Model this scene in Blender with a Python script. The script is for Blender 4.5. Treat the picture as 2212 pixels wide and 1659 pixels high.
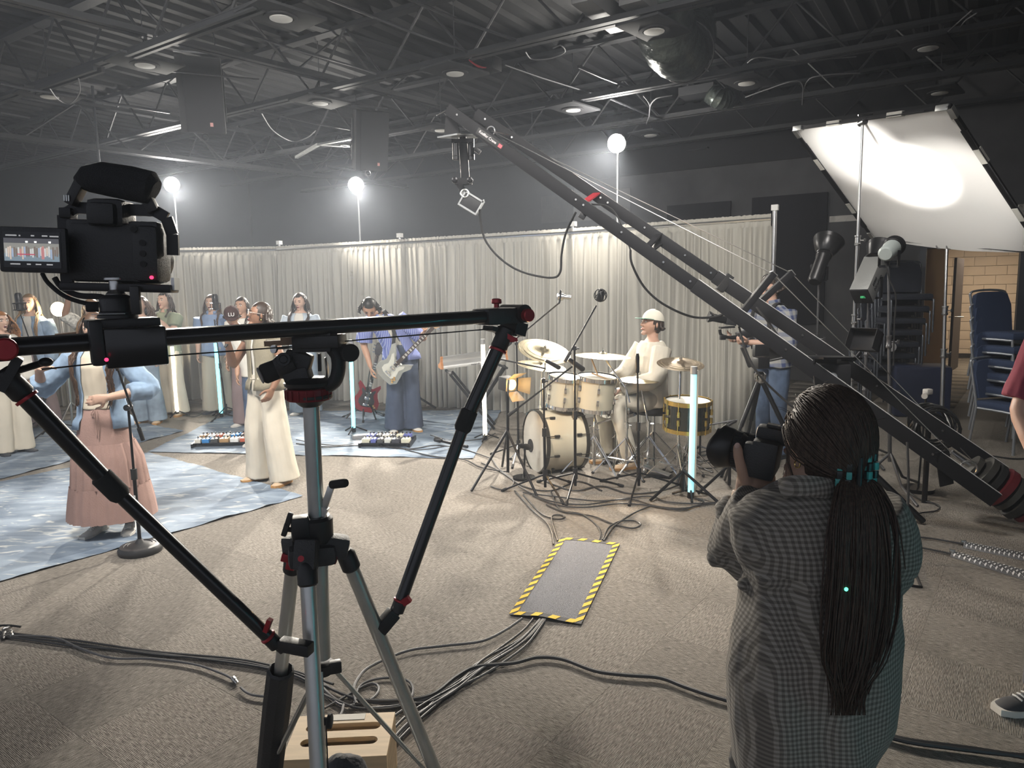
import bpy, bmesh, math, random
import numpy as np
from mathutils import Vector as V, Matrix as Mx, noise as mn
for _o in list(bpy.data.objects): bpy.data.objects.remove(_o)
SC = bpy.context.scene
COL = SC.collection
R = math.radians
pi = math.pi
# ---------------------------------------------------------------- camera
FPX, PITCH, ROLL, CH = 1550.0, R(7.4), 0.019, 1.66
_R0 = V((1, 0, 0)); _U0 = V((0, math.sin(PITCH), math.cos(PITCH))); CF = V((0, math.cos(PITCH), -math.sin(PITCH)))
CR = _R0*math.cos(ROLL) - _U0*math.sin(ROLL); CU = _R0*math.sin(ROLL) + _U0*math.cos(ROLL)
CAM = V((0, 0, CH))
def pt(x, y, Y):                      # the place seen at (x, y) at forward distance Y
    d = CF + CR*((x-1106)/FPX) + CU*((829.5-y)/FPX)
    return CAM + d*(Y/d.y)
def gp(x, y, z=0.0):                  # the place seen at (x, y) at height z
    d = CF + CR*((x-1106)/FPX) + CU*((829.5-y)/FPX)
    return CAM + d*((z-CH)/d.z)
cd = bpy.data.cameras.new('camera'); cam = bpy.data.objects.new('camera', cd); COL.objects.link(cam)
cd.sensor_width = 36; cd.lens = 36*FPX/2212; cd.clip_start = .05; cd.clip_end = 200
m3 = Mx((CR, CU, -CF)).transposed(); cam.matrix_world = Mx.Translation(CAM) @ m3.to_4x4()
SC.camera = cam
# ---------------------------------------------------------------- world, exposure
w = bpy.data.worlds.new('world'); SC.world = w; w.use_nodes = True
w.node_tree.nodes['Background'].inputs[0].default_value = (.62, .66, .76, 1)
w.node_tree.nodes['Background'].inputs[1].default_value = WORLD_STRENGTH = .66
SC.view_settings.view_transform = 'Standard'; SC.view_settings.look = 'None'
SC.view_settings.gamma = 1; SC.view_settings.use_curve_mapping = False
SC.view_settings.exposure = 0.06
SC.cycles.use_denoising = True
SC.cycles.max_bounces = 3; SC.cycles.diffuse_bounces = 1; SC.cycles.glossy_bounces = 2; SC.cycles.use_adaptive_sampling = True; SC.cycles.adaptive_threshold = .12; SC.cycles.adaptive_min_samples = 12
SC.cycles.transmission_bounces = 4; SC.cycles.transparent_max_bounces = 8; SC.cycles.volume_bounces = 0
SC.cycles.sample_clamp_indirect = 4.0; SC.cycles.caustics_reflective = False; SC.cycles.caustics_refractive = False
# ---------------------------------------------------------------- unseen fill lights added to brighten the stage from the front, no fixtures
def add_fill(loc, aim, e, size):
    d = bpy.data.lights.new('fill_light', 'AREA'); d.shape = 'DISK'; d.size = size; d.energy = e; d.color = (1, .955, .89); d.spread = R(130)
    o = bpy.data.objects.new('fill_light', d); COL.objects.link(o); o.location = loc; o.rotation_euler = (V(aim)-V(loc)).to_track_quat('-Z', 'Y').to_euler()
add_fill((-2.6, 3.4, 4.1), (-3.0, 8.6, .6), 150, 1.3)
add_fill((1.0, 3.6, 4.1), (.6, 7.6, .5), 120, 1.3)
# ---------------------------------------------------------------- materials
MAT = {}
def mat(name, col, rough=.6, metal=0, emit=0, ecol=None, noise=0, nscale=20, bump=0, bscale=200, spec=.5, alpha=1, trans=0, sheen=0, stretch=None, col2=None, coat=0):
    if name in MAT: return MAT[name]
    m = bpy.data.materials.new(name); m.use_nodes = True; nt = m.node_tree; b = nt.nodes['Principled BSDF']
    c = tuple(col)+(1,)
    b.inputs['Base Color'].default_value = c; b.inputs['Roughness'].default_value = rough; b.inputs['Metallic'].default_value = metal
    b.inputs['Specular IOR Level'].default_value = spec
    if emit:
        b.inputs['Emission Color'].default_value = tuple(ecol or col)+(1,); b.inputs['Emission Strength'].default_value = emit
    if alpha < 1: b.inputs['Alpha'].default_value = alpha
    if trans: b.inputs['Transmission Weight'].default_value = trans
    if sheen: b.inputs['Sheen Weight'].default_value = sheen
    if coat: b.inputs['Coat Weight'].default_value = coat
    if noise or bump:
        tc = nt.nodes.new('ShaderNodeTexCoord'); mp = nt.nodes.new('ShaderNodeMapping'); nt.links.new(tc.outputs['Object'], mp.inputs[0])
        if stretch: mp.inputs['Scale'].default_value = stretch
    if noise:
        n = nt.nodes.new('ShaderNodeTexNoise'); n.inputs['Scale'].default_value = nscale; n.inputs['Detail'].default_value = 4
        nt.links.new(mp.outputs[0], n.inputs['Vector'])
        r = nt.nodes.new('ShaderNodeValToRGB')
        d = tuple(col2) if col2 else tuple(min(1, x*(1-noise)) for x in col)
        r.color_ramp.elements[0].color = d+(1,); r.color_ramp.elements[1].color = c
        r.color_ramp.elements[0].position = .35; r.color_ramp.elements[1].position = .65
        nt.links.new(n.outputs[0], r.inputs[0]); nt.links.new(r.outputs[0], b.inputs['Base Color'])
    if bump:
        n = nt.nodes.new('ShaderNodeTexNoise'); n.inputs['Scale'].default_value = bscale; n.inputs['Detail'].default_value = 3
        nt.links.new(mp.outputs[0], n.inputs['Vector'])
        q = nt.nodes.new('ShaderNodeBump'); q.inputs['Strength'].default_value = bump; q.inputs['Distance'].default_value = .01
        nt.links.new(n.outputs[0], q.inputs['Height']); nt.links.new(q.outputs[0], b.inputs['Normal'])
    MAT[name] = m
    return m
def nodemat(name):
    m = bpy.data.materials.new(name); m.use_nodes = True; MAT[name] = m
    return m, m.node_tree, m.node_tree.nodes['Principled BSDF']
class NT:                              # terse node helper
    def __init__(s, nt): s.nt = nt
    def n(s, t, **kw):
        x = s.nt.nodes.new('ShaderNode'+t)
        for k, v in kw.items(): setattr(x, k, v)
        return x
    def l(s, a, b): s.nt.links.new(a, b)
    def math(s, op, a, b=None, c=None):
        x = s.n('Math', operation=op)
        for i, q in enumerate((a, b, c)):
            if q is None: continue
            if hasattr(q, 'links'): s.l(q, x.inputs[i])
            else: x.inputs[i].default_value = q
        return x.outputs[0]
    def mix(s, fac, a, b):
        x = s.n('Mix', data_type='RGBA')
        for i, q in ((0, fac), (6, a), (7, b)):
            if hasattr(q, 'links'): s.l(q, x.inputs[i])
            elif i: x.inputs[i].default_value = tuple(q)+(1,)
            else: x.inputs[i].default_value = q
        return x.outputs[2]
black = mat('black_plastic', (.012, .012, .014), .45, bump=.05)
blackm = mat('black_metal', (.018, .018, .02), .35, .6)
matte = mat('matte_black', (.014, .014, .017), .75)
rubber = mat('black_rubber', (.016, .016, .017), .85)
chrome = mat('chrome', (.8, .8, .8), .12, 1)
steel = mat('brushed_steel', (.55, .55, .55), .32, 1, bump=.03)
alu = mat('grey_aluminium', (.62, .63, .62), .36, .85, noise=.15, nscale=8)
red = mat('red_anodised', (.35, .02, .03), .35, .4)
white = mat('white_plastic', (.8, .8, .78), .45)
wood = mat('light_wood', (.62, .42, .24), .55, noise=.3, nscale=6, stretch=(1, 12, 12))
orangewood = mat('orange_wood', (.62, .27, .1), .5, noise=.25, nscale=6, stretch=(1, 10, 10))
# ---------------------------------------------------------------- mesh builder
def frame(d, up=V((0, 0, 1))):
    d = d.normalized(); u = up
    if abs(d.dot(u)) > .97: u = V((0, 1, 0)) if abs(d.y) < .9 else V((1, 0, 0))
    x = d.cross(u).normalized(); y = x.cross(d).normalized()
    return x, y, d
class G:
    def __init__(s, T=None): s.v = []; s.f = []; s.T = T
    def add(s, vs, fs):
        o = len(s.v)
        if s.T is not None: vs = [s.T @ V(p) for p in vs]
        s.v += [tuple(p) for p in vs]; s.f += [tuple(i+o for i in q) for q in fs]
        return s
    def box(s, c, size, rot=None, bev=0):
        hx, hy, hz = (a/2 for a in size); c = V(c)
        if bev:
            b = min(bev, hx*.9, hy*.9, hz*.9); vs = []; fs = []
            bm = bmesh.new(); bmesh.ops.create_cube(bm, size=1)
            for q in bm.verts: q.co = V((q.co.x*size[0], q.co.y*size[1], q.co.z*size[2]))
            bmesh.ops.bevel(bm, geom=bm.edges[:], offset=b, segments=2, affect='EDGES', profile=.6)
            vs = [q.co.copy() for q in bm.verts]; fs = [tuple(q.index for q in p.verts) for p in bm.faces]; bm.free()
        else:
            vs = [V((x, y, z)) for x in (-hx, hx) for y in (-hy, hy) for z in (-hz, hz)]
            fs = [(0, 1, 3, 2), (4, 6, 7, 5), (0, 4, 5, 1), (2, 3, 7, 6), (0, 2, 6, 4), (1, 5, 7, 3)]
        if rot is not None:
            if isinstance(rot, (int, float)): rot = Mx.Rotation(rot, 3, 'Z')
            vs = [rot @ p for p in vs]
        return s.add([p+c for p in vs], fs)
    def bar(s, a, b, w, h, up=V((0, 0, 1)), bev=0):       # box beam from a to b, w across, h along up
        a, b = V(a), V(b); x, y, d = frame(b-a, V(up))
        return s.box((a+b)/2, (w, h, (b-a).length), Mx((x, y, d)).transposed(), bev)
    def cyl(s, a, b, r, r2=None, n=14, cap=True):
        return s.tube([a, b], [r, r if r2 is None else r2], n, cap)
    def tube(s, pts, r, n=8, cap=True, flat=1, closed=False, up=None):
        pts = [V(p) for p in pts]; m = len(pts)
        rs = r if isinstance(r, (list, tuple)) else [r]*m
        vs = []; fs = []; px = None
        for i, p in enumerate(pts):
            if closed: d = pts[(i+1) % m]-pts[i-1]
            else: d = pts[min(i+1, m-1)]-pts[max(i-1, 0)]
            if d.length < 1e-9: d = V((0, 0, 1))
            if px is None: x, y, d = frame(d, up or V((0, 0, 1)))
            else:
                d = d.normalized(); x = (px-d*px.dot(d))
                x = x.normalized() if x.length > 1e-6 else frame(d)[0]
                y = x.cross(d)
            px = x
            q = rs[i]; rx, ry = q if isinstance(q, (tuple, list)) else (q, q*flat)
            for k in range(n):
                a = 2*pi*k/n; vs.append(p+x*(math.cos(a)*rx)+y*(math.sin(a)*ry))
        for i in range(m if closed else m-1):
            j = (i+1) % m
            for k in range(n):
                l = (k+1) % n; fs.append((i*n+k, i*n+l, j*n+l, j*n+k))
        if cap and not closed: fs += [tuple(range(n)), tuple(range((m-1)*n, m*n))]
        return s.add(vs, fs)
    def lathe(s, o, axis, prof, n=24, cap=True):           # prof: (radius, height along axis)
        o = V(o); x, y, d = frame(V(axis)); vs = []; fs = []
        for r, h in prof:
            for k in range(n):
                a = 2*pi*k/n; vs.append(o+d*h+x*(math.cos(a)*r)+y*(math.sin(a)*r))
        m = len(prof)
        for i in range(m-1):
            for k in range(n):
                l = (k+1) % n; fs.append((i*n+k, i*n+l, (i+1)*n+l, (i+1)*n+k))
        if cap: fs += [tuple(range(n)), tuple(range((m-1)*n, m*n))]
        return s.add(vs, fs)
    def ell(s, c, r, n=16, m=10, rot=None, fn=None):
        c = V(c); rx, ry, rz = r if isinstance(r, (tuple, list)) else (r, r, r); vs = [V((0, 0, rz))]; fs = []
        for j in range(1, m):
            t = pi*j/m
            for k in range(n):
                a = 2*pi*k/n; vs.append(V((rx*math.sin(t)*math.cos(a), ry*math.sin(t)*math.sin(a), rz*math.cos(t))))
        vs.append(V((0, 0, -rz)))
        for k in range(n): fs.append((0, 1+k, 1+(k+1) % n))
        for j in range(m-2):
            for k in range(n):
                l = (k+1) % n; fs.append((1+j*n+k, 1+(j+1)*n+k, 1+(j+1)*n+l, 1+j*n+l))
        z = len(vs)-1
        for k in range(n): fs.append((z, 1+(m-2)*n+(k+1) % n, 1+(m-2)*n+k))
        if fn: vs = [fn(p) for p in vs]
        if rot is not None: vs = [rot @ p for p in vs]
        return s.add([p+c for p in vs], fs)
    def prism(s, pts, th, T=None):                        # outline in xy, thickness th along z (centred)
        n = len(pts); vs = [V((p[0], p[1], -th/2)) for p in pts]+[V((p[0], p[1], th/2)) for p in pts]
        if T is not None: vs = [T @ p for p in vs]
        fs = [tuple(range(n))[::-1], tuple(range(n, 2*n))]+[(i, (i+1) % n, n+(i+1) % n, n+i) for i in range(n)]
        return s.add(vs, fs)
    def torus(s, c, axis, R_, r, n=28, k=8, a0=0, a1=2*pi):
        c = V(c); x, y, d = frame(V(axis)); full = abs(a1-a0-2*pi) < 1e-6
        m = n if full else n+1
        return s.tube([c+x*(math.cos(a0+(a1-a0)*i/n)*R_)+y*(math.sin(a0+(a1-a0)*i/n)*R_) for i in range(m)], r, k, closed=full, up=V(axis))
    def quad(s, *p): return s.add([V(q) for q in p], [tuple(range(len(p)))])
    def surf(s, rows, closed=False):
        n = len(rows[0]); vs = [p for r_ in rows for p in r_]; fs = []
        for i in range(len(rows)-1):
            for k in range(n if closed else n-1):
                l = (k+1) % n; fs.append((i*n+k, i*n+l, (i+1)*n+l, (i+1)*n+k))
        return s.add(vs, fs)
    def mesh(s, name, off=V((0, 0, 0)), sharp=38, fix=True):
        me = bpy.data.meshes.new(name); me.from_pydata([V(p)-off for p in s.v] if off.length else s.v, [], s.f)
        if fix:
            bm = bmesh.new(); bm.from_mesh(me); bmesh.ops.recalc_face_normals(bm, faces=bm.faces[:]); bm.to_mesh(me); bm.free()
        me.polygons.foreach_set('use_smooth', [True]*len(me.polygons))
        if sharp: me.set_sharp_from_angle(angle=R(sharp))
        me.update()
        return me
    def obj(s, name, m, parent=None, sharp=38, label=None, fix=True, **kw):
        off = WL.get(parent.name, V((0, 0, 0))) if parent else V((0, 0, 0))
        own = V((0, 0, 0))
        if parent is None and s.v:                        # origin of a lone mesh: middle of its base
            a = np.array(s.v); own = V(((a[:, 0].min()+a[:, 0].max())/2, (a[:, 1].min()+a[:, 1].max())/2, a[:, 2].min())); off = own
        o = bpy.data.objects.new(name, s.mesh(name, off, sharp, fix)); COL.objects.link(o)
        if m: o.data.materials.append(m)
        if parent: o.parent = parent; WL[o.name] = WL[parent.name]
        else: o.location = own; WL[o.name] = own
        if label and parent: o['label'] = label
        elif label: tag(o, label, **kw)
        return o
WL = {}
def tag(o, label, cat=None, group=None, kind=None):
    o['label'] = label
    if cat: o['category'] = cat
    if group: o['group'] = group
    if kind: o['kind'] = kind
    return o
def thing(name, label, cat, loc, group=None, kind=None):
    o = bpy.data.objects.new(name, None); COL.objects.link(o); o.location = loc; o.empty_display_size = .1
    WL[o.name] = V(loc); return tag(o, label, cat, group, kind)
def struct(name, g, m, label=None, parent=None):
    o = g.obj(name, m, parent)
    if not parent: o['kind'] = 'structure'
    if label: o['label'] = label
    return o
def light(name, typ, loc, energy, col=(1, 1, 1), size=.1, aim=None, spot=None, blend=.5, parent=None, vol=None):
    d = bpy.data.lights.new(name, typ); d.energy = energy; d.color = col
    if typ == 'AREA': d.shape = 'DISK'; d.size = size
    else: d.shadow_soft_size = size
    if spot: d.spot_size = R(spot); d.spot_blend = blend
    o = bpy.data.objects.new(name, d); COL.objects.link(o); o.location = loc
    if aim is not None: o.rotation_euler = (V(aim)-V(loc)).to_track_quat('-Z', 'Y').to_euler()
    if parent: o.parent = parent; o.location = V(loc)-WL[parent.name]
    return o
def spline(pts, k=6, closed=False):                       # Catmull-Rom
    p = [V(q) for q in pts]; n = len(p); out = []
    for i in range(n if closed else n-1):
        a, b, c, d = (p[(i-1) % n], p[i], p[(i+1) % n], p[(i+2) % n]) if closed else (p[max(i-1, 0)], p[i], p[i+1], p[min(i+2, n-1)])
        for j in range(k):
            t = j/k; out.append(.5*((2*b)+(c-a)*t+(2*a-5*b+4*c-d)*t*t+(3*b-a-3*c+d)*t**3))
    if not closed: out.append(p[-1])
    return out
def text(name, s, size, T, m, parent, ext=.0008, sx=1):
    cu = bpy.data.curves.new(name, 'FONT'); cu.body = s; cu.size = size; cu.extrude = ext; cu.align_x = 'CENTER'; cu.align_y = 'CENTER'
    o = bpy.data.objects.new(name, cu); COL.objects.link(o); bpy.context.view_layer.update()
    me = bpy.data.meshes.new_from_object(o.evaluated_get(bpy.context.evaluated_depsgraph_get())); bpy.data.objects.remove(o)
    off = WL.get(parent.name, V((0, 0, 0)))
    for v in me.vertices: v.co = T @ V((v.co.x*sx, v.co.y, v.co.z)) - off
    o = bpy.data.objects.new(name, me); COL.objects.link(o); me.materials.append(m); o.parent = parent; WL[o.name] = off
    return o
def basis(o, x, y):                                       # matrix with origin o, x axis, y axis roughly
    x = V(x).normalized(); z = x.cross(V(y)).normalized(); y = z.cross(x)
    m = Mx((x, y, z)).transposed().to_4x4(); m.translation = V(o); return m
# ================================================================ room
U1 = V((math.cos(R(-33)), math.sin(R(-33)), 0)); U2 = V((-U1.y, U1.x, 0))
ZC, ZD = 4.2, 4.95
# ---- carpet: base slab with separate half-metre tiles laid quarter-turned
def carpet_mat():
    m, nt, b = nodemat('carpet_tile'); N = NT(nt)
    tc = N.n('TexCoord'); oi = N.n('ObjectInfo')
    mp = N.n('Mapping'); N.l(tc.outputs['Object'], mp.inputs[0])
    cx = N.n('CombineXYZ'); N.l(N.math('MULTIPLY', oi.outputs['Random'], 40), cx.inputs[0]); N.l(cx.outputs[0], mp.inputs['Location'])
    st = N.n('Mapping'); st.inputs['Scale'].default_value = (30, 240, 1); N.l(mp.outputs[0], st.inputs[0])
    n1 = N.n('TexNoise'); n1.inputs['Scale'].default_value = 1; n1.inputs['Detail'].default_value = 3; N.l(st.outputs[0], n1.inputs['Vector'])
    n2 = N.n('TexNoise'); n2.inputs['Scale'].default_value = 260; N.l(mp.outputs[0], n2.inputs['Vector'])
    wv = N.n('TexWave', bands_direction='Y'); wv.inputs['Scale'].default_value = 60; wv.inputs['Distortion'].default_value = .5; N.l(mp.outputs[0], wv.inputs['Vector'])
    a = N.math('MULTIPLY_ADD', n1.outputs[0], 1.3, -.12)
    a = N.math('MULTIPLY_ADD', wv.outputs[0], .34, a); a = N.math('MULTIPLY_ADD', n2.outputs[0], .5, N.math('SUBTRACT', a, .37))
    rp = N.n('ValToRGB'); e = rp.color_ramp.elements
    e[0].position = .25; e[0].color = (.075, .066, .057, 1); e[1].position = .95; e[1].color = (.42, .385, .34, 1)
    k = e.new(.6); k.color = (.225, .203, .178, 1)
    N.l(a, rp.inputs[0])
    hs = N.n('HueSaturation'); N.l(N.math('MULTIPLY_ADD', oi.outputs['Random'], .14, .93), hs.inputs['Value']); N.l(rp.outputs[0], hs.inputs['Color'])
    N.l(hs.outputs[0], b.inputs['Base Color']); b.inputs['Roughness'].default_value = .95; b.inputs['Specular IOR Level'].default_value = .15
    bp = N.n('Bump'); bp.inputs['Strength'].default_value = .5; bp.inputs['Distance'].default_value = .004
    N.l(a, bp.inputs['Height']); N.l(bp.outputs[0], b.inputs['Normal'])
    return m
CARPET = carpet_mat()
g = G(); g.box((0, 10, -.055), (60, 60, .1))
floor = struct('floor', g, CARPET, 'brown-grey striped carpet floor')
TA = R(53.5); ta = V((math.cos(TA), math.sin(TA), 0)); tb = V((-ta.y, ta.x, 0)); TS = .5
tiles = []
for i in range(-30, 60):
    for j in range(-40, 40):
        c = V((-1.683, 2.556, 0)) + ta*((i+.5)*TS) + tb*((j+.5)*TS)
        if c.y < 1.6 or c.y > 16: continue
        v = c-CAM; z = v.dot(CF)
        if z < .5: continue
        x = 1106+FPX*v.dot(CR)/z; y = 829.5-FPX*v.dot(CU)/z
        if -160 < x < 2370 and y < 1800: tiles.append((z, i, j, c))
tiles.sort(key=lambda t: t[0])
tm = G(); e = TS/2-.0002; k = e-.0004
tm.add([(-e, -e, -.0012), (e, -e, -.0012), (e, e, -.0012), (-e, e, -.0012), (-k, -k, 0), (k, -k, 0), (k, k, 0), (-k, k, 0)],
       [(4, 5, 6, 7), (0, 1, 5, 4), (1, 2, 6, 5), (2, 3, 7, 6), (3, 0, 4, 7)])
tmesh = tm.mesh('carpet_tile', sharp=10); tmesh.materials.append(CARPET)
for q, (z, i, j, c) in enumerate(tiles[:300]):
    o = bpy.data.objects.new('carpet_tile', tmesh); COL.objects.link(o); o.parent = floor
    o.location = c-WL['floor']; o.rotation_euler = (0, 0, TA+((i+j) % 2)*pi/2+(pi if (i*7+j*3) % 5 < 2 else 0))
rest = tiles[300:]
for par in (0, 1):
    g = G()
    for z, i, j, c in rest:
        if (i+j) % 2 == par: g.T = Mx.Translation(c) @ Mx.Rotation(TA, 4, 'Z'); g.add(tm.v, tm.f)
    g.T = None
    if par:                     # quarter-turned tiles keep their own grain direction
        g2 = G(); rm = Mx.Rotation(-pi/2-TA, 4, 'Z'); g2.v = [tuple(rm @ V(p)) for p in g.v]; g2.f = g.f
        o = bpy.data.objects.new('far_carpet_tiles', g2.mesh('far_carpet_tiles', sharp=0)); rz = pi/2+TA
    else:
        g2 = G(); rm = Mx.Rotation(-TA, 4, 'Z'); g2.v = [tuple(rm @ V(p)) for p in g.v]; g2.f = g.f
        o = bpy.data.objects.new('far_carpet_tiles', g2.mesh('far_carpet_tiles', sharp=0)); rz = TA
    COL.objects.link(o); o.data.materials.append(CARPET); o.parent = floor; o.rotation_euler = (0, 0, rz); o.location = -WL['floor']; o['kind'] = 'stuff'
# ---- walls
wallgrey = mat('wall_grey', (.085, .085, .09), .9, noise=.25, nscale=2.2)
walldark = mat('wall_dark', (.016, .016, .019), .85, noise=.2, nscale=1.5)
WD = V((math.cos(R(-31)), math.sin(R(-31)), 0)); WN = V((-WD.y, WD.x, 0)); W0 = V((6.63, 11.56, 0))
def wp(s, z, off=0): return W0 + WD*s - WN*off + V((0, 0, z))   # s along the back wall, off towards the room
def wbox(g, s0, s1, z0, z1, off, th):
    c = W0+WD*((s0+s1)/2)-WN*(off)+V((0, 0, (z0+z1)/2)); g.box(c, (s1-s0, th, z1-z0), R(-31)); return g
DW = 1.22; DH = 2.2
g = G(); wbox(g, -16, 0, 0, 3.8, -.1, .2); wbox(g, DW, 6, 0, 5.2, -.1, .2); wbox(g, 0, DW, DH, 5.2, -.1, .2)
wall_b = struct('wall_back', g, wallgrey, 'grey back wall behind the drape')
g = G(); wbox(g, -16, 0, 3.8, 5.2, -.08, .22); g.obj('painted_band', walldark, wall_b, label='black painted upper band of the wall')
g = G(); wbox(g, -16, -6.2, 0, 3.8, -.07, .2); g.obj('dark_wall_section', walldark, wall_b, label='black painted stretch of the wall')
CN = wp(-15.8, 0)
g = G(); a = CN; b_ = CN+V((-math.cos(R(12)), -math.sin(R(12)), 0))*20
g.bar((a+b_)/2 and a+V((0, 0, 2.6)), b_+V((0, 0, 2.6)), .2, 5.2)
struct('wall_left', g, walldark, 'dark far wall on the left')
g = G(); a = wp(3.4, 0); b_ = a-WN*12; g.bar(a+V((0, 0, 2.6)), b_+V((0, 0, 2.6)), .2, 5.2)
struct('wall_right', g, walldark, 'dark side wall beyond the stacked chairs')
# acoustic panels on the back wall
def panel_px(x0, x1, y0, y1, col, name, label, th=.06):
    def hit(x, y):
        d = CF+CR*((x-1106)/FPX)+CU*((829.5-y)/FPX); t = (W0-CAM).dot(WN)/d.dot(WN); return CAM+d*t
    a, b = hit(x0, y0), hit(x1, y1); s0 = (a-W0).dot(WD); s1 = (b-W0).dot(WD)
    g = G(); c = W0+WD*((s0+s1)/2)-WN*(th/2)+V((0, 0, (a.z+b.z)/2)); g.box(c, (s1-s0, th, a.z-b.z), R(-31), .008)
    return g.obj(name, mat('panel_'+str(col), col, .95), label=label, cat='panel')
panel_px(1626, 1779, 428, 700, (.012, .012, .016), 'acoustic_panel', 'tall black acoustic panel on the grey wall beside the end of the drape')
panel_px(1443, 1576, 445, 640, (.014, .014, .018), 'acoustic_panel', 'black acoustic panel on the wall mostly hidden behind the drape top')
panel_px(1170, 1362, 424, 470, (.14, .14, .145), 'wall_board', 'pale grey board high on the back wall behind the crane arm', .03)
panel_px(160, 412, 455, 600, (.075, .074, .072), 'wall_board', 'grey board low on the dark wall behind the leftmost lamp mast', .03)
g = G(); c = wp(3.2, 2.9, .9); g.box(c, (1.6, .04, 1.5), R(-31), .01)
g.obj('wall_board', mat('panel_teal', (.06, .075, .085), .9), label='dull blue-grey board on the wall above the blue chair stack', cat='panel')
# ---- doorway and corridor
blk = mat('tan_paint', (.72, .5, .28), .8, noise=.06, nscale=3)
blk2 = mat('cream_block', (.66, .56, .46), .85, noise=.05, nscale=4)
g = G()
for s0, s1, z0, z1 in ((-.1, 0, 0, DH+.1), (DW, DW+.1, 0, DH+.1), (-.1, DW+.1, DH, DH+.1)): wbox(g, s0, s1, z0, z1, .0, .26)
struct('trim_1', g, mat('door_frame_dark', (.03, .035, .05), .5), 'dark steel door frame')
g = G(); g.bar(wp(-1.0, 1.35, -2.4), wp(.3, 1.35, -2.4), .1, 2.7)
struct('wall_corridor_side', g, blk, 'tan corridor wall seen through the doorway')
cw = G(); FWc = -5.4
cw.bar(wp(-.5, 1.35, FWc-.06), wp(3.6, 1.35, FWc-.06), .08, 2.7)
cwo = struct('wall_corridor_end', cw, blk2, 'pale block wall at the corridor end')
bl = G(); bl.box((0, 0, 0), (.392, .02, .192), R(-31), .004); blm = bl.mesh('block'); blm.materials.append(blk2)
for rr in range(13):
    for cc in range(9):
        s_ = -.2+cc*.4+(.2 if rr % 2 else 0)
        o = bpy.data.objects.new('block', blm); COL.objects.link(o); o.parent = cwo; o.location = wp(s_, .1+rr*.2, FWc)-WL[cwo.name]
g = G(); g.bar(wp(-.5, .05, FWc+.03), wp(3.6, .05, FWc+.03), .03, .1); struct('baseboard_corridor', g, mat('dark_base', (.03, .028, .03), .5))
g = G(); g.bar(wp(-1.0, .05, -2.3), wp(.3, .05, -2.3), .03, .1); struct('baseboard_corridor_side', g, MAT['dark_base'])
g = G(); g.bar(wp(2.1, 1.35, -.3), wp(2.1, 1.35, -5.4), .1, 2.7); struct('wall_corridor_far_side', g, blk2)
g = G(); g.box(wp(.8, 2.75, -2.8), (4.5, 5.6, .1), R(-31)); struct('ceiling_corridor', g, mat('corridor_ceiling', (.6, .58, .55), .9))
dr = G(); dr.bar(wp(.42, 1.06, -2.35), wp(.55, 1.06, -3.25), .045, 2.1); do = struct('door_1', dr, mat('door_dark', (.045, .04, .045), .5), 'dark corridor door standing open')
g = G(); g.cyl(wp(.36, 1.02, -2.45), wp(.6, 1.02, -2.45), .012); g.obj('door_handle', steel, do)
light('corridor_lamp', 'AREA', wp(.9, 2.62, -3.2), 62, (1, .82, .6), .9, aim=wp(.9, 0, -3.2))
# ---- roof deck
deckm = mat('deck_black', (.011, .0115, .0135), .75, noise=.3, nscale=1.2)
g = G(); prof = []
P0 = U2*6
for i in range(-75, 60):
    for dx, dz in ((0, 0), (.1, 0), (.14, .05), (.26, .05)): prof.append((i*.3+dx, dz))
rows = [[P0+U1*s_+U2*t_+V((0, 0, ZD+dz)) for s_, dz in prof] for t_ in (-9, 30)]
g.surf(rows)
a = [P0+U1*s_+U2*t_+V((0, 0, ZD+.3)) for s_, t_ in ((-22.5, -9), (18, -9), (18, 30), (-22.5, 30))]; g.quad(*a)
ceil = struct('ceiling', g, deckm, 'black corrugated metal roof deck')
# ---- bar joists with zigzag webs
joistm = mat('joist_black', (.024, .025, .028), .55, .1)
def joist(c, lab, d=U1, L0=-11, L1=11, z0=ZC, z1=ZD-.06, pitch=1.25, ph=0):
    c = V((c[0], c[1], 0)); t = thing('roof_beam', lab, 'beam', c+V((0, 0, z0)), 'bar joists under the roof deck', 'structure')
    n = V((-d.y, d.x, 0))
    for off in (-.05, .05):
        g = G(); g.bar(c+d*L0+n*off+V((0, 0, z0)), c+d*L1+n*off+V((0, 0, z0)), .07, .012)
        g.bar(c+d*L0+n*(off*.4)+V((0, 0, z0+.035)), c+d*L1+n*(off*.4)+V((0, 0, z0+.035)), .01, .07); g.obj('bottom_chord', joistm, t)
    g = G(); g.bar(c+d*L0+V((0, 0, z1)), c+d*L1+V((0, 0, z1)), .14, .05); g.obj('top_chord', joistm, t)
    s_ = L0+ph
    while s_ < L1-pitch:
        for a, b in ((0, .5), (1, .5)):
            g = G(); g.cyl(c+d*(s_+a*pitch)+V((0, 0, z1)), c+d*(s_+b*pitch)+V((0, 0, z0)), .016, n=6); g.obj('web_bar', joistm, t)
        s_ += pitch
    return t
for i, (p, lab) in enumerate((((-6.05, 9.32), 'bar joist crossing above the left loudspeaker, with the nearest ceiling speaker on it'),
        ((-4.16, 10.7), 'bar joist running above the crane head with a junction box on it'),
        ((-.25, 10.98), 'bar joist passing just beyond the foil duct'),
        ((.9, 12.3), 'bar joist above the right lamp mast and the white bounce frame'),
        ((2.4, 13.5), 'bar joist closest to the grey back wall'))):
    joist(p, lab, L0=-9, L1=10.5, ph=(i*.37) % 1)
U3 = V((math.cos(R(49)), math.sin(R(49)), 0))
joist((-7.17, 10.57), 'heavy truss girder across the far dark side of the ceiling', U3, -7, 7.5, 3.95, 4.6, 1.6)
joist((-4.3, 6.95), 'truss girder over the far upper corner of the stage', U3, -4, 5, 4.3, 4.9, 1.4, .4)
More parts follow.
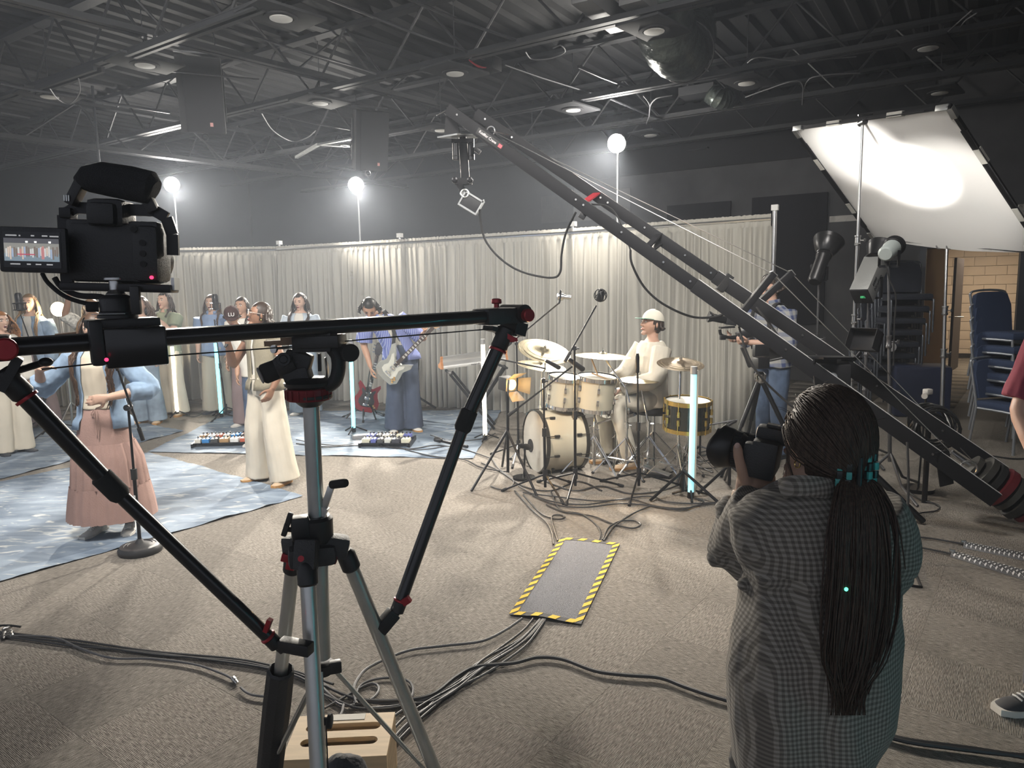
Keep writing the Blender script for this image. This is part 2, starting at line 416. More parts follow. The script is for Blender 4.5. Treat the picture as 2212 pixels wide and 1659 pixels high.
# unistrut rails and conduits
def rail(name, lab, a, b, w_, h_, m=joistm, cat='rail', grp=None):
    g = G(); a, b = V(a), V(b); n = (b-a).normalized().cross(V((0, 0, 1)))
    for s_ in (-1, 1): g.bar(a+n*(s_*w_*.32), b+n*(s_*w_*.32), w_*.3, h_)
    g.bar(a+V((0, 0, h_*.4)), b+V((0, 0, h_*.4)), w_, h_*.2)
    return g.obj(name, m, label=lab, cat=cat, group=grp)
def rpx(name, lab, p0, p1, z, w_, h_, **k): return rail(name, lab, gp(*p0, z), gp(*p1, z), w_, h_, **k)
rpx('ceiling_rail', 'double channel rail running to the upper left ceiling speaker panel', (281, 118), (560, 14), 4.14, .13, .06)
rpx('ceiling_rail', 'double channel rail crossing under the far left joist', (72, 196), (214, 148), 4.14, .13, .06)
cond = mat('conduit', (.06, .062, .068), .45, .5)
def conduit(lab, px, z, r=.013, sag=None):
    pts = [gp(x, y, z) for x, y in px]
    g = G(); g.tube(pts, r, 6); return g.obj('conduit', cond, label=lab, cat='conduit', group='thin conduits under the roof')
for lab, px, z, r in (
    ('thin conduit running past the upper left speaker panel toward the junction box', [(700, -6), (880, 66), (1000, 108), (1046, 128)], 4.26, .014),
    ('thin conduit parallel to and just above the one ending at the junction box', [(880, -4), (985, 42), (1130, 92)], 4.26, .016),
    ('long pale conduit ending behind the left hanging loudspeaker', [(0, 180), (70, 194), (165, 207), (255, 226), (366, 243)], 4.1, .018),
    ('short bright conduit stub at the far left edge', [(0, 242), (64, 254)], 4.0, .02),
    ('conduit dropping from the junction box toward the right lamp mast', [(1090, 140), (1170, 168), (1290, 205), (1358, 190)], 4.3, .012),
    ('thin conduit between the two hanging loudspeakers, upper one', [(480, 58), (640, 108), (760, 142), (812, 160)], 4.2, .012),
    ('thin conduit between the two hanging loudspeakers, lower one', [(550, 238), (680, 267), (756, 280)], 4.1, .012),
    ('conduit end lit brightly just above the middle lamp mast', [(705, 358), (760, 368), (802, 374)], 3.95, .016),
    ('conduit crossing right behind the foil duct', [(1250, 144), (1300, 166), (1358, 188)], 4.3, .02),
    ('conduit slanting across the far side toward the right lamp mast', [(1318, 213), (1400, 248), (1435, 258)], 4.2, .015),
    ('conduit along the joist above the far left camera', [(240, 122), (330, 150), (560, 172)], 4.25, .012)):
    conduit(lab, px, z, r)
# looping loose wires
wire = mat('grey_wire', (.12, .12, .13), .6)
for lab, px, z in (('loose wire loop hanging below the far left ceiling speaker', [(108, 192), (125, 214), (150, 224), (172, 200), (170, 170)], 4.05),
                   ('long sagging wire loop between the hanging loudspeakers', [(565, 245), (590, 282), (630, 305), (662, 298), (682, 282)], 3.95),
                   ('curled wire bundle on the joist beside the junction box', [(1135, 112), (1150, 128), (1190, 126), (1220, 112), (1212, 98), (1195, 104)], 4.2),
                   ('forked loose wire above the right lamp mast', [(1390, 207), (1403, 226), (1402, 250), (1396, 268)], 4.1),
                   ('curved wire beside the forked wire near the right mast', [(1452, 206), (1420, 212), (1405, 228), (1403, 252)], 4.1),
                   ('loose wire lying over the joist above the bounce frame', [(1615, 135), (1640, 124), (1720, 131), (1850, 122)], 4.2),
                   ('looped wire above the top edge of the bounce frame', [(2040, 76), (2068, 50), (2100, 22)], 4.2),
                   ('wire rising beside the looped wire above the bounce frame', [(2066, 78), (2082, 48), (2110, 28)], 4.25),
                   ('thin curved wire under the joist right of the foil duct', [(1610, 210), (1660, 192), (1710, 176), (1733, 182), (1733, 222)], 4.1),
                   ('bent wire between the right joists', [(1733, 226), (1742, 178), (1775, 163), (1858, 158)], 4.1)):
    g = G(); g.tube(spline([gp(x, y, z) for x, y in px], 6), .008, 5); g.obj('ceiling_wire', wire, label=lab, cat='wire')
# junction box
t = thing('junction_box', 'small black junction box on the joist behind the crane head', 'box', gp(1052, 142, 4.2))
g = G(); g.box(gp(1052, 142, 4.25), (.28, .2, .14), R(-33), .01); g.obj('box', black, t)
g = G()
for k in range(4): g.tube(spline([gp(1042+k*3, 146, 4.2), gp(1018+k*4, 134+k*3, 4.16), gp(1008+k*3, 120+k*3, 4.3)], 5), .008, 5)
g.obj('wires', red, t, label='red and white cable tails')
# ---- ceiling speakers
grille = mat('grille_white', (.7, .7, .68), .6, bump=.2, bscale=900); panelm = mat('speaker_panel', (.03, .031, .034), .7, spec=.2)
def cspk(x, y, lab, w_=.46, z=4.12):
    c = gp(x, y, z); t = thing('ceiling_speaker', lab, 'speaker', c, 'round speakers set in ceiling panels')
    g = G(); g.box(c+V((0, 0, .02)), (.66, w_, .025), R(49), .004); g.obj('panel', panelm, t)
    g = G(); g.lathe(c+V((0, 0, .005)), (0, 0, -1), [(.15, 0), (.15, .012), (.11, .016), (.105, .004)], 28); g.obj('trim_ring', matte, t)
    g = G(); g.lathe(c, (0, 0, -1), [(.1, 0), (.1, .014), (.06, .022), (.02, .024)], 24); g.obj('grille', grille, t)
    g = G(); g.cyl(c+V((0, 0, .03)), c+V((0, 0, ZD-z)), .006, n=6); g.obj('hanger', cond, t)
for x, y, lab in ((607, 38, 'largest ceiling speaker panel with white round grille at the top left'),
                  (313, 140, 'ceiling speaker panel on the channel rail above the left mast'),
                  (107, 208, 'ceiling speaker panel with loose wire loop at the far left'),
                  (692, 222, 'ceiling speaker panel right of the left hanging loudspeaker'),
                  (983, 158, 'ceiling speaker panel straight above the crane head'),
                  (1413, 66, 'ceiling speaker panel in front of the foil duct'),
                  (1613, 179, 'ceiling speaker panel right of the foil duct, over the bounce frame'),
                  (1238, 237, 'small ceiling speaker above the right lamp mast'),
                  (953, 281, 'small ceiling speaker just left of the crane tip'),
                  (1150, 324, 'small ceiling speaker under the crane arm near its tip'),
                  (1405, 292, 'small ceiling speaker right of the right lamp mast'),
                  (1520, 330, 'small ceiling speaker nearest the grey back wall'),
                  (2005, 103, 'dim ceiling speaker high above the bounce frame'),
                  (2030, 200, 'dim ceiling speaker directly over the bounce frame corner')):
    cspk(x, y, lab)
# ---- hanging loudspeakers
def pa(x, y, Y, yaw, tilt, lab, h=.86, w_=.5, d_=.45):
    c = pt(x, y, Y); t = thing('hanging_loudspeaker', lab, 'loudspeaker', c, 'hanging loudspeakers')
    M = Mx.Translation(c) @ Mx.Rotation(R(yaw), 4, 'Z') @ Mx.Rotation(R(tilt), 4, 'X')
    g = G(M); o_ = [(-w_/2, -d_/2), (w_/2, -d_/2), (w_/2, d_*.1), (w_*.28, d_/2), (-w_*.28, d_/2), (-w_/2, d_*.1)]
    g.prism(o_, h); g.obj('cabinet', mat('speaker_cabinet', (.016, .016, .019), .7, bump=.1), t)
    g = G(M); g.box((.03, -d_/2-.008, 0), (w_*.84, .016, h*.97), bev=.006); g.obj('grille', mat('speaker_grille', (.026, .026, .03), .65, .2, bump=.4, bscale=500), t)
    g = G(M); g.box((.1, -d_/2-.018, -h*.38), (.035, .006, .045)); g.obj('badge', mat('badge', (.6, .3, .28), .4), t)
    g = G(M)
    for s_ in (-1, 1): g.box((s_*(w_/2+.012), 0, 0), (.012, .09, h*.7))
    g.box((0, 0, h/2+.05), (w_+.05, .07, .02)); g.obj('bracket', cond, t)
    g = G(); g.torus(c+M.to_3x3() @ V((0, 0, -h/2-.06)), (0, 1, .2), .04, .008, 14, 6); g.obj('shackle', cond, t)
    for s_ in (-1, 1):
        g = G(); g.cyl(M @ V((s_*w_*.4, 0, h/2+.05)), V(((M @ V((s_*w_*.4, 0, 0))).x, (M @ V((0, 0, 0))).y, ZD)), .006, n=6)
        g.obj('hanging_cable', cond, t)
pa(436, 206, 9.2, 18, 14, 'large black loudspeaker hanging above the leftmost mast lamp')
pa(797, 303, 11.5, 24, 16, 'dim black loudspeaker hanging beside the crane tip')
# lit bracket arm
g = G(); a, b, c = gp(640, 340, 3.95), gp(688, 312, 3.95), gp(758, 300, 3.95); g.bar(a, b, .05, .04); g.bar(b, c, .05, .03); g.bar(b, gp(755, 316, 3.95), .05, .03); g.torus(gp(745, 314, 3.93), (0, 0, 1), .06, .015, 16, 6)
g.obj('ceiling_bracket', alu, label='bright metal bracket arm catching light above the middle lamp mast', cat='bracket')
g = G(); g.bar(gp(760, 335, 3.9), gp(818, 360, 3.9), .04, .03); g.obj('ceiling_bracket', alu, label='thin bright metal strip under the hanging loudspeaker beside the crane tip', cat='bracket')
# projector on drop pole
t = thing('ceiling_projector', 'dim projector hanging from the ceiling left of the leftmost lamp mast', 'projector', pt(218, 372, 11.5))
g = G(); g.box(pt(215, 372, 11.5), (.34, .3, .2), R(20), .02); g.obj('body', mat('projector_grey', (.06, .06, .062), .5), t)
g = G(); g.cyl(pt(236, 374, 11.3), pt(237, 366, 11.1), .05); g.obj('lens', white, t)
g = G(); g.cyl(pt(215, 360, 11.5), pt(215, 360, 11.5)+V((0, 0, 1.2)), .02); g.obj('drop_pole', cond, t)
# ---- ducts
duct = mat('foil_duct', (.12, .14, .13), .28, .65, bump=.9, bscale=18)
t = thing('foil_duct', 'sagging shiny foil-wrapped duct hanging behind the ceiling speaker', 'duct', pt(1470, 120, 8))
g = G(); pts = spline([pt(1425, -40, 7.4), pt(1432, 40, 7.7), pt(1452, 96, 8.1), pt(1478, 112, 8.6), pt(1492, 70, 9.2), pt(1490, 0, 9.4)], 7)
g.tube(pts, [.3+.012*math.sin(i*1.9) for i in range(len(pts))], 22); g.obj('duct_hose', duct, t)
g = G(); g.torus(pts[21], pts[22]-pts[20], .33, .012, 24, 6); g.obj('hanger_band', cond, t)
t = thing('sheet_metal_duct', 'square grey sheet-metal duct at the top beside the foil duct', 'duct', gp(1330, 10, 4.3))
for k, (p, q, w_) in enumerate((((1255, -18), (1338, 50), .2), ((1362, -20), (1425, 30), .24))):
    g = G(); g.bar(gp(*p, 4.38), gp(*q, 4.38), w_, w_*.9, bev=.006); g.obj('duct_section', mat('galvanised_dark', (.15, .15, .155), .5, .3), t)
t = thing('flexible_duct', 'small ribbed duct and grille box below the joist right of the foil duct', 'duct', gp(1550, 205, 4.3))
g = G(); pts = spline([gp(1535, 200, 4.35), gp(1555, 214, 4.25), gp(1575, 212, 4.3), gp(1582, 200, 4.5)], 10); g.tube(pts, [.13+.012*(i % 2) for i in range(len(pts))], 14); g.obj('ribbed_hose', duct, t)
g = G(); g.box(gp(1510, 198, 4.4), (.5, .3, .12), R(-33)); g.obj('grille_box', joistm, t)
# ================================================================ haze
m, nt, b = nodemat('haze'); nt.nodes.remove(b); N = NT(nt)
m.cycles.volume_sampling = 'EQUIANGULAR'; pv = N.n('VolumeScatter'); pv.inputs['Color'].default_value = (.78, .86, 1, 1); pv.inputs['Density'].default_value = HAZE = .0048; pv.inputs['Anisotropy'].default_value = .45
N.l(pv.outputs[0], nt.nodes['Material Output'].inputs['Volume'])
g = G(); g.box((0, 8.5, 2.45), (24, 21, 4.86)); o = g.obj('haze', m); tag(o, 'thin stage haze filling the room', kind='stuff')
# ================================================================ lamp masts behind the drape
bulb = mat('bulb_glow', (1, .96, .88), .4, emit=60, ecol=(1, .95, .84))
MASTS = []
for x, y, Y, ybot, lab in ((371, 399, 12.6, 640, 'leftmost lamp mast, bright bulb on a thin pole behind the drape'),
                     (769, 400, 12.2, 640, 'middle lamp mast, bright bulb on a thin pole behind the drape'),
                     (1332, 310, 10.4, 620, 'lamp mast with bright bulb nearest the crane arm, the tallest of three')):
    c = pt(x, y, Y); t = thing('lamp_mast', lab, 'lamp', (c.x, c.y, 0), 'tall lamp masts behind the drape'); MASTS.append(c)
    g = G(); g.cyl((c.x+.02, c.y+.03, 0), (c.x+.02, c.y+.03, c.z-.06), .02, .016, 8); g.obj('pole', steel, t)
    for k in range(3):
        a = k*2.1+.3; g = G(); g.cyl((c.x+.02, c.y+.03, .55), (c.x+.5*math.cos(a), c.y+.5*math.sin(a), .02), .014, n=6); g.obj('leg', blackm, t)
    d = (V((-1.0, 4.5, .6))-c).normalized()
    g = G(); g.lathe(c-d*.12, d, [(.05, -.12), (.07, -.1), (.08, 0), (.13, .1), (.135, .12), (.12, .12)], 20, False); g.obj('housing', black, t)
    g = G(); g.ell(c, (.125, .125, .125), 20, 12); g.obj('bulb', bulb, t)
    light('mast_light', 'SPOT', c+d*.17, 2300, (1, .93, .82), .12, aim=V((-1.0, 5.2, .0)), spot=62, blend=.7, parent=t)
    light('mast_glow', 'POINT', c+d*.14+V((0, 0, .14)), 170, (1, .95, .88), .1, parent=t)
# ================================================================ pipe and drape
def drape_mat():
    m, nt, b = nodemat('sheer_drape'); N = NT(nt)
    b.inputs['Base Color'].default_value = (.46, .445, .4, 1); b.inputs['Roughness'].default_value = .85; b.inputs['Specular IOR Level'].default_value = .1
    tr = N.n('BsdfTranslucent'); tr.inputs[0].default_value = (.8, .77, .7, 1); tp = N.n('BsdfTransparent')
    x = N.n('MixShader'); x.inputs[0].default_value = .07; N.l(b.outputs[0], x.inputs[1]); N.l(tr.outputs[0], x.inputs[2])
    N.l(x.outputs[0], nt.nodes['Material Output'].inputs[0])
    return m
DRAPE = drape_mat()
rnd = random.Random(5)
DP = [V(p+(0,)) for p in ((-9.2, 9.6), (-7.9, 10.75), (-6.1, 11.6), (-3.76, 11.72), (-1.66, 10.7), (.78, 9.38), (2.86, 7.98))]
DL = ['drape panel at the far left, partly behind the singers', 'drape panel behind the big camera on the slider', 'drape panel behind the laughing curly-haired singer',
      'drape panel behind the bass player', 'drape panel behind the keyboard and drum kit', 'drape panel at the right end behind the drummer and camera operator']
ZT = 2.44
for i in range(len(DP)-1):
    a, b_ = DP[i], DP[i+1]; d = (b_-a); L = d.length; d.normalize(); n = V((-d.y, d.x, 0))
    t = thing('stage_drape', DL[i], 'drape', (a+b_)/2, 'pleated drape panels along the stage')
    g = G(); rows = []; K = int(L/.012); ph = rnd.random()*9
    zs = [0, .03, .15, .5, 1, 1.5, 1.9, 2.15, 2.3, 2.315, 2.36, 2.41, ZT]
    def fold(s_, z):
        q = 1-z/ZT
        w1 = mn.noise((s_*4.3+ph+17*i, z*.25, i*3.1)); w2 = mn.noise((s_*13+ph*2, z*.4, i*7.7+5))
        amp = .045+.075*q
        if z > 2.31: return .012*math.sin(s_*120+ph+9*w2)*(.6+.5*w2)
        return amp*.8*math.sin(s_*60+ph+6.0*w1)*(.65+.7*w2)+.05*w1*q
    for z in zs: rows.append([a+d*(L*k/K)+n*(fold(L*k/K, z)+(.0 if z <= 2.31 else 0))+V((0, 0, z+.01*(z < .01)*mn.noise((k*.1, i, 2))+(.012*mn.noise((k*.4, 3, i)) if z == ZT else 0))) for k in range(K+1)])
    g.surf(rows); o = g.obj('cloth', DRAPE, t, sharp=0)
    g = G(); g.cyl(a+V((0, 0, ZT-.055)), b_+V((0, 0, ZT-.055)), .019, n=8); g.obj('crossbar', steel, t)
for i, p in enumerate(DP):
    if i in (0, 1): continue
    lab = ['', '', 'drape upright hidden behind the singers', 'drape upright pole left of the woman with long dark hair', 'drape upright pole above the bass player', 'drape upright pole in front of the right lamp mast', 'bare steel upright at the right end of the drape'][i]
    t = thing('drape_upright', lab, 'pole', p, 'drape uprights')
    n = V((.05, .06, 0)) if i < 6 else V((.03, -.02, 0))
    g = G(); g.cyl(p+n+V((0, 0, .01)), p+n+V((0, 0, 2.52)), .024, n=10); g.obj('pole', steel, t)
    g = G(); g.box(p+n+V((0, 0, .006)), (.4, .4, .012), R(-30)); g.obj('base_plate', blackm, t)
    g = G(); g.box(p+n+V((0, 0, 2.5)), (.07, .07, .06), R(-30)); g.obj('slotted_cap', white, t)
# ================================================================ slider, camera and tripod in the foreground
def S(px, Y): return px*Y/FPX
def knob(g, a, b, r, n=16): g.lathe(a, V(b)-V(a), [(r*.9, 0), (r, .12*(V(b)-V(a)).length), (r, .88*(V(b)-V(a)).length), (r*.85, (V(b)-V(a)).length)], n)
SA, SB = pt(1098, 681, 1.92), pt(-14, 752, 1.30); SD = (SB-SA).normalized(); SN = V((-SD.y, SD.x, 0)).normalized()
if SN.y < 0: SN = -SN
def srail(x):          # point of the rail axis seen at column x
    k = (x-1106)/FPX; t = (SA.x-k*SA.y)/(k*(SB.y-SA.y)-(SB.x-SA.x)); return SA+(SB-SA)*t
carb = mat('carbon_black', (.011, .012, .015), .3, .2, coat=.3)
t = thing('camera_slider', 'black motorised camera slider rail spanning the foreground on the silver tripod', 'slider', (srail(690).x, srail(690).y, 1.5))
for o_ in (-.019, .019):
    g = G(); g.tube([SA+SN*o_, SB+SN*o_], [(.0165, .0165)]*2, 16); g.obj('rail_tube', carb, t)
g = G(); g.bar(SA+V((0, 0, .002)), SB+V((0, 0, .002)), .03, .026); g.obj('rail_web', carb, t)
g = G(); e0, e1 = srail(1040), SA+(SA-SB).normalized()*.02; g.bar(e0, e1, .085, .042, bev=.006)
g.cyl(e1-SN*.05+V((0, 0, .004)), e1+SN*.05+V((0, 0, .004)), .024, n=18); g.obj('end_block', black, t)
g = G(); g.bar(e1+V((0, 0, -.02)), e1+(SA-SB).normalized()*-.01+V((0, 0, -.052)), .08, .035); g.bar(e1+(SB-SA).normalized()*.085+V((0, 0, -.03)), e1+(SB-SA).normalized()*.01+V((0, 0, -.05)), .05, .012); g.obj('end_foot', black, t)
g = G(); knob(g, e1-SN*.052, e1-SN*.072, .017); g.obj('locking_knob', red, t, label='red end knob')
g = G(); q = srail(1076)+V((0, 0, .022)); g.cyl(q, q+V((0, 0, .01)), .007); g.lathe(q+V((0, 0, .01)), (0, 0, 1), [(.012, 0), (.014, .003), (.013, .012), (.009, .014)], 10); g.obj('locking_knob', red, t, label='red top knob')
g = G(); f0 = srail(28); g.bar(f0, SB+(SB-SA).normalized()*.04, .095, .045, bev=.006); g.bar(srail(40)+V((0, 0, -.02)), srail(-8)+V((0, 0, -.075)), .08, .016); g.obj('end_block', black, t)
g = G(); q = srail(15)-SN*.05; knob(g, q, q-SN*.02, .02); g.obj('locking_knob', red, t, label='dark red knob on the nearer end')
g = G(); q = pt(99, 782, 1.33); g.cyl(pt(40, 800, 1.33), q, .0065, n=8); g.ell(q, (.0125, .0125, .0085), 14, 8); g.obj('lever', black, t, label='black ball lever')
# drive belt
g = G(); g.tube([pt(1080, 709, 1.9), pt(790, 733, 1.7), pt(600, 751, 1.6), pt(370, 768, 1.47), pt(90, 798, 1.33)], .0016, 5); g.obj('drive_belt', rubber, t)
# motor carriage
c0 = srail(222); c1 = srail(352); up = V((0, 0, 1))
g = G(); g.bar(c0-SN*.05+V((0, 0, -.012)), c1-SN*.05+V((0, 0, -.012)), .045, .075, bev=.005); g.obj('carriage_motor', mat('gloss_black', (.012, .012, .013), .2), t)
g = G(); g.bar(srail(190)+V((0, 0, .034)), srail(345)+V((0, 0, .034)), .1, .016, bev=.003); g.bar(srail(192)-SN*.045, srail(222)-SN*.045, .05, .085, bev=.006); g.obj('carriage_plate', black, t)
g = G(); g.cyl(pt(230, 777, 1.3), pt(230, 777, 1.298), .0035, n=12); g.obj('record_light', mat('red_light', (.9, .02, .06), .4, emit=3, ecol=(1, .03, .1)), t)
g = G(); g.bar(pt(120, 728, 1.42), pt(165, 723, 1.44), .03, .012); g.obj('shoe_plate', mat('tan_plate', (.45, .3, .2), .5), t)
# ball head on the carriage
bc = srail(262)+V((0, 0, .043))
bt = thing('ball_mount', 'black ball head between the slider carriage and the big camera', 'tripod head', bc)
g = G(); g.lathe(bc, up, [(.036, 0), (.036, .006), (.032, .008), (.032, .012), (.03, .014), (.03, .036), (.026, .042), (.018, .046)], 28); g.obj('base', black, bt)
g = G(); g.lathe(bc+V((0, 0, .042)), up, [(.017, 0), (.018, .005), (.012, .012), (.011, .014), (.011, .03), (.02, .032), (.02, .036)], 20); g.obj('stem', steel, bt)
g = G(); k = bc+V((-.03, -.01, .022)); knob(g, k, k+V((-.02, -.008, 0)), .009); g.obj('tension_knob', rubber, bt)
g = G(); k = bc+V((.03, -.012, .026)); g.box(k+V((.014, 0, .008)), (.018, .014, .055), R(10), .004); g.obj('lock_lever', black, bt)
g = G(); g.tube([bc+V((-.034+.0038*i, -.033+.0004*abs(i-9), .009)) for i in range(18)], .0006, 4); g.obj('scale_marks', white, bt)
# ---- camera on top
Yc = 1.43; cc = pt(257, 548, Yc); ct = thing('cinema_camera', 'black camera in a cage on the slider, flip screen opened to the side', 'camera', (cc.x, cc.y, cc.z-.06))
MC = Mx.Translation(cc) @ Mx.Rotation(R(6), 4, 'Z') @ Mx.Rotation(R(2.5), 4, 'Y')
body = mat('camera_body', (.013, .0135, .016), .5, bump=.15, bscale=300)
g = G(MC); g.box((0, 0, 0), (.17, .06, .112), bev=.012); g.box((.062, .0, -.0), (.05, .078, .108), bev=.014); g.box((-.06, 0, .052), (.05, .05, .02), bev=.006); g.box((.055, 0, .053), (.055, .05, .018), bev=.006); g.obj('body', body, ct)
g = G(MC); g.box((-.01, .0, .075), (.07, .07, .055), bev=.014); g.box((-.012, -.03, .072), (.052, .04, .042), bev=.01); g.obj('viewfinder', body, ct)
g = G(MC)
pts = [(-.098, 0, -.066), (-.098, 0, .07), (-.075, 0, .085), (.07, 0, .085), (.092, 0, .072), (.102, 0, .04), (.102, 0, .0)]
for a, b in zip(pts[:-1], pts[1:]): g.bar(a, b, .022, .008, up=(0, 1, 0))
g.box((0, 0, -.066), (.205, .05, .016), bev=.003); g.box((-.09, 0, .074), (.022, .03, .02), bev=.003); g.obj('cage', blackm, ct)
g = G(MC); g.box((.104, -.0, -.056), (.006, .03, .024)); g.obj('cage_clamp', alu, ct)
g = G(MC); g.lathe((-.02, .03, 0), (0, 1, 0), [(.045, 0), (.045, .03), (.05, .035), (.05, .1), (.045, .105)], 28); g.lathe((-.02, .135, -.005), (0, 1, 0), [(.055, 0), (.06, .01), (.06, .05), (.05, .05)], 28); g.obj('lens', black, ct)
g = G(MC); g.torus((-.02, .07, 0), (0, 1, 0), .053, .006, 36, 6); g.obj('follow_gear', rubber, ct)
# fluffy microphone cover on top
g = G(MC @ Mx.Translation((-.0, -.01, .137)) @ Mx.Rotation(R(6), 4, 'Y')); g.tube([(-.065, 0, -.012), (-.05, 0, -.004), (-.02, 0, .002), (.03, 0, .0), (.07, 0, -.003), (.078, 0, -.006)], [(.012, .012), (.024, .024), (.031, .031), (.033, .033), (.032, .032), (.02, .02)], 20); g.obj('windscreen', mat('foam_black', (.02, .021, .024), .95, bump=.5, bscale=400), ct)
g = G(MC); g.box((.062, -.005, .1), (.022, .02, .04), Mx.Rotation(R(-25), 3, 'Y'), .003); g.obj('shock_mount', black, ct); g = G(MC); g.box((-.068, -.01, .112), (.018, .03, .05), Mx.Rotation(R(28), 3, 'Y'), .003); g.obj('shock_mount', black, ct)
for k in range(3):
    g = G(MC); g.box((-.083+.004*k, -.027, .1-.0*k), (.0022, .002, .011)); g.obj('vent_slot', alu, ct)
g = G(MC); g.cyl((.075, -.041, -.045), (.075, -.0435, -.045), .0035, n=10); g.obj('record_light', MAT['red_light'], ct)
g = G(MC)
for z in (.02, 0, -.02): g.cyl((.06, -.039, z), (.06, -.042, z), .006, n=12)
g.cyl((.045, -.03, .045), (.045, -.042, .045), .006, n=12); g.obj('buttons', rubber, ct)
# flip screen
MS = MC @ Mx.Translation((-.13, -.05, .0)) @ Mx.Rotation(R(-4), 4, 'Z')
g = G(MS); g.box((0, 0, 0), (.124, .012, .084), bev=.005); sc = g.obj('flip_screen', body, ct)
g = G(MC); g.bar((-.085, -.04, 0), (-.094, -.042, 0), .03, .07); g.obj('screen_hinge', black, ct)
g = G(MS); g.box((0, -.0065, 0), (.105, .001, .066)); g.obj('screen_glass', mat('screen_black', (.004, .004, .006), .15), sc)
def em(name, col, s_=1.0): return mat('screen_'+name, col, .5, emit=s_, ecol=col)
def sq(name, m, x0, x1, z0, z1, y=-.0078):
    g = G(MS); g.box(((x0+x1)/2, y, (z0+z1)/2), (x1-x0, .0006, z1-z0)); return g.obj(name, m, sc)
sq('screen_picture', em('grey', (.34, .33, .3), .6), -.05, .05, -.021, .012)
sq('screen_ceiling', em('dark', (.09, .09, .1), .8), -.05, .05, .012, .021, -.0078)
sq('screen_floor', em('blue', (.26, .33, .38), .6), -.05, .05, -.021, -.007, -.0081)
rs = random.Random(3)
for k in range(26):
    x = -.047+k*.0037; c_ = rs.choice([(.55, .25, .22), (.6, .6, .58), (.35, .42, .55), (.2, .16, .14), (.62, .5, .42)])
    sq('screen_figure', em('f'+str(c_), c_, .8), x, x+.0026, -.012+rs.uniform(-.006, .002), .004+rs.uniform(-.003, .003), -.0084)
sq('screen_figure', em('pink', (.5, .22, .22), .8), .018, .023, -.017, .004, -.0087)
sq('screen_keyboard', em('maroon', (.45, .08, .12), .8), -.026, .006, -.0095, -.0075, -.0088)
for x in (-.008, .008, .034): sq('screen_lamp', em('lamp', (1, 1, .95), 1.5), x-.002, x+.002, .013, .016, -.0086)
for x0, x1, z in ((-.046, -.026, .026), (-.022, -.019, .0258), (0, .006, .026), (.02, .03, .026), (.034, .05, .0255), (-.04, -.022, -.0265), (-.01, -.003, -.0265), (.006, .016, -.0265), (.026, .037, -.0265)):
    sq('screen_readout', em('text', (.45, .45, .45), .6), x0, x1, z-.0012, z+.0012)
g = G(); g.tube(spline([pt(92, 592, 1.42), pt(105, 612, 1.4), pt(140, 640, 1.4), pt(185, 655, 1.41), pt(215, 656, 1.42)], 8), .0042, 8); g.obj('cable', rubber, ct)
g = G(); g.tube(spline([pt(118, 600, 1.5), pt(135, 622, 1.5), pt(170, 638, 1.5), pt(215, 641, 1.48), pt(245, 648, 1.45), pt(252, 632, 1.45)], 8), .006, 8); g.obj('cable', rubber, ct)
# ---- support arms of the slider
def arm(lab, a, m, b, r1, r2, name='slider_brace'):
    t2 = thing(name, lab, 'brace', b); a, m, b = V(a), V(m), V(b); d = (b-a).normalized()
    g = G(); g.cyl(a, m, r1, n=18); g.obj('upper_tube', carb, t2)
    g = G(); g.cyl(m, b-d*.02, r2, n=18); g.obj('lower_tube', carb, t2)
    g = G(); g.lathe(m-d*.03, d, [(r1*1.05, 0), (r1*1.25, .004), (r1*1.25, .052), (r1*.95, .062)], 18); g.obj('twist_lock', rubber, t2)
    g = G(); g.lathe(a-d*.015, d, [(r1*.9, -.025), (r1*1.2, -.02), (r1*1.25, .03), (r1*1.05, .035)], 18); g.obj('top_fitting', black, t2)
    g = G(); g.lathe(a+d*.021, d, [(r1*1.27, 0), (r1*1.3, .003), (r1*1.27, .006)], 20); g.obj('top_ring', red, t2)
    g = G(); g.lathe(b-d*.03, d, [(r2*1.0, 0), (r2*1.2, .002), (r2*1.2, .006), (r2*1.0, .008)], 20); g.obj('end_ring', red, t2)
    g = G(); g.lathe(b-d*.022, d, [(r2*1.1, 0), (r2*1.1, .025), (r2*.6, .03), (.008, .045)], 18); g.obj('end_fitting', black, t2)
    return t2, d
la0, la1, lab_ = pt(36, 838, 1.30), pt(240, 1050, 1.38), pt(596, 1392, 1.48)
t2, d = arm('black support arm from the near slider end down to the tripod front leg', la0, la1, lab_, .0165, .0142)
g = G(); q = pt(574, 1364, 1.46); g.bar(q, q+V((.012, -.002, .028)), .012, .01); g.obj('wing_lever', red, t2)
g = G(); g.bar(pt(606, 1390, 1.48), pt(672, 1403, 1.46), .028, .026, bev=.003); g.obj('tube_clamp', black, t2)
ra0, ra1, rab = pt(1082, 738, 1.88), pt(1006, 908, 1.86), pt(858, 1318, 1.74)
t3, d = arm('black support arm from the far slider end down to the tripod right leg', ra0, ra1, rab, .0185, .0162)
g = G(); q = pt(870, 1302, 1.73); g.bar(q, q+V((.018, -.002, .012)), .014, .018); g.obj('wing_lever', red, t3)
g = G(); g.bar(pt(852, 1322, 1.74), pt(818, 1362, 1.72), .03, .034, bev=.004); g.obj('tube_clamp', black, t3)
g = G(); g.bar(pt(1090, 722, 1.87), pt(1112, 735, 1.87), .012, .012); g.bar(pt(1092, 736, 1.88), pt(1118, 733, 1.88), .012, .01); g.obj('wing_lever', red, t3)
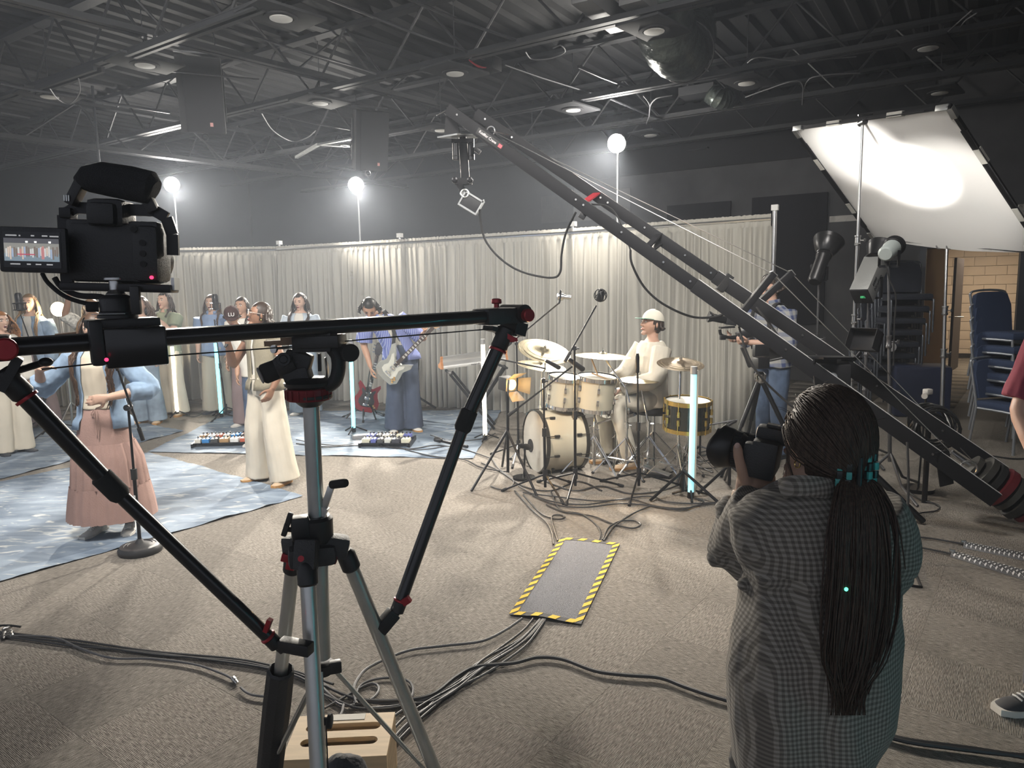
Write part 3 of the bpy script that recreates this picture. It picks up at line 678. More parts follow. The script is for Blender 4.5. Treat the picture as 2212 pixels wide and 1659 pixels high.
# ---- tripod
TX, TY = srail(690).x+.0, srail(690).y+.02
Yt = TY
def tp(x, y, Y=Yt): return pt(x, y, Y)
tr = thing('tripod', 'tall silver tripod with crank column carrying the slider', 'tripod', (TX, TY, 0))
ctop, cbot = tp(672, 878), tp(683, 1112)
g = G(); g.cyl(ctop, cbot+V((0, 0, -.02)), .0187, n=26); g.obj('centre_column', alu, tr)
g = G(); g.cyl(cbot+V((0, 0, -.1)), tp(694, 1420, Yt+.0), .0225, n=24); g.obj('column_sleeve', alu, tr)
sp = tp(668, 1150)
g = G(); g.lathe(tp(684, 1168), (0, 0, 1), [(.036, 0), (.04, .01), (.04, .055), (.034, .062)], 24); g.box(tp(648, 1140, Yt-.03), (.04, .04, .055), R(20), .006); g.obj('crank_housing', black, tr)
g = G(); g.box(sp+V((.005, 0, -.05)), (.11, .09, .05), R(15), .015)
g.bar(tp(690, 1175), tp(752, 1183, Yt+.02), .05, .055, bev=.012); g.bar(tp(650, 1180), tp(622, 1178, Yt+.02), .05, .055, bev=.012)
g.bar(tp(664, 1165, Yt-.05), tp(660, 1232, Yt-.075), .052, .04, bev=.008); g.obj('spider', mat('cast_black', (.03, .03, .032), .55, bump=.3, bscale=250), tr)
legs = [(tp(741, 1182, Yt+.03), V((TX+.31, TY+.2, .02)), 'right'), (tp(636, 1190, Yt+.05), V((TX-.35, TY+.34, .02)), 'left'), (tp(662, 1205, Yt-.07), V((TX+.035, TY-.33, .02)), 'front')]
for a, b, k in legs:
    b = V(b); g = G(); g.cyl(a+(b-a)*.04, b, .0178, n=24); lo = g.obj('leg', alu, tr)
    g = G(); q = a+(b-a)*.045; g.lathe(q-(b-a).normalized()*.04, b-a, [(.016, 0), (.023, .01), (.023, .05), (.0185, .055)], 18); g.obj('leg_collar', black, lo)
    g = G(); g.lathe(b+V((0, 0, -.02)), a-b, [(.02, 0), (.024, .01), (.022, .06), (.018, .06)], 14); g.obj('rubber_foot', rubber, lo)
a, b, k = legs[1]; d = b-a
g = G(); q0 = a+d*.36; q1 = a+d*.8; g.lathe(q0, d, [(.03, 0), (.036, .006), (.038, .12), (.037, d.length*.44-.02), (.03, d.length*.44)], 9, False); g.lathe(q0, d, [(.02, .04), (.03, 0)], 9, False); g.obj('leg_sleeve', mat('nylon_black', (.02, .02, .022), .6, bump=.2), tr, label='black padded sleeve on the left leg')
hub = tp(700, 1440)
g = G(); g.lathe(tp(694, 1440), up, [(.018, -.02), (.028, -.015), (.03, .01), (.024, .014)], 20); g.box(tp(724, 1440), (.03, .02, .03), R(20), .004); g.obj('brace_hub', black, tr)
for p, lg, f_ in ((tp(726, 1450), legs[0], .72), (tp(680, 1470, Yt+.03), legs[1], .72), (tp(690, 1452, Yt-.03), legs[2], .8)):
    q = lg[0]+(lg[1]-lg[0])*f_
    g = G(); g.tube([p, p+(q-p)*.65], [(.009, .006)]*2, 10); g.tube([p+(q-p)*.6, q], [(.0065, .0045)]*2, 10); g.obj('leg_brace', alu, tr)
g = G(); g.cyl(tp(712, 1558, Yt-.1), tp(700, 1558, Yt-.1), .009); knob(g, tp(708, 1558, Yt-.1), tp(717, 1558, Yt-.1), .017); g.obj('brace_knob', rubber, tr)
g = G()
for k_ in (0, 5): g.tube([tp(699+k_, 1562, Yt-.1), tp(703+k_, 1659, Yt-.1), tp(706+k_, 1760, Yt-.08)], .0018, 5)
g.obj('cord_loop', rubber, tr)
# crank
g = G(); g.bar(tp(700, 1098), tp(716, 1050), .012, .016, bev=.002); g.bar(tp(694, 1112), tp(702, 1095), .02, .02); g.obj('crank_arm', alu, tr)
g = G(); knob(g, tp(716, 1047, Yt-.01), tp(748, 1043, Yt-.03), .0105); g.obj('crank_grip', rubber, tr)
for x, y, m_ in ((618, 1143, black), (625, 1122, black)):
    g = G(); g.cyl(tp(x+18, y+2, Yt-.03), tp(x, y, Yt-.04), .006); g.box(tp(x-1, y, Yt-.045), (.012, .012, .034), Mx.Rotation(R(20), 3, 'Y'), .003); g.obj('locking_screw', m_, tr)
for x, y in ((618, 1205), (628, 1222), (718, 1208)):
    g = G(); g.box(tp(x, y, Yt-.01), (.022, .012, .02), Mx.Rotation(R(15), 3, 'Y'), .003); g.obj('release_tab', red, tr)
g = G(); g.cyl(tp(650, 1207, Yt-.1), tp(650, 1207, Yt-.115), .007, n=14); g.obj('release_button', red, tr)
# fluid head under the slider
fh = thing('fluid_head', 'black fluid head with red bowl ring joining tripod column and slider', 'tripod head', ctop)
F = lambda x, y, dy=0: tp(x, y, Yt+dy)
g = G(); g.lathe(F(671, 880), up, [(.016, 0), (.026, .006), (.034, .014), (.045, .018), (.051, .024), (.051, .03), (.046, .032)], 36); g.obj('bowl_adapter', black, fh)
g = G(); g.lathe(F(667, 852), up, [(.05, -.012), (.051, -.01), (.051, .014), (.049, .016)], 36); ro = g.obj('bowl_ring', mat('dark_red', (.2, .012, .02), .35, .4), fh, label='red knurled ring')
for k in range(18):
    a = 2*pi*k/18; q = F(667, 852); g = G(); g.box(q+V((.0515*math.cos(a), .0515*math.sin(a), .002)), (.004, .002, .022), a); g.obj('knurl', MAT['dark_red'], ro)
g = G(); g.lathe(F(667, 836), up, [(.048, 0), (.054, .004), (.056, .012), (.04, .022), (.02, .024)], 30); g.obj('pan_base', black, fh)
# two side arms leave an opening between them
g = G(); g.bar(F(652, 836), F(640, 795), .06, .05, bev=.01, up=(0, 1, 0)); g.bar(F(640, 800), F(650, 760), .06, .04, bev=.008, up=(0, 1, 0)); g.bar(F(663, 815, -.01), F(663, 835, -.01), .02, .03, up=(0, 1, 0)); g.obj('head_arm', body, fh)
g = G(); g.tube(spline([F(700, 838), F(722, 825), F(731, 800), F(730, 770), F(718, 752)], 4), [(.024, .016)]*17, 12); g.obj('head_arm', body, fh)
g = G(); g.lathe(F(702, 795, .02), V((.9, .3, 0)), [(.024, 0), (.026, .002), (.026, .004), (.01, .008)], 24); g.obj('tilt_disc', mat('silver_disc', (.35, .33, .3), .4, .6), fh)
g = G(); g.bar(F(690, 764, .02), F(691, 802, .02), .007, .007); g.obj('bubble_level', black, fh)
g = G(); g.bar(F(642, 738), F(740, 735), .09, .028, bev=.004, up=(0, 0, 1)); g.bar(F(656, 727), F(722, 722), .07, .02, bev=.003); g.obj('top_plate', black, fh)
g = G(); g.bar(F(640, 752), F(722, 750), .07, .016, bev=.003); g.obj('tilt_bridge', body, fh)
g = G(); knob(g, F(752, 760), F(758, 763, -.02), .021, 24); g.bar(F(722, 762), F(754, 762), .03, .04, bev=.006); g.obj('tilt_knob', rubber, fh)
g = G(); knob(g, F(604, 795), F(566, 810, -.02), .0235, 26); g.obj('drag_knob', rubber, fh)
g = G(); g.lathe(F(563, 811, -.021), F(566, 810, -.02)-F(604, 795), [(.02, 0), (.019, .002)], 24); g.obj('drag_knob_face', mat('grey_face', (.12, .12, .125), .5), fh)
g = G(); g.lathe(F(598, 797), F(645, 780)-F(598, 797), [(.024, 0), (.029, .012), (.031, .03), (.028, .05)], 24); g.obj('drag_housing', body, fh)
g = G(); g.cyl(F(614, 776, -.04), F(612, 776, -.052), .015, n=20); g.torus(F(612, 776, -.053), (0, 1, 0), .009, .001, 18, 4); g.obj('spring_dial', blackm, fh)
g = G(); g.cyl(F(594, 754, -.03), F(590, 754, -.035), .0095, n=18); g.cyl(F(594, 754, -.03), F(640, 751, -.03), .002, n=6); g.obj('side_screw', steel, fh)
g = G(); g.bar(F(575, 742, .03), F(640, 738, .03), .03, .012); g.bar(F(610, 731, .0), F(662, 727, 0), .03, .008); g.obj('plate_rail', MAT['tan_plate'], fh)
# ---- apple box and dark bag
bx = [gp(645, 1546, .2), gp(849, 1539, .2), gp(840, 1630, .2), gp(609, 1644, .2)]
bc_ = (bx[0]+bx[1]+bx[2]+bx[3])/4; ux = ((bx[1]-bx[0])+(bx[2]-bx[3])).normalized(); ux.z = 0; ya = math.atan2(ux.y, ux.x)
LX = ((bx[1]-bx[0]).length+(bx[2]-bx[3]).length)/2; LY = ((bx[0]-bx[3]).length+(bx[1]-bx[2]).length)/2
MB = Mx.Translation((bc_.x, bc_.y, 0)) @ Mx.Rotation(ya, 4, 'Z')
ab = thing('apple_box', 'pale plywood box with two hand slots under the tripod', 'box', (bc_.x, bc_.y, 0))
ply = mat('plywood', (.66, .48, .28), .6, noise=.16, nscale=5, stretch=(1, 9, 9)); plye = mat('plywood_edge', (.5, .36, .21), .7, noise=.4, nscale=40, stretch=(.2, .2, 6))
th = .016
def slot(cy, w2=.105, r=.021, n=9):
    return [(-w2+r*math.cos(a)-.0, cy+r*math.sin(a)) for a in [pi/2+pi*i/n for i in range(n+1)]]+[(w2+r*math.cos(a), cy+r*math.sin(a)) for a in [-pi/2+pi*i/n for i in range(n+1)]]
def slab_with_slots(z0, z1, slots):
    bm = bmesh.new(); outer = [(-LX/2, -LY/2), (LX/2, -LY/2), (LX/2, LY/2), (-LX/2, LY/2)]; es = []
    for loop in [outer]+slots:
        vs = [bm.verts.new((x, y, z1)) for x, y in loop]
        es += [bm.edges.new((vs[i], vs[(i+1) % len(vs)])) for i in range(len(vs))]
    r_ = bmesh.ops.triangle_fill(bm, edges=es, use_beauty=True)
    def inside(p, lp):
        c_ = False
        for i in range(len(lp)):
            (x1, y1), (x2, y2) = lp[i], lp[i-1]
            if (y1 > p[1]) != (y2 > p[1]) and p[0] < (x2-x1)*(p[1]-y1)/(y2-y1)+x1: c_ = not c_
        return c_
    bad = [f for f in bm.faces if any(inside(f.calc_center_median(), s_) for s_ in slots)]
    bmesh.ops.delete(bm, geom=bad, context='FACES_ONLY')
    ex = bmesh.ops.extrude_face_region(bm, geom=bm.faces[:])
    for v in ex['geom']:
        if isinstance(v, bmesh.types.BMVert): v.co.z = z0
    bm.verts.index_update(); g = G(MB); g.add([v.co.copy() for v in bm.verts], [tuple(v.index for v in f.verts) for f in bm.faces]); bm.free(); return g
slab_with_slots(.2-th, .2, [slot(.045), slot(-.035)]).obj('top_board', ply, ab)
for nme, c_, s_ in (('side_board', (0, -LY/2+th/2, .092), (LX, th, .184)), ('side_board', (0, LY/2-th/2, .092), (LX, th, .184)), ('end_board', (-LX/2+th/2, 0, .092), (th, LY-2*th, .184)), ('end_board', (LX/2-th/2, 0, .092), (th, LY-2*th, .184)), ('bottom_board', (0, 0, .008), (LX-2*th, LY-2*th, .015))):
    g = G(MB); g.box(c_, s_); g.obj(nme, ply if nme != 'end_board' else plye, ab)
g = G(MB); g.box((-.0, .1, .2008), (.13, .034, .0012)); g.obj('paper_label', mat('paper', (.78, .74, .66), .8), ab)
bg = G(); c_ = pt(728, 1668, 1.62)+V((0, .05, -.09)); bg.ell(c_, (.075, .07, .1), 24, 14, fn=lambda p: p*(1+.09*mn.noise(p*22)+.05*mn.noise(p*60)))
bg.obj('weight_bag', mat('grey_cloth', (.05, .05, .054), .85, bump=.5, bscale=60), label='small crumpled dark grey bag hung under the tripod', cat='bag')
# ================================================================ camera crane
beamm = mat('crane_black', (.012, .012, .014), .6, spec=.22)
NT_, NR = pt(968, 236, 5.9), pt(2150, 1080, 4.5)
FT, FR = pt(1029, 246, 6.25), pt(2165, 1020, 4.86)
def along(a, b, x):
    k = (x-1106)/FPX; t_ = (a.x-k*a.y)/(k*(b.y-a.y)-(b.x-a.x)); return a+(b-a)*t_
CDv = (NR-NT_).normalized(); CUp = (V((0, 0, 1))-CDv*CDv.z).normalized()
PV = (along(NT_, NR, 1800)+along(FT, FR, 1815))/2
cr = thing('camera_crane', 'long black camera crane arm slanting across the stage with a hanging camera head', 'crane', (PV.x, PV.y, 0))
for a, b, in ((NT_, NR), (FT, FR)):
    g = G(); g.bar(a, a+(b-a)*.5, .05, .088, bev=.004); g.bar(a+(b-a)*.5, b, .05, .1, bev=.004); g.obj('boom_beam', beamm, cr)
    g = G(); d = (b-a)
    for k in (.02, .08, .27, .285, .36, .44, .49, .66, .79, .9): g.cyl(a+d*k-V((0, .027, 0)), a+d*k-V((0, .034, 0)), .008, n=8)
    g.obj('bolts', steel, cr)
    g = G(); g.bar(a+d*.5+CUp*.052, b+CUp*.052, .046, .003); g.obj('edge_strip', mat('lit_edge', (.62, .62, .62), .5, .1), cr, label='pale strip painted as the lit upper edge of the beam')  # highlight along the beam top, painted as a pale strip
# tip yoke and remote head
yz = pt(1004, 294, 6.05)
for a, q in ((NT_, pt(968, 292, 5.9)), (FT, pt(1030, 292, 6.25))):
    n = V((.3, .95, 0)); g = G(); vs = []
    for s_ in (-.006, .006):
        for p in (a+V((-.01, 0, .02)), a+V((.04, 0, 0)), q+V((.1, 0, 0)), q+V((-.03, 0, 0))): vs.append(p+n*s_)
    g.add(vs, [(0, 1, 2, 3), (7, 6, 5, 4), (0, 4, 5, 1), (1, 5, 6, 2), (2, 6, 7, 3), (3, 7, 4, 0)]); g.obj('yoke_plate', beamm, cr)
g = G(); g.bar(pt(966, 293, 5.88), pt(1038, 296, 6.27), .2, .012); g.obj('mount_plate', alu, cr)
g = G(); g.cyl(NT_, NT_+V((-.09, -.02, -.05)), .004, n=6); g.obj('guide_wire', steel, cr)
hd = thing('remote_camera_head', 'motorised pan-tilt head hanging from the crane tip', 'camera head', pt(1003, 300, 6.05))
g = G(); g.bar(pt(1000, 302, 6.05), pt(1006, 400, 6.05), .07, .035, up=(0, 1, 0), bev=.004); g.obj('drop_post', beamm, hd)
g = G(); g.bar(pt(976, 306, 6.05), pt(1024, 304, 6.05), .06, .03); g.cyl(pt(1000, 304, 6.05), pt(999, 294, 6.05), .03, n=14); g.obj('pan_bracket', blackm, hd)
for x in (984, 1017):
    g = G(); g.lathe(pt(x+1, 346, 6.0), pt(x, 308, 6.0)-pt(x+1, 346, 6.0), [(.022, 0), (.026, .004), (.026, .03), (.024, .032), (.026, .034), (.026, .13), (.018, .14)], 16); g.obj('motor', blackm, hd)
for x in (983, 1016):
    g = G(); g.lathe(pt(x, 391, 5.97), (0, -1, 0), [(.022, 0), (.024, .02), (.024, .06), (.012, .065), (.012, .07)], 18); g.obj('tilt_motor', blackm, hd)
g = G(); g.bar(pt(983, 392, 6.03), pt(1020, 392, 6.03), .03, .05); g.bar(pt(992, 398, 6.02), pt(1003, 418, 6.02), .05, .03, up=(0, 1, 0)); g.obj('tilt_bracket', beamm, hd)
g = G(); g.torus(pt(1004, 418, 5.94), (0, 1, 0), .03, .008, 24, 8); g.cyl(pt(1004, 418, 5.95), pt(1004, 418, 6.06), .026, n=18); g.obj('tilt_bearing', alu, hd)
g = G(); Mh = Mx.Translation(pt(1016, 440, 6.0)) @ Mx.Rotation(R(32), 4, 'Y'); g.T = Mh
g.box((0, 0, 0), (.16, .12, .12), bev=.006); g.box((.045, .04, .06), (.05, .04, .03), bev=.004); g.obj('camera', body, hd, label='small camera tilted down')
g = G(Mh)
for x in (-.075, .085): g.bar((x, -.06, -.05), (x, -.06, .08), .012, .012); g.bar((x, .05, -.05), (x, .05, .08), .012, .012)
for z in (-.055, .06): g.bar((-.08, -.06, z), (.09, -.06, z), .012, .014)
g.obj('camera_cage', alu, hd)
g = G(); g.box(pt(1032, 326, 6.05), (.05, .04, .035), Mx.Rotation(R(35), 3, 'Y'), .004); g.obj('control_box', black, hd)
# name plate
MP = basis(along(NT_, NR, 1072)-V((0, .0265, 0)), CDv, CUp)
MPf = basis(along(NT_, NR, 1072)+CDv.cross(CUp).normalized()*.0268, CDv, CUp)
if MPf.to_3x3().col[2].y > 0: MPf = basis(along(NT_, NR, 1072)-CDv.cross(CUp).normalized()*.0268, CDv, CUp)
g = G(MPf); g.box((0, 0, .001), (.26, .055, .002), bev=.001); npl = g.obj('name_plate', mat('plate_black', (.01, .01, .01), .5), cr)
text('plate_text', 'Kessler Crane', .03, MPf @ Mx.Translation((-.022, .004, .003)), mat('plate_white', (.75, .7, .72), .5), npl)
g = G(MPf); g.box((.105, .004, .0035), (.032, .026, .001)); g.obj('plate_mark', mat('plate_red', (.8, .08, .1), .5), npl)
# red bracket and clamps
g = G(); g.bar(along(NT_, NR, 1263)+CUp*.04, along(FT, FR, 1290)+CUp*.02, .06, .012); g.obj('cross_bracket', mat('red_paint', (.3, .02, .03), .45), cr, label='red cross bracket')
g = G(); g.bar(along(NT_, NR, 1395)+CUp*.03, along(FT, FR, 1420)+CUp*.03, .05, .012); g.bar(along(NT_, NR, 1400)-CUp*.02, along(FT, FR, 1430)-CUp*.03, .06, .012); g.obj('cross_bracket', beamm, cr)
g = G(); g.box(along(NT_, NR, 1272)-CUp*.06, (.05, .04, .05), Mx.Rotation(R(35), 3, 'Y'), .004); g.obj('clamp', black, cr)
g = G(); g.box(along(FT, FR, 1565)+CUp*.0, (.06, .07, .14), Mx.Rotation(R(36), 3, 'Y'), .004); g.obj('strap', rubber, cr)
# tension struts and wires
st = []
for a, b, x0, top in ((NT_, NR, 1597, pt(1670, 592, 5.15)), (FT, FR, 1634, pt(1710, 590, 5.5))):
    p = along(a, b, x0); g = G(); g.bar(p-CUp*.03, top, .045, .05, up=(0, 1, 0), bev=.003); g.obj('tension_strut', beamm, cr); st.append(top)
    g = G(); g.bar(top, top+(top-p).normalized()*.006, .05, .055, up=(0, 1, 0)); g.obj('strut_cap', alu, cr)
for a, s_, e_ in ((pt(1062, 283, 6.0), st[0], pt(2082, 1004, 4.55)), (pt(1085, 291, 6.25), st[1], pt(2098, 992, 4.9))):
    g = G(); g.tube([a, s_, e_], .0035, 5); g.obj('tension_wire', steel, cr)
g = G(); g.torus(pt(1061, 282, 6.0), (.1, 1, .1), .032, .006, 20, 6); g.cyl(pt(1068, 284, 6.0), pt(1104, 292, 6.1), .006, n=6); g.obj('tension_ring', steel, cr)
# pivot
g = G(); p0, p1 = along(NT_, NR, 1770), along(FT, FR, 1842)
g.box(PV+V((0, 0, -.02)), (.2, .3, .16), R(-22), .01); g.obj('pivot_block', beamm, cr)
g = G(); g.cyl(PV+V((-.1, -.2, -.02)), PV+V((.08, .24, -.02)), .03, n=16); g.obj('pivot_axle', steel, cr)
g = G(); g.bar(pt(1752, 772, 4.9), pt(1836, 772, 5.1), .2, .014); g.bar(pt(1752, 780, 4.9), pt(1800, 780, 5.0), .06, .03); g.obj('pivot_top_plate', blackm, cr)
g = G(); gx = [pt(1758, 812, 4.78), pt(1800, 838, 4.78), pt(1784, 870, 4.8), pt(1766, 870, 4.8)]; g.add([p+V((0, o_, 0)) for o_ in (0, .012) for p in gx], [(0, 1, 2, 3), (7, 6, 5, 4), (0, 4, 5, 1), (1, 5, 6, 2), (2, 6, 7, 3), (3, 7, 4, 0)]); g.obj('yoke_plate', beamm, cr)
g = G(); g.cyl(PV+V((0, 0, -.1)), (PV.x, PV.y, .62), .045, n=18); g.cyl((PV.x, PV.y, .66), (PV.x, PV.y, .5), .07, n=18); g.obj('post', blackm, cr)
for k in range(3):
    a = R(95+120*k); e_ = V((PV.x+.6*math.cos(a), PV.y+.6*math.sin(a), .02)); g = G(); g.cyl((PV.x, PV.y, .6), e_, .026, .022, 12); g.obj('leg', blackm, cr)
# counterweights
wc = (along(NT_, NR, 2128)+along(FT, FR, 2140))/2
g = G(); g.cyl(wc-CDv*.2, wc+CDv*.42, .02, n=12); g.obj('weight_bar', steel, cr)
for k, (r_, w_, m_) in enumerate(((.085, .05, 'weight_grey'), (.13, .055, 'weight_grey'), (.13, .05, 'weight_black'), (.14, .06, 'weight_red'), (.13, .05, 'weight_grey'), (.14, .06, 'weight_black'), (.12, .05, 'weight_red'))):
    m_ = mat(m_, {'weight_grey': (.05, .048, .043), 'weight_black': (.02, .02, .02), 'weight_red': (.13, .012, .018)}[m_], .55, .2)
    g = G(); p = wc+CDv*(-.06+k*.068); g.lathe(p, CDv, [(r_*.8, 0), (r_, .006), (r_, w_-.006), (r_*.8, w_)], 28); g.obj('counterweight', m_, cr)
g = G(); g.torus(pt(2092, 1012, 4.6), (.3, 1, 0), .05, .006, 20, 6); g.obj('cable_eye', steel, cr)
g = G(); g.bar(pt(2035, 975, 4.6), pt(2045, 1048, 4.62), .09, .01, up=(0, 1, 0)); g.obj('rear_plate', beamm, cr)
# crane cables
g = G(); g.tube(spline([pt(1036, 452, 6.0), pt(1040, 490, 6), pt(1052, 525, 6.0), pt(1085, 562, 5.95), pt(1130, 588, 5.9), pt(1190, 600, 5.85), pt(1210, 588, 5.8), pt(1213, 550, 5.75), pt(1222, 505, 5.7), pt(1244, 458, 5.68)], 6), .009, 8); g.obj('hanging_cable', rubber, cr)
g = G(); g.tube(spline([pt(1362, 540, 5.55), pt(1365, 570, 5.55), pt(1390, 618, 5.5), pt(1430, 655, 5.45), pt(1490, 683, 5.4), pt(1540, 685, 5.35), pt(1580, 672, 5.3)], 6), .009, 8); g.obj('hanging_cable', rubber, cr)
g = G(); g.tube(spline([pt(1100, 340, 5.9), pt(1190, 390, 5.85), pt(1230, 425, 5.75), pt(1270, 440, 5.7), pt(1310, 445, 5.7), pt(1335, 470, 5.65), pt(1362, 540, 5.55)], 6), .007, 6); g.obj('boom_cable', rubber, cr)
g = G(); g.tube(spline([pt(1596, 705, 5.1), pt(1612, 760, 5.05), pt(1640, 810, 5.0), pt(1690, 860, 5), pt(1740, 900, 4.9)], 6), .008, 6); g.obj('hanging_cable', rubber, cr)
g = G(); g.tube(spline([pt(1634, 664, 5.4), pt(1655, 690, 5.3), pt(1695, 745, 5.2)], 6), .008, 6); g.obj('boom_cable', rubber, cr)
g = G(); g.tube(spline([pt(1960, 955, 4.55), pt(1962, 1050, 4.45), pt(1958, 1150, 4.3)], 6)+[gp(1966, 1210, .01), gp(1990, 1268, .008), gp(1950, 1262, .008)], .008, 8); g.obj('hanging_cable', rubber, cr)
# operator monitor on the crane
mo = thing('crane_monitor', 'small tilted field monitor with hood clamped to the crane pivot', 'monitor', pt(1868, 780, 5.0))
Mm = Mx.Translation(pt(1872, 738, 5.0)) @ Mx.Rotation(R(-58), 4, 'Z') @ Mx.Rotation(R(-24), 4, 'X')
g = G(Mm); g.box((0, 0, 0), (.2, .035, .14), bev=.004); g.obj('screen_body', black, mo)
g = G(Mm)
for x in (-.1, .1): g.box((x, -.045, 0), (.004, .07, .14))
g.box((0, -.045, .07), (.2, .07, .004)); g.obj('sun_hood', matte, mo)
g = G(); g.cyl(pt(1858, 760, 5.0), pt(1843, 778, 5.0), .016); g.cyl(pt(1843, 778, 5.0), PV+V((.05, 0, .08)), .014); g.obj('arm', blackm, mo)
# ================================================================ bounce frame
FA, FB, FD = V((3.09, 8.0, 3.33)), V((3.74, 6.3, 3.13)), V((4.35, 8.7, 2.2)); FC = pt(2258, 546, 6.95)
ex = (FB-FA).normalized(); ey = (FD-FA).normalized(); en = ex.cross(ey).normalized()
if en.y > 0: en = -en
fr = thing('bounce_frame', 'large square white bounce fabric in a black frame on two steel stands', 'reflector', (FA+FC)/2)
g = G(); rows = []
for i in range(25):
    row = []
    for j in range(25):
        u, v = i/24, j/24; p = (FA*(1-u)+FB*u)*(1-v)+(FD*(1-u)+FC*u)*v; s_ = .05*math.sin(pi*u)*math.sin(pi*v)
        q = p-V((0, 0, s_+.05*math.sin(pi*u)*max(0, v-.7)/.3))+en*(.006*mn.noise((u*9, v*3, 1)))
        row.append(q)
    rows.append(row)
g.surf(rows); fab = g.obj('fabric', mat('bounce_fabric', (.9, .89, .87), .9, spec=.1), fr, sharp=0)
for a, b in ((FA, FB), (FB, FC), (FC, FD), (FD, FA)):
    d = (b-a).normalized(); g = G(); g.bar(a-d*.02, b+d*.02, .034, .034); g.obj('frame_bar', blackm, fr)
    for f_ in (.26, .66):
        g = G(); g.bar(a+(b-a)*f_, a+(b-a)*(f_+.09), .05, .045); g.obj('frame_sleeve', mat('sleeve_pale', (.55, .54, .5), .6), fr)
    g = G(); p = a+(b-a)*.5; g.bar(p-d*.7+en*.012, p+d*.7+en*.012, .06, .008); g.obj('fabric_hem', matte, fr)
for p, o_ in ((FA, ex+ey), (FB, -ex+ey), (FC, -ex-ey), (FD, ex-ey)):
    g = G(); g.bar(p-ex*.0, p+(ex if o_.dot(ex) > 0 else -ex)*.12, .05, .05, bev=.004); g.bar(p, p+(ey if o_.dot(ey) > 0 else -ey)*.12, .05, .05, bev=.004); g.obj('frame_corner', alu, fr)
def cstand(lab, top, base, r_=.0165, steel=steel):
    t_ = thing('light_stand', lab, 'stand', (base[0], base[1], 0)); top = V(top); b = V((base[0], base[1], .25))
    n = 3; g = G()
    q = [b+(top-b)*k for k in (0, .36, .62, 1)]
    for k in range(3):
        g = G(); g.cyl(q[k], q[k+1], r_*(1.15-.18*k), n=14); g.obj('riser', steel, t_)
    for k in (1, 2):
        g = G(); g.lathe(q[k]-V((0, 0, .05)), (0, 0, 1), [(r_*1.5, 0), (r_*1.75, .008), (r_*1.75, .02), (r_*1.45, .025), (r_*1.45, .08), (r_*1.75, .085), (r_*1.75, .1)], 14); g.obj('collar', steel, t_)
        g = G(); c_ = q[k]; g.cyl(c_, c_+V((.05, -.02, 0)), .006, n=8); g.box(c_+V((.06, -.022, 0)), (.02, .012, .035), .2, .003); g.obj('locking_key', steel, t_)
    for k in range(3):
        a = R(30+120*k); g = G(); e_ = V((base[0]+.42*math.cos(a), base[1]+.42*math.sin(a), .012)); g.tube([V((base[0], base[1], .32)), V((base[0]+.18*math.cos(a), base[1]+.18*math.sin(a), .1)), e_], .011, 8); g.obj('leg', steel, t_)
    return t_
s1 = cstand('tall steel stand holding the upper edge of the bounce frame', (FA+FB)/2+V((0, 0, -.02)), ((FA+FB)/2)[:2], .017)
g = G(); p = (FA+FB)/2; g.cyl(p+V((0, -.05, -.03)), p+V((0, .05, -.03)), .03, n=12); g.cyl(p+V((-.06, -.03, .03)), p+V((.08, -.03, .04)), .008, n=8); g.obj('grip_head', steel, s1)
pm = (FC+FD)/2+ex*-.05
s2 = cstand('steel stand holding the lower edge of the bounce frame by the doorway', pm+V((0, -.02, -.03)), (pm.x, pm.y-.1), .019)
for o_ in (-.1, 0.02):
    g = G(); p = pm+ex*o_+V((0, -.03, -.02)); g.torus(p, (0, 1, 0), .03, .009, 16, 6); g.cyl(p+V((0, -.04, 0)), p+V((0, .04, 0)), .012, n=8); g.obj('grip_head', steel, s2)
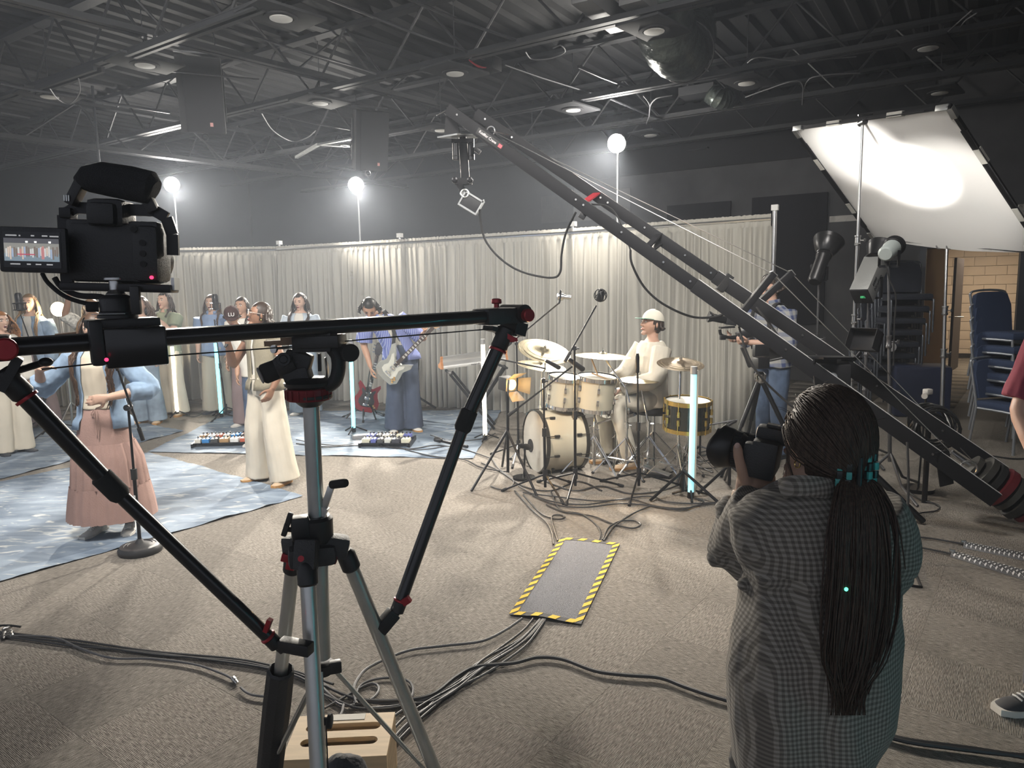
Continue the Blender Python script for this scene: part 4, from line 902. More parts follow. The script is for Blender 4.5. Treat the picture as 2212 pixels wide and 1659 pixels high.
# ================================================================ bounce lamps
lampglow = mat('led_face', (1, .98, .95), .5, emit=18, ecol=(1, .97, .92))
def cob(name, lab, c, aim, bodym, L=.3, r_=.06, dish=.1, dl=.12, power=600, txt=None, base=None, box=False, st=None):
    c = V(c); d = (V(aim)-c).normalized(); t_ = thing(name, lab, 'lamp', c)
    g = G(); x, y, dd = frame(d)
    if box: g.bar(c-d*L, c-d*.01, r_*1.75, r_*1.9, bev=.008)
    else: g.lathe(c-d*L, d, [(r_*.75, 0), (r_, .02), (r_, L-.05), (r_*1.12, L-.04), (r_*1.12, L-.01)], 20)
    g.obj('lamp_body', bodym, t_)
    g = G(); g.lathe(c-d*.02, d, [(r_*1.05, 0), (r_*1.2, .01), (r_*1.2, .03), (r_*1.05, .035)], 24); g.obj('mount_ring', blackm, t_)
    g = G(); g.lathe(c+d*.01, d, [(r_*.9, 0), (dish*.72, dl*.3), (dish*.93, dl*.75), (dish, dl), (dish*1.03, dl), (dish*.9, dl*.7), (dish*.68, dl*.3)], 28, False); g.obj('reflector_dish', mat('dish_black', (.03, .03, .032), .3, .5), t_)
    g = G(); g.lathe(c+d*.012, d, [(r_*.6, 0), (r_*.6, .006)], 20); g.obj('led_face', lampglow, t_)
    g = G(); yk = c-d*(L*.45); g.torus(yk, x, r_*1.3, .008, 18, 6, pi, 2*pi) if False else g.bar(yk+x*(r_*1.15), yk+x*(r_*1.15)+V((0, 0, -r_*2)), .02, .008); g.bar(yk-x*(r_*1.15), yk-x*(r_*1.15)+V((0, 0, -r_*2)), .02, .008); g.bar(yk+x*(r_*1.15)+V((0, 0, -r_*2)), yk-x*(r_*1.15)+V((0, 0, -r_*2)), .008, .02); g.obj('yoke', blackm, t_)
    g = G(); g.cyl(yk-x*(r_*1.25), yk-x*(r_*.95), .03, n=18); g.obj('tilt_knob', rubber, t_)
    if box:
        o_ = c-d*(L*.5); nn = y if y.y < 0 else -y
        for k in range(12):
            for s_ in range(3):
                pass
        nn = x if x.y < 0 else -x
        Mt = basis(o_+nn*(r_*.875+.001), d, d.cross(nn) if False else nn.cross(d))
        if txt: text('lamp_text', txt, .05, Mt @ Mx.Translation((-.03, -.02, .0005)), matte, t_)
        for k in range(5):
            g = G(Mt); g.box((-.11+k*.02, .035, 0), (.012, .03, .003)); g.obj('vent_slot', black, t_)
        g = G(); g.bar(c-d*(L+.012), c-d*(L-.002), r_*1.7, r_*1.85, bev=.004); g.obj('rear_panel', matte, t_)
        g = G(); q = c-d*(L+.014)+nn*.02; g.box(q, (.04, .03, .02), R(30)); g.obj('readout', mat('green_screen', (.05, .4, .15), .4, emit=.3), t_)
    if power: light('lamp_beam', 'SPOT', c+d*.1, power, (1, .96, .9), .05, aim=aim, spot=52, blend=.7, parent=t_)
    yb = yk+V((0, 0, -r_*2))
    bx, by = base or (yb.x, yb.y)
    s_ = cstand(st, yb+V((0, 0, 0)), (bx, by), .013, mat('stand_grey', (.1, .1, .105), .4, .5))
    return t_
fc = (FA+FC)/2
cob('led_lamp', 'black lamp with round reflector aimed up at the bounce frame, beside the steel pole', pt(1780, 550, 6.9), V((3.6, 7.55, 3.0)), mat('lamp_black', (.018, .018, .02), .35, .3), .34, .062, .14, .16, 110, st='thin black light stand behind the camera operator')
cob('led_lamp', 'silver box lamp with black reflector aimed up at the bounce frame', pt(1893, 566, 6.75), V((4.1, 7.35, 2.85)), mat('lamp_silver', (.5, .51, .5), .4, .5, bump=.3, bscale=160), .42, .095, .14, .17, 190, txt='NiceFoto', box=True, st='black light stand carrying the silver box lamp')
cob('led_lamp', 'grey lamp half hidden behind the silver box lamp', pt(1928, 535, 5.7), V((4.5, 7.4, 2.6)), mat('lamp_grey', (.45, .5, .49), .45, .3), .2, .06, .08, .05, 110, base=(pt(1930, 985, 5.55).x, 5.6), st='thin steel light stand with spread legs near the crane weights')
g = G(); g.tube(spline([pt(1913, 562, 5.6), pt(1920, 600, 5.6), pt(1935, 640, 5.6), pt(1932, 700, 5.6), pt(1930, 790, 5.6)], 6), .006, 6); g.obj('lamp_cable', rubber, label='thin power cable hanging from the grey lamp', cat='cable')
# ================================================================ stacked chairs
seatblue = mat('chair_blue', (.03, .05, .11), .85, bump=.3, bscale=300); chairmetal = mat('chair_frame', (.32, .34, .37), .4, .6); chairdark = mat('chair_dark', (.018, .022, .035), .8)
def chair(lab, c, yaw, seatm, fm, grp=None, z=0, sz=1.0, full=True):
    t_ = thing('stacking_chair', lab, 'chair', V(c)+V((0, 0, z)), grp); M = Mx.Translation(V(c)+V((0, 0, z))) @ Mx.Rotation(R(yaw), 4, 'Z') @ Mx.Scale(sz, 4)
    def seat_fn(p): return V((p.x*(1-.12*max(0, p.y/.24)), p.y, p.z))
    g = G(M); g.box((0, 0, .44), (.48, .47, .075), bev=.03); g.obj('seat', seatm, t_)
    g = G(M @ Mx.Translation((0, .245, .68)) @ Mx.Rotation(R(-10), 4, 'X')); g.prism([(-.22, -.19), (.22, -.19), (.235, .06), (.2, .17), (.13, .2), (-.13, .2), (-.2, .17), (-.235, .06)], .05, Mx.Rotation(R(90), 4, 'X')); g.obj('backrest', seatm, t_)
    for s_ in (-1, 1):
        g = G(M); g.tube(spline([(s_*.24, -.24, 0), (s_*.24, -.23, .36), (s_*.24, -.18, .4), (s_*.24, .18, .4)], 4), .0125, 8); g.obj('leg', fm, t_)
        g = G(M); g.tube([(s_*.24, .26, 0), (s_*.235, .2, .42), (s_*.235, .3, .86)], .0125, 8); g.obj('leg', fm, t_)
    g = G(M); g.tube(spline([(-.235, .3, .84), (-.2, .305, .885), (0, .308, .9), (.2, .305, .885), (.235, .3, .84)], 4), .012, 8); g.obj('back_rail', fm, t_)
    return t_
base = pt(2186, 930, 7.1); base.z = 0
for k in range(6):
    pos = ['bottom', 'second', 'third', 'fourth', 'fifth', 'topmost'][k]
    chair('blue padded stacking chair, %s of the tall stack at the doorway' % pos, base+(V((.02*k, .05*k, 0)) if k else V((-.06, -.08, 0))), 14, seatblue, chairmetal, 'blue chair stack by the doorway', z=.135*k)
b2 = V((pt(1925, 800, 9.4).x, 9.4, 0))
for k in range(8):
    pos = ['bottom', 'second', 'third', 'fourth', 'fifth', 'sixth', 'seventh', 'topmost'][k]
    chair('dark stacking chair, %s of the leaning stack left of the doorway' % pos, b2+V((.02*k-.1, -.03*k, 0)), -12, chairdark, mat('chair_dark_frame', (.1, .11, .13), .4, .6), 'dark chair stack left of the doorway', z=.15*k)
b3 = V((pt(1775, 800, 9.8).x, 9.8, 0))
for k in range(5):
    pos = ['bottom', 'second', 'third', 'fourth', 'topmost'][k]
    chair('dark stacking chair, %s of the stack behind the steel stand' % pos, b3+V((.7+.02*k, -.03*k, 0)), -10, chairdark, MAT['chair_dark_frame'], 'dark chair stack behind the lamps', z=.15*k)
g = G(); c_ = pt(1985, 850, 9.0); g.box((c_.x, 9.0, .32), (.62, .5, .64), R(-20), .04); g.obj('blue_crate', mat('crate_blue', (.012, .02, .06), .7), label='dark blue storage tub beside the doorway', cat='tub')
# round sticker seen on the stack
g = G(); p = pt(1927, 750, 8.95); g.cyl(p, p+V((0, -.004, 0)), .055, n=24); so = g.obj('round_sign', mat('sign_white', (.5, .5, .5), .7), label='round white disc on the dark chair stack', cat='sign')
# small camera light and coiled cables
sm = thing('small_camera', 'small pale gadget on a pole above the coiled cables', 'camera', pt(2002, 850, 5.6))
g = G(); g.box(pt(2004, 846, 5.6), (.06, .05, .045), R(20), .01); g.cyl(pt(1999, 853, 5.57), pt(1997, 856, 5.53), .022, n=14); g.obj('body', mat('pale_grey', (.5, .48, .45), .5), sm)
q = pt(2000, 860, 5.62); g = G(); g.cyl(q, (q.x-.02, q.y, .03), .008, n=6); g.cyl((q.x-.02, q.y, .0), (q.x-.02, q.y, .03), .12, n=16); g.obj('pole', blackm, sm)
hk = thing('cable_coil', 'thick bundle of coiled black cable hanging beside the crane', 'cable', pt(2010, 960, 5.2))
rr = random.Random(8)
for k in range(14):
    c_ = pt(2012+rr.uniform(-8, 12), 925+rr.uniform(-12, 22), 5.25+rr.uniform(-.05, .05)); g = G(); g.torus(c_, (rr.uniform(-.5, .5), 1, rr.uniform(-.5, .6)), rr.uniform(.1, .17), .009, 28, 6); g.obj('cable_loop', mat('cable_gloss', (.012, .012, .012), .35), hk)
g = G(); c_ = pt(2012, 960, 5.25); g.cyl((c_.x, c_.y+.05, .0), (c_.x, c_.y+.05, c_.z+.2), .02, n=8); g.obj('hanger_post', blackm, hk)
g = G(); g.tube(spline([pt(2030, 930, 5.2), pt(2062, 940, 5.2), pt(2090, 965, 5.2), gp(2105, 985, .01), gp(2140, 985, .01), gp(2190, 991, .01), gp(2230, 990, .01)], 6), .008, 6); g.obj('power_cable', rubber, label='black cable leading from the coil across the floor past the chair', cat='cable')
# ================================================================ things on the floor
def cloth_mat():
    m, nt, b = nodemat('painted_cloth'); N = NT(nt); tc = N.n('TexCoord')
    mp = N.n('Mapping'); mp.inputs['Rotation'].default_value = (0, 0, R(20)); mp.inputs['Scale'].default_value = (1.2, 3.4, 1); N.l(tc.outputs['Object'], mp.inputs[0])
    n1 = N.n('TexNoise'); n1.inputs['Scale'].default_value = 1.5; n1.inputs['Detail'].default_value = 5; n1.inputs['Distortion'].default_value = .6; N.l(mp.outputs[0], n1.inputs['Vector'])
    n2 = N.n('TexNoise'); n2.inputs['Scale'].default_value = 3.2; n2.inputs['Detail'].default_value = 6; n2.inputs['Distortion'].default_value = 1.6; N.l(mp.outputs[0], n2.inputs['Vector'])
    r1 = N.n('ValToRGB'); e = r1.color_ramp.elements; e[0].position = .36; e[0].color = (.11, .15, .21, 1); e[1].position = .66; e[1].color = (.25, .31, .385, 1); N.l(n1.outputs[0], r1.inputs[0])
    r2 = N.n('ValToRGB'); e = r2.color_ramp.elements; e[0].position = .575; e[0].color = (0, 0, 0, 1); e[1].position = .7; e[1].color = (.85, .85, .85, 1); N.l(n2.outputs[0], r2.inputs[0])
    N.l(N.mix(r2.outputs[0], r1.outputs[0], (.55, .56, .54)), b.inputs['Base Color']); b.inputs['Roughness'].default_value = .85
    return m
CL = cloth_mat()
def sheet(lab, c, seed, n=70, z0=.004):
    P = [gp(*q) for q in c]; g = G(); rows = []
    for i in range(n+1):
        row = []
        for j in range(n+1):
            u, v = i/n, j/n; p = (P[0]*(1-u)+P[3]*u)*(1-v)+(P[1]*(1-u)+P[2]*u)*v
            ed = min(u, v, 1-u, 1-v)
            z = z0+.012*max(0, mn.noise((p.x*2.1+seed, p.y*5, seed)))+.006*(mn.noise((p.x*9, p.y*14, seed))+.5)
            if ed < .001: z += .012*max(0, mn.noise((p.x*3.3, p.y*3.3, seed+4)))
            o = .02*mn.noise((p.x*2.5, p.y*2.5, seed+9)) if ed < .001 else 0
            row.append(V((p.x+o, p.y+o, z)))
        rows.append(row)
    g.surf(rows); return g.obj('backdrop_cloth', CL, label=lab, cat='cloth', sharp=0)
sheet('blue painted cloth on the floor under the woman in the pink skirt', [(658, 1072), (322, 978), (-300, 1100), (-210, 1318)], 1)
sheet('blue painted cloth on the floor under the bass player', [(320, 977), (505, 889), (1084, 887), (1022, 992)], 5)
sheet('blue painted cloth on the floor under the far left singer in cream trousers', [(397, 932), (250, 905), (-260, 930), (-260, 1106)], 9)
# cable mat with hazard tape
MO = [gp(1212, 1164), gp(1339, 1177), gp(1256, 1351), gp(1100, 1330)]
mt = thing('cable_mat', 'grey rubber cable mat edged with yellow and black hazard tape', 'mat', sum(MO, V((0, 0, 0)))/4)
def quadpt(u, v, z=0): p = (MO[0]*(1-u)+MO[1]*u)*(1-v)+(MO[3]*(1-u)+MO[2]*u)*v; return V((p.x, p.y, z+.012*math.exp(-((u-.45)/.25)**2)*(.5+.5*v)))
fl = mat('mat_fleck', (.34, .34, .36), .95, noise=1, nscale=420, col2=(.05, .05, .06), bump=.6, bscale=500)
g = G(); g.surf([[quadpt(.075+.85*i/16, .03+.94*j/24, .008) for i in range(17)] for j in range(25)]); g.obj('mat_surface', fl, mt)
g = G(); g.surf([[quadpt(i/16, j/24, .004) for i in range(17)] for j in range(25)]); g.obj('mat_base', rubber, mt)
tp_ = mat('tape_black', (.06, .06, .062), .75, spec=.2); ty = mat('tape_yellow', (.72, .47, .04), .75, spec=.2)
for u0, u1 in ((0, .095), (.905, 1)):
    g = G(); g.surf([[quadpt(u0+(u1-u0)*i/2, j/24, .0095) for i in range(3)] for j in range(25)]); g.obj('tape', tp_, mt)
    for k in range(13):
        v0 = .012+k*.0765; g = G(); a = [quadpt(u0, v0+.03, .0104), quadpt(u1, v0-.012, .0104), quadpt(u1, v0+.03, .0104), quadpt(u0, v0+.07, .0104)]
        for p in a: p.z += .0006
        g.quad(*a); g.obj('yellow_stripe', ty, mt, fix=False)
for v0, v1 in ((-.004, .03), (.97, 1.004)):
    g = G(); g.surf([[quadpt(i/16, v0+(v1-v0)*j/2, .0095) for i in range(17)] for j in range(3)]); g.obj('tape', tp_, mt)
    for k in range(4):
        u0 = .06+k*.24; g = G(); rows = [[quadpt(u0+.11*i/3+dv, v, .0112) for i in range(4)] for v, dv in ((v0, .05), (v1, 0))]; g.surf(rows); g.obj('yellow_stripe', ty, mt)
# cables
cabm = mat('cable_grey_black', (.03, .03, .032), .5); cabg = mat('cable_grey', (.1, .1, .105), .55)
NC = [0]
def cable(lab, px, r=.0055, m=None, z=None, name='floor_cable'):
    NC[0] += 1
    pts = [gp(x, y, .004+r+.0008*(NC[0] % 7)) for x, y in px]
    g = G(); g.tube(spline(pts, 6), r, 7); return g.obj(name, m or cabm, label=lab, cat='cable')
cable('upper black cable of the bundle entering at the left edge', [(-20, 1362), (60, 1372), (160, 1383), (330, 1407), (500, 1422), (580, 1436), (645, 1452), (720, 1478)])
cable('middle black cable of the bundle entering at the left edge', [(-20, 1366), (60, 1377), (160, 1389), (330, 1413), (500, 1427), (580, 1441), (650, 1458), (740, 1500)])
cable('lower black cable of the bundle entering at the left edge', [(-20, 1372), (50, 1380), (150, 1394), (280, 1405), (420, 1421), (560, 1440), (650, 1464), (700, 1500), (740, 1518)])
cable('single cable diverging to the silver plug beside the tripod leg', [(-10, 1374), (110, 1376), (170, 1399), (240, 1421), (330, 1423), (420, 1435), (480, 1455), (505, 1468)], .0055, cabg)
g = G(); a, b = gp(503, 1464, .012), gp(521, 1486, .012); g.lathe(a, b-a, [(.006, 0), (.011, .006), (.011, .03), (.009, .032), (.009, .05), (.006, .06)], 12); g.obj('cable_plug', steel, label='silver cable plug on the carpet left of the tripod', cat='plug')
cable('short cable from the silver plug to the tripod leg sleeve', [(520, 1485), (535, 1497), (558, 1503), (600, 1506)], .0055, cabg)
cable('cable leaving the mat corner and curling behind the tripod', [(1128, 1336), (1090, 1362), (1040, 1385), (960, 1395), (880, 1406), (800, 1440), (772, 1468), (764, 1492), (770, 1520)], .0065, cabg)
cable('small cable loop behind the tripod right leg', [(690, 1536), (740, 1508), (790, 1480), (812, 1478), (818, 1492), (800, 1512), (760, 1524), (730, 1520), (700, 1490), (690, 1470)], .0055, cabg)
cable('wide cable loop around the tripod right leg', [(765, 1520), (775, 1485), (800, 1470), (840, 1464), (880, 1470), (892, 1488), (886, 1510), (860, 1524), (800, 1530)], .0055, cabg)
cable('black cable sweeping past the loops behind the tripod', [(690, 1470), (720, 1490), (780, 1512), (850, 1521), (930, 1515), (980, 1490)], .006)
cable('cable crossing low behind the tripod toward the wooden box', [(690, 1476), (712, 1500), (740, 1518), (780, 1530), (840, 1530), (900, 1518)], .0055)
cable('cable tail running into the wooden box shadow', [(742, 1522), (738, 1540), (730, 1552)], .0055, cabg)
for k, (lab, px) in enumerate((('outermost cable of the bundle leaving the mat toward the box', [(1176, 1338), (1135, 1384), (1060, 1430), (990, 1478), (930, 1512), (880, 1545), (845, 1580)]),
    ('second cable of the bundle leaving the mat toward the box', [(1173, 1338), (1128, 1388), (1050, 1438), (985, 1490), (930, 1525), (875, 1568), (835, 1615)]),
    ('third cable of the bundle leaving the mat toward the box', [(1170, 1338), (1122, 1382), (1045, 1424), (985, 1470), (935, 1518), (870, 1580), (838, 1640)]),
    ('fourth cable of the bundle leaving the mat toward the box', [(1167, 1337), (1128, 1380), (1064, 1424), (1000, 1466), (945, 1500), (890, 1522), (850, 1548)]),
    ('innermost cable of the bundle leaving the mat toward the box', [(1152, 1336), (1130, 1362), (1080, 1400), (1035, 1432), (1000, 1470), (950, 1516), (900, 1560), (860, 1600)]),
    ('loose cable bowing out of the mat bundle', [(1178, 1338), (1140, 1390), (1085, 1432), (1040, 1460), (1000, 1480), (950, 1512), (905, 1540)]))):
    cable(lab, px, .0055, cabg if k % 2 else cabm)
cable('thick black cable winding across the carpet from the tripod to behind the photographer', [(770, 1512), (850, 1514), (930, 1502), (985, 1462), (1030, 1440), (1110, 1432), (1160, 1420), (1215, 1424), (1285, 1449), (1350, 1458), (1425, 1464), (1480, 1484), (1550, 1507), (1640, 1530), (1760, 1556), (1880, 1577), (1960, 1598), (2100, 1617), (2240, 1640)], .0085)
cable('second thick cable at the lower right edge', [(1880, 1580), (1960, 1602), (2060, 1616), (2160, 1628), (2240, 1634)], .0085)
for lab, px in (('cable running from the drum kit to the near side of the mat top', [(1112, 1060), (1150, 1102), (1180, 1128), (1192, 1150), (1196, 1176)]),
    ('cable with a small side loop above the mat', [(1130, 1068), (1165, 1106), (1190, 1119), (1212, 1121), (1220, 1116), (1208, 1112), (1192, 1116), (1196, 1140), (1205, 1168)]),
    ('cable crossing from the drum rug to the mat centre', [(1190, 1062), (1210, 1100), (1255, 1110), (1285, 1130), (1297, 1150), (1294, 1168)]),
    ('cable with a wide loop right above the mat', [(1180, 1090), (1220, 1106), (1280, 1115), (1325, 1132), (1365, 1141), (1384, 1133), (1370, 1125), (1340, 1126), (1315, 1140), (1302, 1166)]),
    ('cable angling from the drum stands down to the mat corner', [(1405, 1093), (1370, 1108), (1330, 1134), (1318, 1148), (1304, 1168)]),
    ('long cable curve in front of the drum stands, lowest one', [(1150, 1070), (1200, 1090), (1260, 1096), (1340, 1088), (1400, 1092), (1470, 1102), (1500, 1094), (1540, 1088), (1570, 1092)]),
    ('long cable curve in front of the drum stands, middle one', [(1120, 1050), (1180, 1080), (1260, 1090), (1330, 1080), (1370, 1080), (1420, 1094), (1480, 1098), (1520, 1085), (1500, 1076)]),
    ('long cable curve in front of the drum stands, topmost one', [(1130, 1064), (1210, 1074), (1300, 1082), (1400, 1072), (1440, 1084), (1500, 1088), (1560, 1084)]),
    ('cable under the drum kit near the kick drum', [(1040, 1000), (1080, 1018), (1130, 1050), (1190, 1060), (1250, 1040), (1300, 1060)]),
    ('cable curling beneath the tom stands', [(1180, 1040), (1240, 1060), (1300, 1050), (1360, 1066), (1430, 1060), (1480, 1040)]),
    ('cable under the drummer seat area', [(1330, 1010), (1380, 1030), (1450, 1020), (1500, 1000), (1560, 990), (1620, 985)]),
    ('tangled cable behind the glowing front tube', [(1490, 985), (1530, 1000), (1560, 990), (1550, 975), (1510, 978), (1500, 1000), (1540, 1020)]),
    ('second tangled cable behind the glowing front tube', [(1480, 1000), (1520, 1012), (1570, 1004), (1580, 985), (1540, 980), (1500, 990)]),
    ('cable along the front edge of the rear blue cloth', [(640, 958), (700, 965), (790, 962), (880, 970), (940, 962), (1000, 970), (1060, 990)]),
    ('cable leaving the rear cloth toward the drums', [(860, 966), (930, 985), (1000, 992), (1040, 1010), (1100, 1020)]),
    ('black cable across the cloth beside the pedal board of the bass player', [(640, 950), (720, 962), (800, 955), (830, 962), (900, 972), (960, 965)]),
    ('thin cable trailing from the bass player to his pedal board', [(846, 908), (850, 925), (842, 940), (836, 950)]),
    ('looped cable in front of the small floor microphone', [(930, 940), (980, 952), (1040, 948), (1070, 936)]),
    ('cable under the lamp stand beside the kick drum', [(1060, 985), (1075, 1010), (1110, 1040), (1090, 1058), (1060, 1050)]),
    ('thin cable at the crane stand foot', [(1962, 1062), (1990, 1080), (2020, 1088), (2030, 1096), (2020, 1104), (1990, 1108), (1970, 1116)]),
    ('upper thin cable feeding the far ramp strip', [(1950, 1158), (2010, 1163), (2086, 1176)]),
    ('lower thin cable feeding the near ramp strip', [(1950, 1176), (2000, 1185), (2058, 1197)]),
    ('cable lying behind the singers near the tube lamp', [(380, 895), (420, 900), (450, 890), (500, 898)])):
    cable(lab, px, .006)
# diamond plate ramps
dp_ = mat('diamond_plate', (.8, .8, .8), .4, .15); dpd = mat('diamond_dark', (.1, .1, .105), .5, .2)
for lab, P in (('far diamond-plate cable ramp strip at the right edge', [(2082, 1174), (2260, 1206), (2258, 1222), (2080, 1184)]), ('near diamond-plate cable ramp strip at the right edge', [(2060, 1195), (2260, 1246), (2255, 1268), (2052, 1203)])):
    q = [gp(*c_, .0) for c_ in P]; t_ = thing('cable_ramp', lab, 'cable ramp', sum(q, V((0, 0, 0)))/4)
    def rp(u, v, z): p = (q[0]*(1-u)+q[1]*u)*(1-v)+(q[3]*(1-u)+q[2]*u)*v; return V((p.x, p.y, z+.022*(1-abs(2*v-1)**3)))
    g = G(); g.surf([[rp(i/20, j/8, .002) for j in range(9)] for i in range(21)]); g.obj('plate', dpd, t_)
    g = G()
    for i in range(34):
        for j in range(4):
            u = (i+.5)/34; v = .12+.24*j; s_ = .0135; k = 1 if (i+j) % 2 else -1
            g.quad(rp(u-s_, v-.05*k, .0045), rp(u, v-.07*k+.06, .0045), rp(u+s_, v+.05*k, .0045), rp(u, v+.07*k-.06, .0045))
    o = g.obj('raised_diamonds', dp_, t_, sharp=0); o['kind'] = 'stuff'
    g = G(); a = rp(0, .5, .005); g.box(a, (.03, .03, .02), R(-20), .003); g.obj('end_clip', steel, t_)
# silver plugs at the far left edge
cp = thing('plug_bundle', 'heap of silver plugs and short black leads at the left edge', 'plugs', gp(10, 1362))
rr = random.Random(2)
for k in range(9):
    a = gp(rr.uniform(-14, 30), rr.uniform(1354, 1372), .012); d = V((rr.uniform(-1, 1), rr.uniform(-1, 1), 0)).normalized(); g = G(); g.lathe(a, d, [(.006, 0), (.01, .005), (.01, .04), (.006, .05)], 10); g.obj('plug', steel if k % 2 else black, cp)
g = G(); g.tube(spline([gp(-5, 1360, .01), gp(0, 1352, .02), gp(20, 1351, .02), gp(45, 1354, .01)], 5), .006, 6); g.obj('lead', rubber, cp)
# ================================================================ stage gear
cyan = mat('tube_cyan', (.3, .9, 1), .4, emit=3.2, ecol=(.16, .78, .9)); warm = mat('tube_warm', (1, .92, .75), .4, emit=5, ecol=(1, .9, .66)); pale = mat('tube_pale', (.6, .9, .95), .4, emit=.95, ecol=(.3, .78, .88))
def tubelamp(lab, top, bot, m, r=.023, legs=True, side=0):
    G0 = gp(bot[0], bot[1]+6); Y = G0.y; a = pt(bot[0], bot[1], Y); b = pt(top[0], top[1], Y)
    t_ = thing('tube_lamp', lab, 'lamp', G0, 'upright light tubes'); d = (b-a).normalized()
    g = G(); g.cyl(a+d*.03, b-d*.03, r, n=14); g.obj('tube', m, t_)
    g = G(); g.cyl(a-d*.02, a+d*.03, r*1.12, n=14); g.obj('end_cap', blackm, t_)
    g = G(); g.cyl(b-d*.03, b+d*.03, r*1.12, n=14); g.obj('end_cap', mat('cap_grey', (.3, .3, .3), .5), t_)
    g = G(); ro_ = V((side*(r*.8), r+.008-abs(side)*r*1.2, 0)); g.bar(a+ro_, b+ro_, r*1.3, .012 if not side else r*1.2, up=(0, 1, 0)); g.obj('back_rail', mat('rail_cream', (.5, .46, .38), .5), t_)
    if legs:
        for k in range(3):
            c = R(-100+120*k); g = G(); g.tube([a+V((0, 0, .05)), V((a.x+.16*math.cos(c), a.y+.16*math.sin(c), .012))], .009, 6); g.obj('leg', blackm, t_)
    return t_
tubelamp('warm white light tube standing behind the curly-haired singer', (371, 744), (383, 894), warm)
tubelamp('cyan light tube standing in front of the singer in the blue shirt', (465, 736), (478, 897), cyan)
tubelamp('cyan light tube standing between the fluid head and the red guitar', (757, 740), (764, 929), cyan)
tubelamp('cyan light tube standing behind the legs of the bass player', (837, 770), (845, 896), cyan)
tubelamp('warm white light tube standing in front of the keyboard', (1043, 738), (1048, 945), warm)
tubelamp('pale cyan light tube standing at the front of the drum kit', (1499, 800), (1492, 1070), pale, .024, side=1)
tl = V((1.75, .75, 0)); t_ = thing('tube_lamp', 'cyan light tube standing right of the photographer outside the picture', 'lamp', tl, 'upright light tubes')
g = G(); g.cyl(tl+V((0, 0, .3)), tl+V((0, 0, 1.5)), .023, n=12); g.obj('tube', mat('tube_teal', (.2, .85, .9), .4, emit=9, ecol=(.04, .6, .68)), t_)
g = G(); g.cyl(tl, tl+V((0, 0, .3)), .012); g.cyl(tl, tl+V((0, 0, .02)), .14, n=20); g.obj('stand', blackm, t_)
# round ball lamp
b = pt(126, 668, 9.4); t_ = thing('ball_lamp', 'round warm lamp on a stand among the far left singers', 'lamp', (b.x, b.y, 0))
g = G(); g.ell(b, (.095, .06, .095), 20, 12); g.obj('diffuser', mat('ball_glow', (1, .86, .55), .5, emit=9, ecol=(1, .8, .48)), t_)
g = G(); g.lathe(b+V((0, .04, 0)), (0, 1, 0), [(.1, 0), (.09, .05), (.05, .09)], 18); g.obj('housing', black, t_)
g = G(); g.cyl((b.x, b.y+.06, .02), (b.x, b.y+.06, b.z-.09), .014, n=8); g.obj('pole', steel, t_)
for k in range(3):
    c = R(30+120*k); g = G(); g.cyl((b.x, b.y+.06, .3), (b.x+.3*math.cos(c), b.y+.06+.3*math.sin(c), .01), .01, n=6); g.obj('leg', steel, t_)
light('ball_light', 'POINT', b+V((0, -.12, 0)), 18, (1, .8, .5), .08, parent=t_)
# floor uplights
def par(lab, x, y, up=V((0, .15, 1))):
    c = gp(x, y); t_ = thing('floor_uplight', lab, 'lamp', c, 'floor lamps lighting the drape'); up = up.normalized()
    g = G(); g.lathe(c, up, [(.07, .0), (.08, .01), (.085, .2), (.08, .205), (.075, .19)], 20); g.obj('can', black, t_)
    g = G(); g.lathe(c, up, [(.074, .188), (.074, .194)], 20); g.obj('lens', mat('par_glow', (1, .9, .7), .4, emit=5, ecol=(1, .86, .6)), t_)
    g = G(); g.tube([c+V((-.1, 0, .1)), c+V((-.1, 0, .0)), c+V((.1, 0, .0)), c+V((.1, 0, .1))], .008, 6); g.obj('bracket', blackm, t_)
    light('uplight', 'SPOT', c+up*.22, 38, (1, .84, .6), .05, aim=c+up*1+V((.05, .25, 0)), spot=70, blend=.9, parent=t_)
par('small uplight on the floor left of the red guitar', 731, 853); par('small uplight on the floor right of the yellow-collared stand', 945, 868)
par('small uplight on the floor behind the woman in cream trousers', 508, 838); par('small uplight on the floor behind the ripped-jeans singer', 352, 872)
